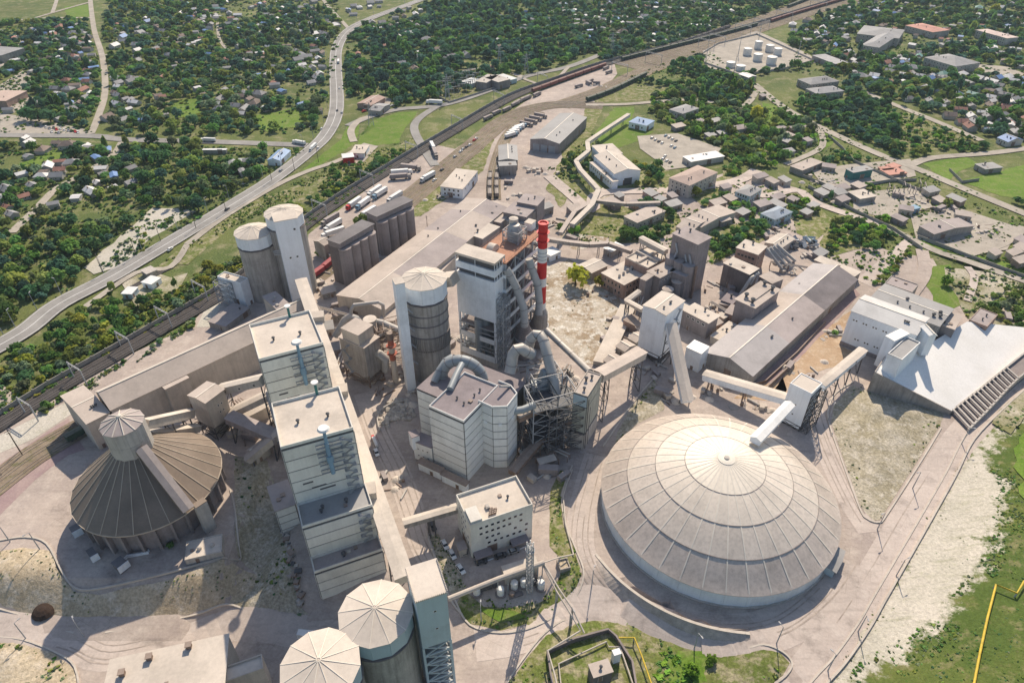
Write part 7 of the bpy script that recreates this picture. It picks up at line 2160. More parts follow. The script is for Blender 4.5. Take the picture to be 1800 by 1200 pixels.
m_wbright = M('crimson_wagon', (.36, .05, .065), .7, .15, .3, .15, DUST)
m_wgrey = M('grey_wagon', (.22, .20, .19), .8, .2, .3, .5, DUST)
m_wgreen = M('dark_green_wagon', (.05, .085, .06), .8, .2, .3, .3, DUST)
W0, W1 = wagon_proto('box'), wagon_proto('hopper')
WAG = {}
for i, (k, src, mt) in enumerate((('red', W0, m_wred), ('crimson', None, m_wbright), ('green', None, m_wgreen), ('grey', W1, m_wgrey))):
	r_ = src or copy_thing(W0, (0, 0, -50))
	recolour(r_, mt, ('body', 'roof')); WAG[k] = [r_, False]
def train(line, s0, s1, key, label, group, off=0.0, L_=13.4, z=.24):
	w_ = offset_line(line, off)
	a, c = GT(s0), GT(s1)
	def param(p):
		best, acc_ = (1e9, 0), 0
		for u, v in zip(w_[:-1], w_[1:]):
			d = Vector((v[0]-u[0], v[1]-u[1])); t = max(0, min(1, (Vector((p.x-u[0], p.y-u[1]))).dot(d)/d.dot(d)))
			q = Vector(u) + d*t
			e = math.hypot(q.x-p.x, q.y-p.y)
			if e < best[0]: best = (e, acc_ + t*d.length)
			acc_ += d.length
		return best[1]
	t0, t1 = sorted((param(a), param(c)))
	n = max(1, int((t1 - t0)/L_))
	for i in range(n):
		s = t0 + (i + .5)*L_
		for u, v in zip(w_[:-1], w_[1:]):
			d = math.hypot(v[0]-u[0], v[1]-u[1])
			if s <= d:
				place(WAG, key, (u[0] + (v[0]-u[0])*s/d, u[1] + (v[1]-u[1])*s/d, z), math.atan2(v[1]-u[1], v[0]-u[0]), label, group)
				break
			s -= d
SID = line_w('868,352 868,312 876,277 890,242 915,214 950,197', 4)
train(line_w('935,164 1000,140 1076,113', 4), (935, 164), (1076, 113), 'red', 'dull red wagon in the long train parked beside the main line', 'red wagons beside the main line')
train(SID, (868, 350), (877, 268), 'grey', 'open grey hopper wagon in the line beside the small sheds', 'hopper wagons by the sheds', -2.2)
train(SID, (868, 350), (872, 300), 'grey', 'open grey hopper wagon in the short line at the end of the long shed', 'short line of hopper wagons', 2.6)
train(line_w('545,500 575,478 610,448', 3), (548, 498), (600, 455), 'crimson', 'crimson wagon in the short train behind the left silos', 'crimson wagons behind the left silos', 2.2)
train(line_w('-30,868 60,800 150,748', 4), (112, 775), (142, 753), 'green', 'dark green wagon beside the end of the long storage hall', None, -4.6)
train(line_w('985,186 1060,160 1130,127 1200,101 1300,64 1400,30 1520,-6', 4), (1365, 42), (1500, 0), 'red', 'dull red wagon in the rail yard at the top of the picture', 'red wagons in the top rail yard', 8)
train(MAIN, (1090, 107), (1330, 44), 'green', 'dark wagon of the freight train on the main line, upper right', 'dark freight wagons', -2.1)
train(line_w('985,186 1060,160 1130,127 1200,101 1300,64 1400,30 1520,-6', 4), (1020, 176), (1130, 128), 'green', 'dark wagon in the row on the inner siding below the red train', 'dark wagons on the inner siding', -9)
train(line_w('1100,118 1200,84 1300,50 1400,14 1460,-10', 4), (1395, 16), (1450, -6), 'green', 'dark wagon in the upper row of the top rail yard', 'dark wagons in the top rail yard', 9)
train(line_w('1100,118 1200,84 1300,50 1400,14 1460,-10', 4), (1180, 90), (1300, 50), 'grey', 'open grey wagon on the far track of the top rail yard', 'grey wagons in the top rail yard', 11)
train(line_w('-30,868 60,800 150,748', 4), (10, 838), (70, 795), 'grey', 'open grey wagon on the bare sidings at the left edge', 'wagons on the left sidings', 4.6) if False else None
for i, (p, q) in enumerate([((1078, 126), (1062, 132)), ((1072, 119), (1058, 125)), ((1044, 142), (1030, 148)), ((1022, 152), (1012, 155))]):
	lorry(p, q, 'grey', ['grey machine with flat deck on the bare siding yard, far one of four', 'grey machine on the bare siding yard, beside the red train', 'grey machine on the bare siding yard, third from the far end', 'grey machine on the bare siding yard, nearest the road'][i], None, .7)
# ------------------------------------------------------------------ buildings beyond the plant
def pbox(name, label, cat, P, Q, Rr, z, roof='flat', rise=2, wall=None, rmat=None, win=None, **k):
	b = bld(name, label, cat, P, Q, Rr, z, 0, roof, rise, wall or m_hwall, rmat or M_ROOFS['grey'], **k)
	if win:
		for fc, cols, zs in win: windows(b, fc, cols, zs, 1.3, 1.6, 1.5)
	return b
b = pbox('grey_warehouse', 'big grey gable warehouse with white ridge strip beyond the plant', 'warehouse', (983, 253), (932, 245), (1031.7, 207), 8.4, 'gable2', 2.2, m_mauveconc, m_greyroof)
f = b.fmap['PQ']; _, ln, t = face_xy(b, f)
for k in range(3):
	mb = MB(); mb.box(0, -.12, 0, ln*.22, -.02, 5.6); mb.obj('door', m_steel, b.root, to_local(b, f, ln*(.1 + .27*k), 0, 0), t)
pbox('small_shed', 'grey shed with pale roof beside the hopper wagons, rear one of two', 'shed', (910, 282), (877, 283), (910, 256), 7, 'gable2', 1.2, m_conc, m_greyroof)
pbox('small_shed', 'lower grey-white shed beside the hopper wagons, front one of two', 'shed', (908, 291), (878, 293), (908, 284), 7, 'flat', 1, m_conc, m_greyroof)
b = pbox('signal_house', 'white three-storey rail building with pale roof beside the sidings', 'rail building', (813, 333), (775, 327), (837, 301), 7, 'flat', 1, m_white, m_dustroof2, [('PQ', 4, [4.6, 1.6]), ('PR', 4, [4.6])])
roof_vents(b, [(.4, .3), (.5, .5), (.6, .7)], .7)
b = pbox('arched_hall', 'white hall with shallow arched roof among trees beyond the plant', 'hall', (1080, 306), (1118, 293), (1060, 272), 9.3, 'gable2', 2.4, m_white, m_dustroof2, [('PR', 6, [5, 2])])
roof_vents(b, [(.4, .3), (.6, .3), (.3, .6), (.65, .7), (.5, .85)], 1)
f = b.fmap['PQ']; _, ln, t = face_xy(b, f)
mb = MB(); mb.box(ln*.4, -.15, 0, ln*.7, -.02, 5); mb.obj('door', m_darksteel, b.root, to_local(b, f, 0, 0, 0), t)
pbox('hall_wing', 'white flat-roofed wing along the left side of the arched hall', 'wing', (1077, 320), (1081, 314), (1048, 284), 6, 'flat', 1, m_white, m_dustroof2, [('PR', 10, [3])])
pbox('hall_rear_block', 'pale flat block behind the arched hall', 'block', (1058, 274), (1092, 268), (1046, 256), 9, 'flat', 1, m_white, m_dustroof2)
pbox('blue_roofed_house', 'white house with bright blue hipped roof beside the overland gallery', 'house', (1136, 221), (1106, 214), (1150, 212), 5, 'hip', 2.4, m_white, m_skyblue, [('PQ', 3, [1.6])])
pbox('blue_roofed_station', 'small building with light blue roof beside the highway', 'station', (492, 283), (472, 280), (506, 265), 4, 'gable2', 1.6, m_white, m_skyblue)
pbox('pink_apartment_house', 'three-storey pinkish house with hipped roof behind the workshops', 'apartment house', (1212, 326), (1183, 310), (1253, 300), 9.5, 'hip', 2.4, m_cream, M('dusty_pink_roof', (.48, .37, .31), .9, .12, .1), [('PQ', 4, [6.8, 4, 1.2]), ('PR', 6, [6.8, 4, 1.2])])
pbox('blue_white_house', 'two-storey pale blue house with grey hipped roof near the ponds of dust', 'house', (1318, 345), (1290, 338), (1344, 334), 6, 'hip', 2, m_paleblue, m_greyroof, [('PQ', 4, [3.8, 1]), ('PR', 5, [3.8, 1])])
pbox('blue_white_house', 'pale blue house with dark skylight in its grey-blue roof, right of the other', 'house', (1362, 386), (1338, 375), (1392, 372), 5, 'hip', 2.2, m_paleblue, M('blue_grey_roof', (.34, .39, .45), .7, .1, .1), [('PQ', 4, [2.6]), ('PR', 5, [2.6])])
pbox('teal_depot', 'teal-walled depot with flat grey roof beside the stacked red sheets', 'depot', (1500, 304), (1489, 297), (1533, 297), 6, 'flat', 1, m_teal, m_greyroof)
pbox('light_depot', 'pale flat-roofed depot among fences right of the plant', 'depot', (1512, 350), (1493, 337), (1538, 344), 4, 'flat', 1, m_conc, m_dustroof2)
for i, (P, Q, Rr) in enumerate([((1563, 308), (1550, 298), (1592, 303)), ((1553, 300), (1548, 294), (1568, 296)), ((1570, 296), (1558, 290), (1582, 291))]):
	pbox('red_sheet_stack', ['largest stack of salmon red sheets beside the teal depot', 'small stack of salmon red sheets behind the large one, left', 'small stack of salmon red sheets behind the large one, right'][i], 'stack', P, Q, Rr, 2, 'flat', 1, m_brick, M_ROOFS['pink'])
pbox('low_grey_hall', 'low pale grey hall at the right among junk yards', 'hall', (1642, 412), (1624, 396), (1703, 393), 5, 'gable', 1.4, m_conc, m_pinkroof)
pbox('small_grey_house', 'small grey flat house in the fenced green plot at right', 'house', (1732, 298), (1722, 288), (1755, 291), 3.5, 'flat', 1, m_conc, m_greyroof)
pbox('school_block', 'grey H-shaped school block, main range', 'school', (1580, 68), (1508, 58), (1583, 52), 9, 'hip', 3, m_hwall, M_ROOFS['grey'], [('PQ', 10, [6, 2.5])])
pbox('school_wing', 'wing of the grey school block nearest the viewer', 'school wing', (1545, 84), (1520, 76), (1560, 60), 9, 'hip', 3, m_hwall, M_ROOFS['grey'], [('PQ', 4, [6, 2.5])])
pbox('pink_roofed_block', 'long block with salmon-pink roof among the trees, upper right', 'block', (1640, 57), (1598, 44), (1662, 51), 7, 'hip', 2.5, m_hwall, M_ROOFS['pink'], [('PQ', 8, [4, 1.5])])
pbox('hip_roofed_hall', 'large grey hip-roofed building among trees at the right', 'hall', (1680, 117), (1632, 100), (1715, 108), 8, 'hip', 4, m_hwall, M_ROOFS['grey'], [('PQ', 10, [5, 2]), ('PR', 6, [5, 2])])
pbox('flat_pale_block', 'long pale block with pinkish flat roof, upper right corner', 'block', (1770, 68), (1730, 52), (1775, 62), 8, 'flat', 1, m_hwall, M('pale_pink_roof', (.62, .50, .44), .9, .1, .1), [('PQ', 12, [5, 2])])
pbox('terrace_house', 'grey long house with hipped roof, rear one of the parallel pair', 'house', (1425, 149), (1405, 139), (1473, 142), 6, 'hip', 3, m_hwall, M_ROOFS['grey'], [('PQ', 3, [3.5, 1]), ('PR', 8, [3.5, 1])])
pbox('terrace_house', 'grey long house with hipped roof, front one of the parallel pair', 'house', (1436, 165), (1417, 156), (1484, 160), 5, 'hip', 2.6, m_hwall, M_ROOFS['grey'], [('PR', 8, [1.5])])
pbox('wide_white_block', 'wide white flat block beside the tank farm road', 'block', (1468, 113), (1436, 97), (1484, 108), 5, 'flat', 1, m_conc, M_ROOFS['grey'])
pbox('white_kiosk', 'small white-roofed kiosk just below the tank farm', 'kiosk', (1316, 137), (1303, 130), (1326, 133), 4, 'gable', 1, m_hwall, M_ROOFS['white'])
pbox('small_works_house', 'long low building with pale roof behind the trees by the car park', 'building', (1215, 285), (1198, 276), (1275, 276), 4, 'flat', 1, m_hwall, M_ROOFS['white'])
pbox('hedge_house', 'grey-roofed house beside the works road below the green park', 'house', (1200, 200), (1178, 192), (1227, 190), 5, 'hip', 2, m_hwall, M_ROOFS['grey'], [('PQ', 3, [1.5])])
pbox('works_canteen', 'low beige hall along the works road in front of the hedge', 'hall', (1232, 400), (1205, 385), (1290, 372), 5, 'gable', 1.5, m_cream, m_dustroof)
pbox('works_canteen', 'low beige hall with two rooflights between the trees and the concrete silo tower', 'hall', (1215, 408), (1190, 398), (1245, 385), 5, 'gable', 1.5, m_cream, m_dustroof)
pbox('back_office', 'long low beige office with roof vents beside the power pole', 'office', (1120, 392), (1104, 378), (1162, 368), 5, 'flat', 1, m_cream, m_dustroof, [('PQ', 3, [1.5]), ('PR', 6, [1.5])])
pbox('pale_canopy', 'pale canopy roof beside the trees behind the waste ground', 'canopy', (1075, 443), (1062, 436), (1095, 432), 4, 'flat', 1, m_conc, m_whitep)
pbox('back_shed', 'long pale shed right of the bright green tree', 'shed', (1040, 480), (1022, 464), (1062, 464), 5, 'gable2', 1, m_conc, m_dustroof2)
pbox('back_shed', 'tiny white shed beside the low dusty gallery', 'shed', (968, 450), (955, 441), (984, 441), 4, 'flat', 1, m_white, m_whitep)
pbox('pale_depot', 'cream shed with bright roof beside the blue scrap heap', 'shed', (1372, 437), (1348, 424), (1390, 418), 5, 'gable2', 1, m_cream, m_dustroof2)
pbox('far_works', 'low pale roof strip along the back road behind the pale blue houses', 'shed', (1410, 300), (1390, 292), (1445, 285), 4, 'flat', 1, m_conc, m_dustroof)
pbox('left_depot', 'big dark grey depot at the far left edge', 'depot', (2, 98), (-30, 90), (27, 84), 8, 'flat', 1, m_conc, m_greyroof)
pbox('left_workshop', 'pinkish flat workshop at the left edge above the car park', 'workshop', (10, 178), (-25, 172), (32, 160), 6, 'flat', 1, m_brick, M('pink_flat_roof', (.55, .42, .35), .9, .1, .1))
pbox('roadside_sheds', 'reddish roadside sheds by the junction of highway and local road', 'shed', (652, 186), (636, 178), (664, 170), 4, 'gable2', 1.4, m_brick, M('pale_brick_roof', (.42, .30, .25), .85, .1, .2))
pbox('roadside_sheds', 'grey roadside shed beside the dark green pylon', 'shed', (668, 196), (648, 194), (686, 184), 4, 'gable', 1.4, m_conc, M_ROOFS['grey'])
pbox('filling_station', 'pale filling station building on the slope below the roundabout', 'filling station', (640, 270), (612, 275), (663, 256), 4, 'flat', 1, m_white, m_dustroof2)
pbox('filling_canopy', 'white canopy of the filling station with red edge', 'canopy', (622, 276), (604, 282), (630, 268), 5, 'flat', 1, m_red, m_whitep)
pbox('white_container', 'white container cabin beside the dirt track, larger of two', 'container', (266, 500), (252, 494), (279, 488), 3.2, 'flat', 1, m_white, m_whitep)
pbox('white_container', 'white container cabin with blue frame, nearer the railway', 'container', (231, 517), (217, 513), (236, 505), 3, 'flat', 1, m_paleblue, m_whitep)
pbox('grey_hut', 'small grey hut between highway and railway', 'hut', (258, 482), (250, 474), (274, 474), 3.2, 'flat', 1, m_conc, m_conc_lt)
pbox('substation_hall', 'violet-grey switchgear hall with dark doors beside the switchyard, left', 'switch hall', (855, 146), (842, 140), (864, 132), 7, 'flat', 1, m_mauveconc, m_conc_lt)
pbox('substation_hall', 'violet-grey switchgear hall with dark doors beside the switchyard, right', 'switch hall', (876, 145), (866, 134), (886, 136), 7, 'flat', 1, m_mauveconc, m_conc_lt)
pbox('substation_wing', 'low blue-roofed wing of the switchgear halls', 'switch hall', (828, 148), (814, 142), (842, 140), 4, 'flat', 1, m_paleblue, m_paleblue)
pbox('substation_wing', 'low pale blue shed at the right of the switchgear halls', 'switch hall', (894, 142), (878, 132), (902, 136), 4, 'flat', 1, m_paleblue, m_paleblue)
pbox('roadside_garage', 'long thin white garage below the side road', 'garage', (356, 264), (355, 262), (396, 265), 3, 'flat', 1, m_conc, m_whitep)
pbox('blue_house', 'house with bright blue roof at the right edge', 'house', (1772, 250), (1763, 241), (1788, 242), 4, 'gable', 2.4, m_hwall, M_ROOFS['blue'], [('PQ', 3, [1.5])])
pbox('blue_hut', 'small bright blue hut in the junk yard right of the plant', 'hut', (1608, 368), (1602, 362), (1613, 363), 3.5, 'flat', 1, m_blue, m_blue)
# tank farm
for i, (x, y, r_m, h, lab) in enumerate([(1332, 86, 4.2, 8, 'tall white tank at the back of the tank farm'), (1313, 97, 4.6, 7, 'white tank at the left of the back row of the tank farm'), (1352, 91, 4.6, 7, 'white tank right of the tallest one in the tank farm'), (1366, 97, 4.4, 7, 'white tank at the right end of the tank farm'), (1331, 107, 4.8, 7, 'white tank in the middle of the tank farm'), (1355, 113, 5.2, 7.5, 'big white tank at the front right of the tank farm'), (1284, 118, 4.8, 5, 'squat white tank at the front left of the tank farm'), (1301, 124, 4.8, 5, 'squat white tank at the very front of the tank farm')]):
	g = G((x, y), 0)
	r_ = thing('storage_tank', lab, 'tank', (g.x, g.y, 0), 0, 'tank farm')
	mb = MB(); mb.lathe([(r_m, 0), (r_m, h)], 24); mb.obj('shell', m_tankw, r_, smooth=True)
	mb = MB(); mb.lathe([(r_m + .1, h), (.3, h + .9)], 24); mb.obj('roof', m_tankw, r_)
	mb = MB(); mb.lathe([(r_m + .05, h - .3), (r_m + .25, h - .3), (r_m + .25, h + .1)], 24); mb.obj('rim_rail', m_steel, r_)
	CLEAR_PTS.append((g.x, g.y, r_m + 3))
tf = thing('tank_farm_wall', 'pale wall round the tank farm', 'wall')
wall_line('wall_run', poly_w('1238,112 1235,95 1262,78 1330,62 1392,90 1430,108 1380,122 1300,134 1238,112'), .4, 2, m_conc_lt, tf)
for (x, y, h) in ((1402, 100, 26), (1240, 112, 24), (1333, 72, 22), (1297, 100, 24), (1290, 128, 18)):
	g = G((x, y))
	r_ = thing('lightning_mast', 'slender pale mast around the tank farm', 'mast', (g.x, g.y, 0), 0, 'tank farm masts')
	mb = MB(); mb.tube([(0, 0, -.5), (0, 0, h*.6), (0, 0, h)], [.4, .28, .12], 8); mb.obj('pole', m_steel, r_)
	mb = MB(); mb.lathe([(.9, h*.6), (.9, h*.6 + .2)], 8); mb.obj('platform', m_steel, r_)
# switchyard gantries
for i in range(18):
	u, v = i % 6, i // 6
	g = G((775 + 11*u + 8*v, 168 - 4.5*u + 7*v - 10))
	r_ = thing('switchyard_gantry', 'grey steel gantry in the open switchyard by the railway', 'gantry', (g.x, g.y, 0), R(20), 'switchyard gantries')
	mb = MB(); mb.beam((-4, 0, 0), (-4, 0, 8), .3, .3); mb.beam((4, 0, 0), (4, 0, 8), .3, .3); mb.beam((-4, 0, 8), (4, 0, 8), .35, .35); mb.obj('frame', m_steel, r_)
	for q in (-2, 0, 2):
		mb = MB(); mb.lathe([(.25, 5), (.3, 6), (.2, 8)], 6, c=(q, 0)); mb.obj('insulator', m_brownsteel, r_)
fw = thing('switchyard_fence', 'pale wall round the open switchyard', 'fence')
wall_line('wall_run', poly_w('760,166 790,182 860,160 905,140'), .3, 2, m_fence, fw)
sheet('switchyard_ground', '762,165 790,180 862,157 905,138 890,130 850,128 800,145', m_olive, .1, step=8, jit=.5)
# fences and walls beyond the plant
for s, h, lab in (('1455,240 1480,262 1500,285 1600,330 1640,345', 2, 'grey panel fence along the right-hand town road'), ('1420,330 1500,372 1570,405 1620,440', 2.2, 'long grey wall between the depot yards and the trees'), ('1612,418 1700,452 1830,500', 2.2, 'pale fence beside the strip of bright grass'), ('1395,305 1470,335 1560,320 1610,318', 2, 'fence round the teal depot yard'), ('1668,300 1690,322 1720,318', 2, 'dark fence of the green plot'), ('1430,95 1520,120 1560,150', 2, 'pale wall of the gardens below the school')):
	r_ = thing('yard_fence', lab, 'fence'); wall_line('fence_run', poly_w(s), .3, h, m_fence, r_, seg=40)
for i, (x, y) in enumerate([(1560 + 9*k, 338 + (k % 3)*6 - k*1.2) for k in range(8)]):
	g = G((x, y)); r_ = thing('steel_portal_frame', 'bare steel frame in the row right of the pale depot', 'steel frame', (g.x, g.y, 0), R(-20), 'row of bare frames')
	mb = MB(); mb.beam((0, -4, 0), (0, -4, 5), .4, .4); mb.beam((0, 4, 0), (0, 4, 5), .4, .4); mb.beam((0, -4, 5), (0, 4, 5), .4, .4); mb.obj('frame', m_mauveconc, r_)
sh = thing('scrap_heap', 'heap of blue-grey scrap beside the cream shed', 'scrap heap', G((1405, 428)))
for k in range(26):
	mb = MB(); s = rnd.uniform(.8, 2.2); mb.box(-s, -s*.6, -.2, s, s*.6, s*.5)
	mb.obj('scrap_sheet', [m_paleblue, m_steel, m_darksteel][k % 3], sh, (rnd.uniform(-9, 9), rnd.uniform(-7, 7), rnd.uniform(0, 2)), (rnd.uniform(-.6, .6), rnd.uniform(-.6, .6), rnd.uniform(0, 3)))
# poles, pylons and lamps
def pole(p, h, lab, grp, lamp=True, mat=None, r=.16):
	g = GT(p)
	r_ = thing('street_lamp' if lamp else 'utility_pole', lab, 'street lamp' if lamp else 'pole', g, rnd.uniform(0, 6), grp)
	mb = MB(); mb.tube([(0, 0, -.4), (0, 0, h)], [r*1.3, r*.7], 8); mb.obj('pole', mat or m_steel, r_)
	mb = MB()
	if lamp: mb.beam((0, 0, h), (1.4, 0, h + .25), .12, .12); mb.box(1.1, -.2, h + .15, 2.0, .2, h + .35)
	else: mb.beam((-1.2, 0, h - .8), (1.2, 0, h - .8), .16, .16); mb.beam((-.8, 0, h - 1.8), (.8, 0, h - 1.8), .16, .16)
	mb.obj('lamp_head' if lamp else 'cross_arm', mat or m_steel, r_)
for p in ((846, 1092), (1003, 1094), (1220, 1140), (1365, 1130), (1542, 930), (1604, 858), (1690, 780), (1575, 1012), (1508, 1110), (1455, 1178), (1040, 1030), (46, 1122), (148, 1118), (70, 965), (1455, 740), (18, 952)):
	pole(p, 9, 'grey lamp post beside the pale plant roads', 'plant lamp posts')
for p in ((1163, 385), (1232, 112), (180, 478), (283, 425), (478, 318), (518, 300), (560, 285), (398, 372), (345, 402), (240, 450), (480, 380), (752, 410), (40, 800), (35, 793)):
	pole(p, 12, 'tall thin utility pole beside the roads and tracks outside the plant', 'utility poles', False, m_bark)
for i in range(26):
	t = (i + .5)/26
	a = hwy_w[int(t*(len(hwy_w) - 1))]; n_ = offset_line(hwy_w, 8)[int(t*(len(hwy_w) - 1))]
	r_ = thing('street_lamp', 'tall grey street lamp along the highway', 'street lamp', (n_[0], n_[1], 0), rnd.uniform(0, 6), 'highway lamps')
	mb = MB(); mb.tube([(0, 0, -.3), (0, 0, 10)], [.2, .1], 8); mb.obj('pole', m_steel, r_)
	mb = MB(); mb.box(0, -.15, 9.9, 2, .15, 10.1); mb.obj('lamp_head', m_steel, r_)
for (p, h, lab) in (((653, 222), 20, 'dark green lattice pylon on the grass island'), ((787, 178), 24, 'grey lattice pylon behind the switchyard'), ((878, 120), 22, 'grey lattice pylon left of the main line'), ((1075, 95), 22, 'grey lattice pylon above the red train'), ((925, 130), 20, 'grey lattice pylon beside the local road')):
	g = G(p); r_ = thing('power_pylon', lab, 'pylon', (g.x, g.y, 0), .3)
	mb = MB()
	for k in range(4):
		s0, s1 = 2.2*(1 - k/4.6), 2.2*(1 - (k+1)/4.6)
		z0, z1 = h*k/4, h*(k+1)/4
		for (i, j) in ((-1, -1), (1, -1), (1, 1), (-1, 1)):
			mb.beam((i*s0, j*s0, z0), (i*s1, j*s1, z1), .22, .22)
		for q in range(4):
			cs = [(-1, -1), (1, -1), (1, 1), (-1, 1)]
			a, c = cs[q], cs[(q+1) % 4]
			mb.beam((a[0]*s0, a[1]*s0, z0), (c[0]*s1, c[1]*s1, z1), .14, .14)
	for zz in (.75, .9): mb.beam((-4, 0, h*zz), (4, 0, h*zz), .25, .25)
	mb.obj('lattice', m_steel, r_)
# boulders of the rubble heap beside the long gallery
rb_ = thing('rubble_heap', 'curved heap of pale broken rubble between the stepped building and the white mill', 'rubble heap', G((700, 740)))
mb = MB(); mb.v = []
bmr = []
for k in range(6):
	mb = MB(); q = [(rnd.uniform(.7, 1.2)*math.cos(a), rnd.uniform(.7, 1.2)*math.sin(a), z) for z in (0, .6) for a in [i*1.05 for i in range(6)]] + [(0, 0, rnd.uniform(.7, 1.1))]
	mb.add(q, [(i, (i+1) % 6, 6 + (i+1) % 6, 6 + i) for i in range(6)] + [(6 + i, 6 + (i+1) % 6, 12) for i in range(6)]); bmr.append(mb.mesh('boulder', m_rock))
cx = G((700, 740))
for k in range(150):
	t = rnd.random(); p = (672 + 46*t + rnd.gauss(0, 5), 722 - 40*math.sin(t*2.2)*.5 + 34*rnd.random())
	g = G(p); put(bmr[k % 6], 'boulder', rb_, (g.x - cx.x, g.y - cx.y, -.1), (rnd.uniform(-.4, .4), rnd.uniform(-.4, .4), rnd.uniform(0, 6)), rnd.uniform(.4, 1.5))
lb_ = thing('pale_heap_wall', 'pale curved low wall holding the rubble heap', 'wall')
wall_line('wall_run', line_w('668,760 664,738 672,722 690,712 708,708'), .5, 1.5, m_conc_lt, lb_)
dp = thing('earth_pile', 'dark brown earth pile on the dry bank at lower left', 'earth pile', GT((78, 1072)))
mb = MB(); mb.lathe([(3.9, -.2), (3.0, .9), (1.6, 1.7), (.2, 2.0)], 14); mb.obj('pile', M('dark_earth', (.055, .035, .025), .95, .3, .5, bump=.5), dp)
# junk along the foot of the stepped building
jk = thing('junk_row', 'row of dark scrap and crates along the left foot of the stepped building', 'scrap row', GT((510, 985)))
o_ = GT((510, 985))
for k in range(46):
	p = (498 + 34*(k/46) + rnd.gauss(0, 2.2), 925 + 140*(k/46))
	g = GT(p); s = rnd.uniform(.4, 1.3)
	mb = MB(); mb.box(-s, -s*.7, 0, s, s*.7, s*rnd.uniform(.5, 1.2)); mb.obj('scrap_piece', [m_brownsteel, m_conc, m_darksteel, m_conc_lt][k % 4], jk, (g - o_)[:], rnd.uniform(0, 3))
# ------------------------------------------------------------------ village houses
def house_proto(k):
	r_ = thing('village_house', 'h', 'house')
	L_, W_, h, rise = [(9, 7, 3.0, 2.2), (11, 8, 3.2, 2.6), (7, 5.5, 2.6, 1.4), (12, 6.5, 2.8, 1.8)][k]
	mb = MB()
	x, y = L_/2, W_/2
	if k != 1:
		mb.add([(-x, -y, -1), (x, -y, -1), (x, y, -1), (-x, y, -1), (-x, -y, h), (x, -y, h), (x, y, h), (-x, y, h), (-x, 0, h+rise), (x, 0, h+rise)], [(0, 1, 5, 4), (1, 2, 6, 9, 5), (2, 3, 7, 6), (3, 0, 4, 8, 7)])
	else:
		mb.box(-x, -y, -1, x, y, h)
	mb.obj('wall', m_hwall, r_)
	mb = MB(); o_ = .5
	e = rise/y*o_
	if k != 1:
		mb.slab([(-x-o_, -y-o_, h-e+.2), (x+o_, -y-o_, h-e+.2), (x+o_, 0, h+rise+.2), (-x-o_, 0, h+rise+.2)], .18)
		mb.slab([(-x-o_, 0, h+rise+.2), (x+o_, 0, h+rise+.2), (x+o_, y+o_, h-e+.2), (-x-o_, y+o_, h-e+.2)], .18)
	else:
		mb.add([(-x-o_, -y-o_, h), (x+o_, -y-o_, h), (x+o_, y+o_, h), (-x-o_, y+o_, h), (-x+y, 0, h+rise), (x-y, 0, h+rise)], [(0, 1, 5, 4), (1, 2, 5), (2, 3, 4, 5), (3, 0, 4), (3, 2, 1, 0)])
	mb.obj('roof', M_ROOFS['grey'], r_)
	mb = MB(); mb.box(-.35, -.35, 0, .35, .35, 1.4); mb.obj('chimney', m_brick, r_, (x*.4, y*.3, h + rise*.6))
	me = window_mesh(1.2, 1.2)
	for q in (-.5, .0, .5): put(me, 'window', r_, (q*L_*.7, -y, 1.0))
	return r_
HP = {}
protos = [house_proto(k) for k in range(4)]
for k in range(4):
	for c_ in M_ROOFS:
		HP[(k, c_)] = None
HOUSES = []
used0 = set()
def add_house(x, y, rot, k, c_, label, group, s=1.0):
	key = (k, c_)
	if HP[key] is None:
		src = protos[k] if k not in used0 else copy_thing(protos[k], (0, 0, 0))
		used0.add(k)
		recolour(src, M_ROOFS[c_], ('roof',))
		HP[key] = src
		src.location = (x, y, zt(x, y)); src.rotation_euler = (0, 0, rot); src['label'] = label; src['group'] = group; src.scale = (s, s, s)
	else:
		copy_thing(HP[key], (x, y, zt(x, y)), rot, label, group, s)
	HOUSES.append((x, y))
	CLEAR_PTS.append((x, y, 5.8*s))
class ClearIndex:
	def __init__(self):
		self.pts = np.array([(a, b, c) for a, b, c in CLEAR_PTS]) if CLEAR_PTS else np.zeros((0, 3))
		segs = []
		for w, hw in CLEAR:
			for a, c in zip(w[:-1], w[1:]): segs.append((*a, *c, hw))
		self.segs = np.array(segs)
		self.polys = [np.array(p) for p in CLEAR_POLY]
	def ok(self, P, extra=0.0):
		"""P: (n,2) -> mask of the free ones"""
		m = np.ones(len(P), bool)
		for p in self.polys:
			c = np.zeros(len(P), bool); x, y = P[:, 0], P[:, 1]
			for (xi, yi), (xj, yj) in zip(p, np.roll(p, 1, 0)):
				if yi != yj: c ^= ((yi > y) != (yj > y)) & (x < (xj - xi)*(y - yi)/(yj - yi) + xi)
			m &= ~c
		for i in range(0, len(P), 400):
			q = P[i:i+400]
			if len(self.pts):
				d = np.hypot(q[:, None, 0] - self.pts[None, :, 0], q[:, None, 1] - self.pts[None, :, 1])
				m[i:i+400] &= (d > self.pts[None, :, 2] + extra).all(1)
			ax, ay, bx, by, hw = self.segs.T
			dx, dy = bx - ax, by - ay
			t = ((q[:, None, 0] - ax)*dx + (q[:, None, 1] - ay)*dy)/(dx*dx + dy*dy + 1e-9)
			t = np.clip(t, 0, 1)
			d = np.hypot(q[:, None, 0] - ax - t*dx, q[:, None, 1] - ay - t*dy)
			m[i:i+400] &= (d > hw + extra).all(1)
		return m
rng = np.random.default_rng(11)
def sample(poly, n):
	p = np.array(poly); lo, hi = p.min(0), p.max(0)
	out = []
	while len(out) < n:
		q = rng.uniform(lo, hi, (n*3, 2))
		out += [tuple(a) for a in q if inside(a[0], a[1], poly)]
	return np.array(out[:n])
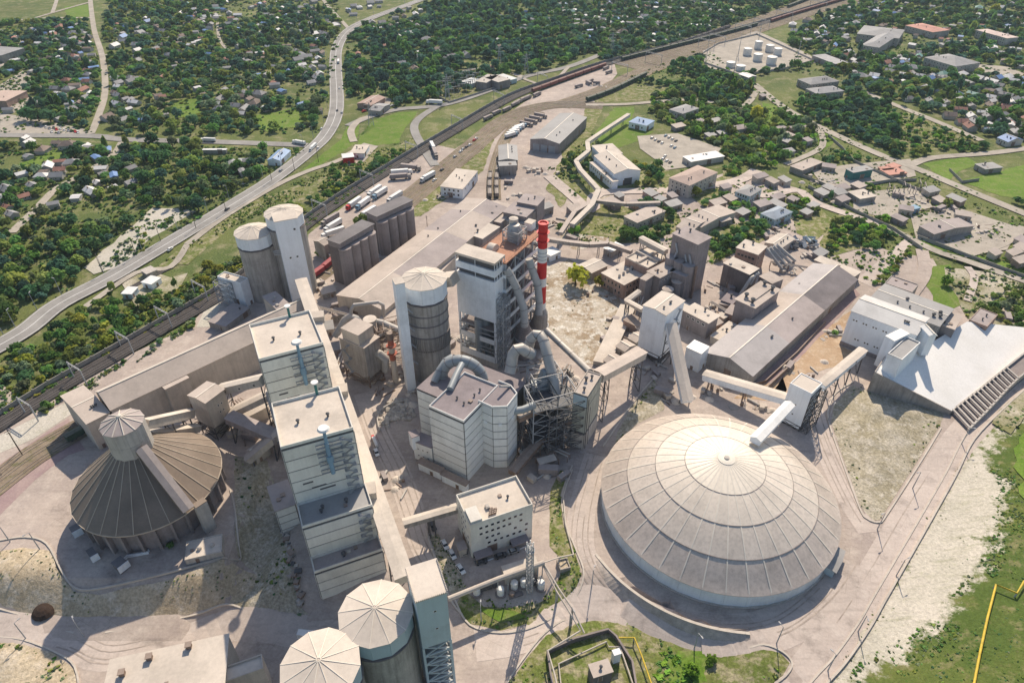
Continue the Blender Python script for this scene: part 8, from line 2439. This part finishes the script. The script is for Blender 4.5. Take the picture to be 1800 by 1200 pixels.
def area(poly):
	return abs(sum(a[0]*b[1] - b[0]*a[1] for a, b in zip(poly, poly[1:] + poly[:1])))/2
PLACES = [  # outline, houses, roof mix, what it is called
	('100,45 158,40 175,95 178,150 168,200 130,205 90,160 80,80', 26, 'ggggwnb', 'left of the village street'),
	('195,60 260,35 330,60 330,105 250,125 190,130', 20, 'ggggwnu', 'right of the village street'),
	('190,140 235,130 240,190 215,225 180,215', 14, 'ggwgn', 'along the lower village street'),
	('250,5 420,0 420,50 300,50', 22, 'ggwgnv', 'in the far village at the top'),
	('380,150 470,160 470,205 370,205', 12, 'ggwn', 'in the thicket left of the highway'),
	('520,0 570,0 595,45 585,80 525,60', 20, 'ggwgg', 'beside the far bend of the highway'),
	('520,90 580,90 580,150 530,150', 14, 'ggwgg', 'just left of the highway'),
	('610,10 700,0 760,40 700,75 620,50', 16, 'ggwn', 'behind the highway at the top'),
	('720,60 860,90 860,120 700,130', 10, 'ggn', 'among trees behind the switchyard'),
	('940,20 1180,0 1180,50 1050,70 950,50', 26, 'ggwgnv', 'in the far gardens above the main line'),
	('1380,20 1560,5 1590,40 1480,90 1400,70', 20, 'ggwgnu', 'around the school'),
	('1560,95 1640,95 1640,140 1500,140', 14, 'ggwgv', 'below the school'),
	('1640,125 1800,120 1830,180 1700,185 1620,160', 26, 'gwgwnuv', 'in the right-hand village'),
	('1560,165 1700,190 1800,190 1830,240 1740,245 1640,200', 24, 'gwgwnrg', 'along the right-hand town road'),
	('1680,20 1830,10 1830,60 1700,40', 12, 'gwgv', 'in the upper right corner'),
	('0,340 60,330 50,400 0,400', 6, 'ggwgub', 'at the left edge below the car park'),
	('50,290 130,290 110,325 60,330', 6, 'wgb', 'along the left farm track'),
	('150,300 235,300 230,335 160,345', 6, 'ggwgu', 'in the trees above the chalk patch'),
	('40,240 140,245 130,265 50,270', 5, 'gwn', 'below the roadside car park'),
	('1490,85 1560,100 1560,120 1480,115', 6, 'gwb', 'near the pair of long grey houses'),
]
KEY = {'g': 'grey', 'w': 'white', 'n': 'brown', 'b': 'rust', 'u': 'blue', 'v': 'green', 'r': 'rust'}
NAME = {'grey': 'grey', 'white': 'whitish', 'brown': 'brown', 'rust': 'rusty red', 'blue': 'blue', 'green': 'green'}
for s, n, mix, where in PLACES:
	poly = [(g.x, g.y) for g in (G(p) for p in px_list(s))]
	ci = ClearIndex()
	cand = sample(poly, n*30)
	cand = cand[ci.ok(cand, 4.0)]
	got = []
	rot0 = rnd.uniform(0, 1.5)
	for x, y in cand:
		if len(got) >= n: break
		if all(math.hypot(x-a, y-b) > 11.5 for a, b in got):
			got.append((x, y))
			c_ = KEY[rnd.choice(mix)]
			k = rnd.choice([0, 0, 1, 2, 2, 3])
			add_house(x, y, rot0 + rnd.choice([0, math.pi/2]) + rnd.uniform(-.15, .15), k, c_, f'small house with {NAME[c_]} roof {where}', f'houses {where}', rnd.uniform(.8, 1.12))
FARH = ['0,60 158,45 178,150 165,225 0,215', '195,40 560,-5 590,60 560,220 215,230', '610,20 760,0 950,20 900,120 620,150', '960,0 1400,-5 1200,70 1060,95', '1390,60 1530,0 1830,0 1830,240 1700,240 1500,140', '20,260 220,260 220,330 60,380', '400,270 480,280 440,310 380,300']
far_b = MB(); ci = ClearIndex(); nf_ = 0
for s, n in zip(FARH, (70, 120, 60, 110, 150, 12, 4)):
	cand = sample([(g.x, g.y) for g in (G(p) for p in px_list(s))], n*4)
	for x, y in cand[ci.ok(cand, 1.0)][:n]:
		a = rnd.uniform(0, 3.1); w, d, h = rnd.uniform(2, 5), rnd.uniform(2, 3.4), rnd.uniform(2.4, 4)
		c, s_ = math.cos(a), math.sin(a); R2 = lambda u, v, z: (x + u*c - v*s_, y + u*s_ + v*c, z)
		k = rnd.choice([0, 0, 0, 1, 1, 2, 3, 4]); e = rnd.uniform(.6, 1.8)
		far_b.add([R2(u, v, z) for z in (-.5, h) for u, v in ((-w, -d), (w, -d), (w, d), (-w, d))], [(0, 1, 5, 4), (1, 2, 6, 5), (2, 3, 7, 6), (3, 0, 4, 7)], 5)
		far_b.add([R2(-w-.3, -d-.3, h), R2(w+.3, -d-.3, h), R2(w+.3, d+.3, h), R2(-w-.3, d+.3, h), R2(-w-.3, 0, h+e), R2(w+.3, 0, h+e)], [(0, 1, 5, 4), (2, 3, 4, 5), (1, 2, 5), (3, 0, 4)], k)
		CLEAR_PTS.append((x, y, 2.6))
tag(far_b.obj('far_houses', [M_ROOFS['grey'], M_ROOFS['white'], M_ROOFS['brown'], M_ROOFS['rust'], M_ROOFS['blue'], m_hwall]), 'countless small sheds and cottages scattered through the distant gardens', 'cottages', None, 'stuff')
for k in range(4):
	if k not in used0:
		for ch in list(protos[k].children): bpy.data.objects.remove(ch)
		bpy.data.objects.remove(protos[k])
# unused vehicle prototypes go
for D in (CARS, LOR, WAG):
	for key, (c_, used) in D.items():
		if not used:
			for ch in list(c_.children): bpy.data.objects.remove(ch)
			bpy.data.objects.remove(c_)
for s, n, where in (('1285,305 1400,325 1440,375 1350,400 1270,375 1240,350', 12, 'in the yards around the pale blue houses'), ('1430,325 1620,335 1700,365 1640,400 1520,385 1440,360', 14, 'in the depot yards below the town road'), ('1060,325 1180,335 1190,372 1075,385', 7, 'in the back yards behind the workshops'), ('1320,165 1430,215 1480,270 1390,290', 8, 'along the town road beside the park'), ('1160,205 1300,215 1310,270 1200,280', 6, 'around the works car park'), ('1700,390 1800,400 1800,470 1700,450', 7, 'in the junk yards at the right edge')):
	poly = [(g.x, g.y) for g in (G(p) for p in px_list(s))]
	cand = sample(poly, n*40); cand = cand[ClearIndex().ok(cand, 2.5)]; got = []
	for x, y in cand:
		if len(got) < n and all(math.hypot(x-a, y-b) > 9 for a, b in got):
			got.append((x, y)); small_shed(x, y, rnd.uniform(5, 11), rnd.uniform(4, 6.5), rnd.uniform(2.6, 4), rnd.choice([.45, -1.1]) + rnd.uniform(-.1, .1), 'small shed with low-pitched roof ' + where, 'sheds ' + where)
# ------------------------------------------------------------------ foliage
def leaf_cloud(n, size, seed, squash=.8, clumps=14):
	"""n leaf-sprays gathered in clumps through a crown of radius 1"""
	r = np.random.default_rng(seed)
	c = r.normal(size=(clumps, 3)); c /= np.linalg.norm(c, axis=1)[:, None]
	c[:, 2] = np.abs(c[:, 2])*.8 - .2
	c *= r.uniform(.35, .85, (clumps, 1))
	rad = r.uniform(.28, .5, clumps)
	which = r.integers(0, clumps, n)
	d = r.normal(size=(n, 3)); d /= np.linalg.norm(d, axis=1)[:, None]
	p = c[which] + d*rad[which][:, None]*r.uniform(.55, 1.05, (n, 1))
	nrm = d*.45 + p*.35 + r.normal(size=(n, 3))*.4 + np.array([0, .1, .5])
	nrm /= np.linalg.norm(nrm, axis=1)[:, None]
	t = np.cross(nrm, r.normal(size=(n, 3))); t /= np.linalg.norm(t, axis=1)[:, None]
	b = np.cross(nrm, t)
	s = size*r.uniform(.6, 1.35, (n, 1))
	q = np.stack([p - t*s - b*s*.6, p + t*s*.8 - b*s*.8, p + t*s + b*s*.7, p - t*s*.7 + b*s], 1)
	q[..., 2] *= squash
	return q.astype(np.float32)          # n,4,3
def quads_mesh(name, q, mats, tint=None):
	n = len(q)
	me = bpy.data.meshes.new(name)
	me.vertices.add(n*4); me.vertices.foreach_set('co', q.reshape(-1))
	me.loops.add(n*4); me.loops.foreach_set('vertex_index', np.arange(n*4, dtype=np.int32))
	me.polygons.add(n); me.polygons.foreach_set('loop_start', np.arange(0, n*4, 4, dtype=np.int32)); me.polygons.foreach_set('loop_total', np.full(n, 4, np.int32))
	me.materials.append(mats)
	if tint is not None:
		a = me.attributes.new('tint', 'FLOAT_COLOR', 'POINT')
		a.data.foreach_set('color', np.repeat(np.concatenate([tint, np.ones((n, 1), np.float32)], 1), 4, 0).astype(np.float32).reshape(-1))
	me.update(calc_edges=True)
	return me
FAR = [leaf_cloud(64, .34, s) for s in range(6)]
MID = [leaf_cloud(120, .25, 20 + s) for s in range(6)]
NEAR_N = 300
TINTS = {'dark': (0.081, 0.173, 0.076), 'blue': (0.081, 0.168, 0.117), 'mid': (0.132, 0.250, 0.068), 'olive': (0.220, 0.281, 0.076), 'yellow': (.37, .40, .06), 'gold': (0.305, 0.329, 0.061), 'fresh': (0.195, 0.354, 0.055), 'grey': (0.183, 0.244, 0.134), 'autumn': (0.317, 0.244, 0.085)}
ZONES = [  # outline, square metres per tree, crown radius range, tint mix, words
	('-20,40 100,36 160,38 175,100 180,160 165,235 60,215 -20,200', 62, (2.6, 5.2), 'ddbbmmo', 'left of the village street'),
	('190,0 590,-12 600,45 588,120 585,190 560,232 400,240 215,238 185,225 195,150 185,60', 62, (2.6, 5.6), 'ddbbmmogo', 'in the wooded village left of the highway'),
	('610,60 650,42 800,-12 960,-12 960,40 1010,70 1050,95 930,130 860,150 800,165 760,175 690,190 640,170 605,170 598,120', 55, (3.0, 6.0), 'ddbbbmm', 'in the wood above the main line'),
	('960,-12 1440,-12 1300,48 1150,90 1070,108 1010,75 960,40', 75, (2.6, 5.4), 'ddbbmmg', 'in the far gardens at the top'),
	('1090,140 1180,110 1240,85 1240,130 1320,145 1330,150 1300,185 1220,172 1150,150', 60, (2.8, 5.0), 'ddmmb', 'between the inner siding and the tank farm'),
	('1380,125 1300,140 1400,60 1440,30 1520,0 1840,-14 1840,250 1730,240 1640,205 1560,175 1490,145 1430,120', 78, (2.8, 5.8), 'ddbbmmo', 'in the right-hand village'),
	('1150,165 1320,150 1370,190 1440,226 1470,250 1400,285 1330,300 1270,260 1200,230 1140,205', 52, (2.6, 5.2), 'dmmofog', 'in the park above the works road'),
	('1385,180 1480,150 1560,185 1575,225 1560,262 1440,222', 48, (2.6, 5.2), 'ddbmm', 'in the thicket between the two town roads'),
	('1545,255 1640,262 1735,246 1735,268 1620,292 1580,280', 60, (2.0, 4.0), 'dmmo', 'in the hedge below the green field'),
	('-20,255 60,262 190,262 225,255 470,262 470,300 400,355 330,400 260,440 200,470 100,530 -20,590', 62, (2.4, 5.4), 'dddbmmoog', 'in the thicket between side road and highway'),
	('-20,640 60,585 110,555 200,505 250,520 330,500 380,450 480,378 560,345 640,300 700,285 600,345 530,395 470,440 390,508 300,562 200,620 100,677 -20,748', 40, (1.6, 3.9), 'dmmoogy', 'in the scrub between the highway and the dark railway'),
	('60,725 120,688 200,640 300,585 372,545 340,575 240,625 150,670 80,730', 26, (1.0, 2.4), 'dmog', 'in the bushes between railway and long hall'),
	('570,300 700,262 735,248 745,255 640,320 560,375 545,372', 60, (1.3, 3.0), 'dmmo', 'on the grass slope above the main line'),
	('985,290 1010,265 1040,285 1050,310 1045,335 1010,320', 24, (2.0, 3.8), 'ddmo', 'around the bends of the overland gallery'),
	('1105,300 1130,262 1180,230 1190,260 1175,300 1150,330 1120,330', 30, (2.0, 4.2), 'dmmoy', 'between the arched hall and the pink apartment house'),
	('1062,395 1090,372 1150,352 1185,380 1190,402 1150,425 1085,425', 24, (2.0, 3.8), 'ddmm', 'behind the quartered workshop'),
	('1248,425 1260,405 1300,385 1345,392 1345,415 1300,425 1290,445 1255,465', 24, (2.0, 3.8), 'dmmf', 'behind the brick mill'),
	('1462,398 1500,378 1555,388 1565,415 1540,440 1480,432 1450,455', 24, (1.8, 3.6), 'dmfo', 'beside the pale ramp right of the patched hall'),
	('1632,480 1660,470 1698,500 1695,532 1650,530 1630,510', 22, (1.6, 3.2), 'fomm', 'in the grass plot behind the grey hall'),
	('1740,520 1840,490 1840,590 1780,585 1735,548', 30, (1.6, 3.4), 'moog', 'at the right edge by the brick ruin'),
	('1535,495 1605,428 1618,432 1550,505 1540,515', 16, (1.0, 2.2), 'omfy', 'in the hedge along the pale ramp'),
	('1400,310 1470,270 1540,280 1480,300 1430,320', 50, (1.8, 3.6), 'ddmo', 'behind the teal depot'),
	('1560,350 1640,345 1680,370 1600,385', 60, (1.4, 2.8), 'moog', 'in the junk yards'),
	('1640,390 1830,440 1830,470 1700,450', 60, (1.2, 2.6), 'moog', 'beside the strip of bright grass'),
	('1285,300 1400,325 1440,375 1350,400 1260,375 1215,350', 34, (1.6, 3.4), 'dmoof', 'in the yards around the pale blue houses'),
	('1430,325 1620,335 1700,365 1640,400 1520,385 1440,360', 40, (1.4, 3.0), 'dmoof', 'in the depot yards below the town road'),
	('1550,190 1720,240 1700,262 1540,262', 120, (1.4, 3.4), 'dmf', 'on the rough green field at right'),
	('1190,230 1290,215 1320,260 1300,300 1260,300', 40, (2.0, 4.0), 'dmmo', 'around the works car park'),
	('1270,330 1300,300 1380,300 1400,330 1345,335', 60, (1.6, 3.2), 'dmoy', 'around the pale blue houses'),
	('1745,325 1830,350 1830,390 1740,350', 60, (2.0, 4.0), 'dm', 'below the green plots at the right edge'),
	('1455,575 1480,545 1495,530 1490,560 1460,605', 12, (.7, 1.6), 'moo', 'beside the white gabled factory'),
]
KT = {'d': 'dark', 'b': 'blue', 'm': 'mid', 'o': 'olive', 'y': 'gold', 'f': 'fresh', 'g': 'grey', 'a': 'autumn'}
WORD = {'dark': 'dark green', 'blue': 'bluish green', 'mid': 'mid green', 'olive': 'olive green', 'yellow': 'bright yellow green', 'gold': 'yellow green', 'fresh': 'fresh green', 'grey': 'grey green', 'autumn': 'rusty brown'}
TREES = []       # x, y, radius, tint, where
CI = ClearIndex()
for s, sq, rr, mix, where in ZONES:
	poly = [(g.x, g.y) for g in (G(p) for p in px_list(s))]
	n = int(area(poly)/sq*(2.6 if sq > 35 else 4.0))
	n = min(n, 3600)
	P_ = sample(poly, n)
	P_ = P_[CI.ok(P_, 1.2)]
	cell = {}
	for x, y in P_:
		# woods thin out into clearings
		if noise.noise((x*.012, y*.012, 4.2)) > .30: continue
		r = rr[0] + (rr[1] - rr[0])*rnd.random()**1.6
		key = (int(x//9), int(y//9))
		if any(math.hypot(x-a, y-b) < .60*(r + c) for i in (-1, 0, 1) for j in (-1, 0, 1) for a, b, c in cell.get((key[0]+i, key[1]+j), ())): continue
		cell.setdefault(key, []).append((x, y, r))
		TREES.append((x, y, r, KT[rnd.choice(mix)], where))
SPECIAL = [((1012, 503), 6.2, 'yellow', 'standing alone on the waste ground behind the chimney'), ((1054, 503), 3.2, 'yellow', 'at the corner of the pink workshop'), ((640, 402), 5.6, 'olive', 'standing alone in the lorry park behind the dark silos'),
		((1327, 214), 6.5, 'yellow', 'towering over the park beside the bright lawn'), ((1745, 25), 6, 'yellow', 'among the far trees in the upper right corner'), ((1222, 345), 3.6, 'yellow', 'in front of the pink apartment house'),
		((1010, 412), 3.5, 'fresh', 'just behind the chimney top'), ((985, 405), 3.0, 'fresh', 'beside the bend of the low dusty gallery'), ((1466, 588), 1.8, 'mid', 'in the ochre yard beside the white gabled factory'), ((1340, 385), 3, 'fresh', 'beside the blue scrap heap'),
		((560, 250+200), 2.0, 'olive', 'beside the small loading tower'), ((300, 960), 1.4, 'mid', 'on the kerb in front of the conical hall'), ((1250, 1165), 2.0, 'fresh', 'in the bright green patch at the bottom'), ((1215, 1180), 2.2, 'fresh', 'at the left of the bright green patch at the bottom'),
		((268, 255), 6, 'dark', 'tall beside the side road'), ((90, 215), 6.5, 'dark', 'in the dark row above the roadside car park'), ((50, 212), 6.5, 'dark', 'at the left end of the dark row above the roadside car park'), ((70, 214), 6.0, 'dark', 'in the middle of the dark row above the roadside car park'),
		((1720, 545), 3.0, 'olive', 'growing beside the brick ruin'), ((1660, 500), 3.4, 'fresh', 'largest in the grass plot behind the grey hall')]
for p, r, tn, where in SPECIAL:
	g = GT(p)
	TREES.append((g.x, g.y, r, tn, where))
print('TREES', len(TREES))
def vis(t):
	return t[2]/math.hypot(t[0], t[1], 200)
spec_n = len(SPECIAL)
order = sorted(range(len(TREES) - spec_n), key=lambda i: -vis(TREES[i]))
near = list(range(len(TREES) - spec_n, len(TREES))) + order[:NEAR_N - spec_n]
rest = order[NEAR_N - spec_n:]
m_crowns = [quads_mesh('crown', leaf_cloud(330, .15, 60 + s, .85, 20), m_leaf_obj) for s in range(6)]
def trunk_mesh(seed):
	r = random.Random(seed); mb = MB()
	mb.tube([(0, 0, -.3), (r.uniform(-.05, .05), r.uniform(-.05, .05), .5), (r.uniform(-.08, .08), 0, 1.1)], [.09, .07, .04], 7)
	for k in range(4):
		t = k*1.6 + r.random(); mb.tube([(0, 0, .45 + .1*k), (.4*math.cos(t), .4*math.sin(t), .95 + .08*k)], [.04, .02], 5)
	return mb.mesh('trunk', m_bark)
m_trunks = [trunk_mesh(s) for s in range(3)]
def jit_tint(tn):
	c_ = TINTS[tn]; k = rnd.uniform(.65, 1.5)
	return (c_[0]*k*rnd.uniform(.9, 1.15), c_[1]*k, c_[2]*k*rnd.uniform(.85, 1.15))
for n_, i in enumerate(near):
	x, y, r, tn, where = TREES[i]
	z = zt(x, y)
	shrub = r < 2.0
	kind = 'shrub' if shrub else 'tree'
	sz = '' if i >= len(TREES) - spec_n else 'broad ' if r > 4.2 else 'small ' if r < 2.8 else ''
	r_ = thing(kind, f'{sz}{WORD[tn]} {kind} {where}', kind, (x, y, z), 0, None if i >= len(TREES) - spec_n else f'{kind}s {where}')
	hgt = r*(1.0 if shrub else 1.5 if tn == 'yellow' else 1.25)
	o_ = put(m_crowns[n_ % 6], 'crown', r_, (0, 0, hgt*.78), rnd.uniform(0, 6.28), (r, r*rnd.uniform(.85, 1.1), hgt))
	o_.color = (*jit_tint(tn), 1)
	put(m_trunks[n_ % 3], 'trunk', r_, (0, 0, 0), rnd.uniform(0, 6.28), (r, r, hgt*.9))
def merge(idx, clouds, name, label, cat):
	Q, T = [], []
	for i in idx:
		x, y, r, tn, where = TREES[i]
		c_ = clouds[i % len(clouds)]
		a = rnd.uniform(0, 6.28); ca, sa = math.cos(a), math.sin(a)
		h = r*rnd.uniform(.8, 1.3)
		if rnd.random() < .07: h, r = r*1.9, r*.55
		q = np.empty_like(c_)
		q[..., 0] = (c_[..., 0]*ca - c_[..., 1]*sa)*r + x
		q[..., 1] = (c_[..., 0]*sa + c_[..., 1]*ca)*r + y
		q[..., 2] = c_[..., 2]*h + h*.85 + zt(x, y)
		Q.append(q); T.append(np.tile(np.array(jit_tint(tn), np.float32), (len(c_), 1)))
	me = quads_mesh(name, np.concatenate(Q), m_leaf_attr, np.concatenate(T))
	tag(put(me, name), label, cat, None, 'stuff')
rest_mid = [i for i in rest if math.hypot(TREES[i][0], TREES[i][1], 200) < 620]
rest_far = [i for i in rest if math.hypot(TREES[i][0], TREES[i][1], 200) >= 620]
if rest_mid: merge(rest_mid, MID, 'thicket', 'massed trees and bushes around the highway and the railway', 'thicket')
if rest_far: merge(rest_far, FAR, 'far_wood', 'massed far trees of the wooded villages beyond the plant', 'wood')
# low scrub and tufts on banks, verges and rough ground
TUFT = [leaf_cloud(9, .55, 90 + s, .7, 4) for s in range(6)]
def tufts(polys, name, label):
	Q, T = [], []
	for s, n, r0, r1, mix in polys:
		poly = poly_w(s)
		P_ = sample(poly, n)
		for k, (x, y) in enumerate(P_):
			if noise.noise((x*.06, y*.06, 9.1)) < -.12: continue
			r = r0 + (r1 - r0)*rnd.random()**2.5
			c_ = TUFT[k % 6]
			q = c_*r
			q[..., 0] += x; q[..., 1] += y; q[..., 2] += r*.3 + zt(x, y) + .15
			Q.append(q); T.append(np.tile(np.array(jit_tint(KT[rnd.choice(mix)]), np.float32), (len(c_), 1)))
	me = quads_mesh(name, np.concatenate(Q), m_leaf_attr, np.concatenate(T))
	tag(put(me, name), label, 'scrub', None, 'stuff')
tufts([('1499,677 1600,702 1652,748 1618,802 1546,914 1513,892 1480,800 1461,742', 600, .15, .6, 'googgg'),
	('1808,690 1703,785 1622,920 1541,1056 1476,1158 1500,1186 1652,1104 1738,985 1770,855 1744,802', 500, .1, .4, 'gogg'),
	('1770,765 1748,805 1772,855 1758,930 1740,985 1702,1030 1654,1106 1583,1170 1500,1188 1468,1225 1900,1300 1900,760', 6000, .12, .5, 'dmmodg'),
	('1730,790 1790,800 1800,930 1760,1000 1690,1110 1600,1190 1490,1215 1500,1170 1640,1090 1735,970 1755,860', 1700, .15, .7, 'gomm'), ('1815,672 1742,745 1775,765 1815,720', 300, .3, 1.2, 'modg'),
	('808,1050 826,1096 880,1108 1000,1058 1022,1010 985,870 966,910 985,1010 950,1058', 500, .15, .6, 'omfg'),
	('755,940 770,938 822,1040 785,1030', 250, .1, .45, 'gdo'),
	('895,1200 960,1115 1060,1083 1160,1105 1300,1143 1388,1165 1345,1230 880,1260', 1300, .15, .7, 'ofgog'),
	('1160,1130 1250,1150 1255,1200 1150,1210', 420, .4, 1.3, 'fmfm'),
	('0,968 88,968 130,1040 300,1018 455,1010 400,1062 185,1108 0,1068', 520, .12, .5, 'gogg'),
	('-30,1122 100,1150 138,1230 -30,1260', 420, .2, .9, 'gogm'),
	('412,800 500,900 545,1080 455,1085 452,1010', 320, .2, .8, 'dgo'),
	('1085,760 1150,668 1168,720 1080,785', 220, .2, .8, 'dgo'),
	('958,470 1100,535 1050,640 970,590', 160, .2, .7, 'oag'),
	('985,420 1110,372 1060,430', 200, .3, 1.0, 'om'),
	('148,470 228,402 322,366 290,405 205,470', 260, .3, 1.3, 'gom'),
	('275,470 395,385 470,340 640,270 600,312 400,405', 900, .3, 1.1, 'ommo'),
	('560,330 640,270 730,242 745,250 560,372', 700, .3, 1.2, 'omm'),
	('1700,560 1660,470 1840,485 1840,570', 700, .3, 1.3, 'ogm'),
	('1600,195 1720,243 1620,265 1520,240', 500, .3, 1.2, 'om'),
	('-20,250 540,262 330,400 -20,590', 3800, .5, 1.9, 'ommdg'),
	('-20,640 330,500 700,285 390,508 -20,748', 2600, .4, 1.5, 'ommdgy'),
	('60,725 372,545 340,575 80,735', 700, .3, 1.2, 'omdg'),
	('-20,40 100,36 175,100 165,235 -20,235', 2600, .8, 2.6, 'dmogm'), ('190,0 590,-12 600,45 588,120 570,235 215,240 185,150', 5200, .8, 2.6, 'dmogm'),
	('610,60 800,-12 1440,-12 1050,95 760,175 600,170', 4200, .8, 2.8, 'dmogm'), ('1380,125 1400,60 1520,0 1840,-14 1840,250 1490,145', 4200, .8, 2.6, 'dmogm'), ('1090,140 1240,85 1330,150 1470,250 1330,300 1150,165', 1500, .6, 2.2, 'dmof'),
	('1385,180 1480,150 1640,212 1720,246 1560,265 1440,222', 900, .5, 1.6, 'mof'), ('1440,225 1560,270 1830,390 1830,500 1600,440 1400,330', 1800, .4, 1.3, 'mofg'),
	('1060,400 1190,365 1345,390 1350,420 1250,465 1140,428', 700, .4, 1.4, 'mofd'), ('1110,290 1300,300 1440,362 1400,410 1215,350 1110,335', 600, .4, 1.4, 'mofd'), ('1450,390 1560,380 1620,430 1540,500 1440,455', 500, .4, 1.5, 'mof'), ('960,300 1050,230 1060,300 1010,350', 350, .5, 1.5, 'mod'),
	], 'scrub', 'low scrub and weeds over banks, verges and waste ground')
# ------------------------------------------------------------------ the air
m_haze, nt_, out_ = new_mat('summer_haze')
v_ = nt_.nodes.new('ShaderNodeVolumePrincipled')
v_.inputs['Color'].default_value = (.72, .86, 1.0, 1)
v_.inputs['Density'].default_value = .000065
v_.inputs['Anisotropy'].default_value = .25
nt_.links.new(v_.outputs[0], out_.inputs['Volume'])
mb = MB(); mb.box(-6500, -600, -14, 6500, 7500, 215)
tag(mb.obj('haze', m_haze), 'thin bluish summer haze filling the air over the whole valley', 'haze', None, 'stuff')
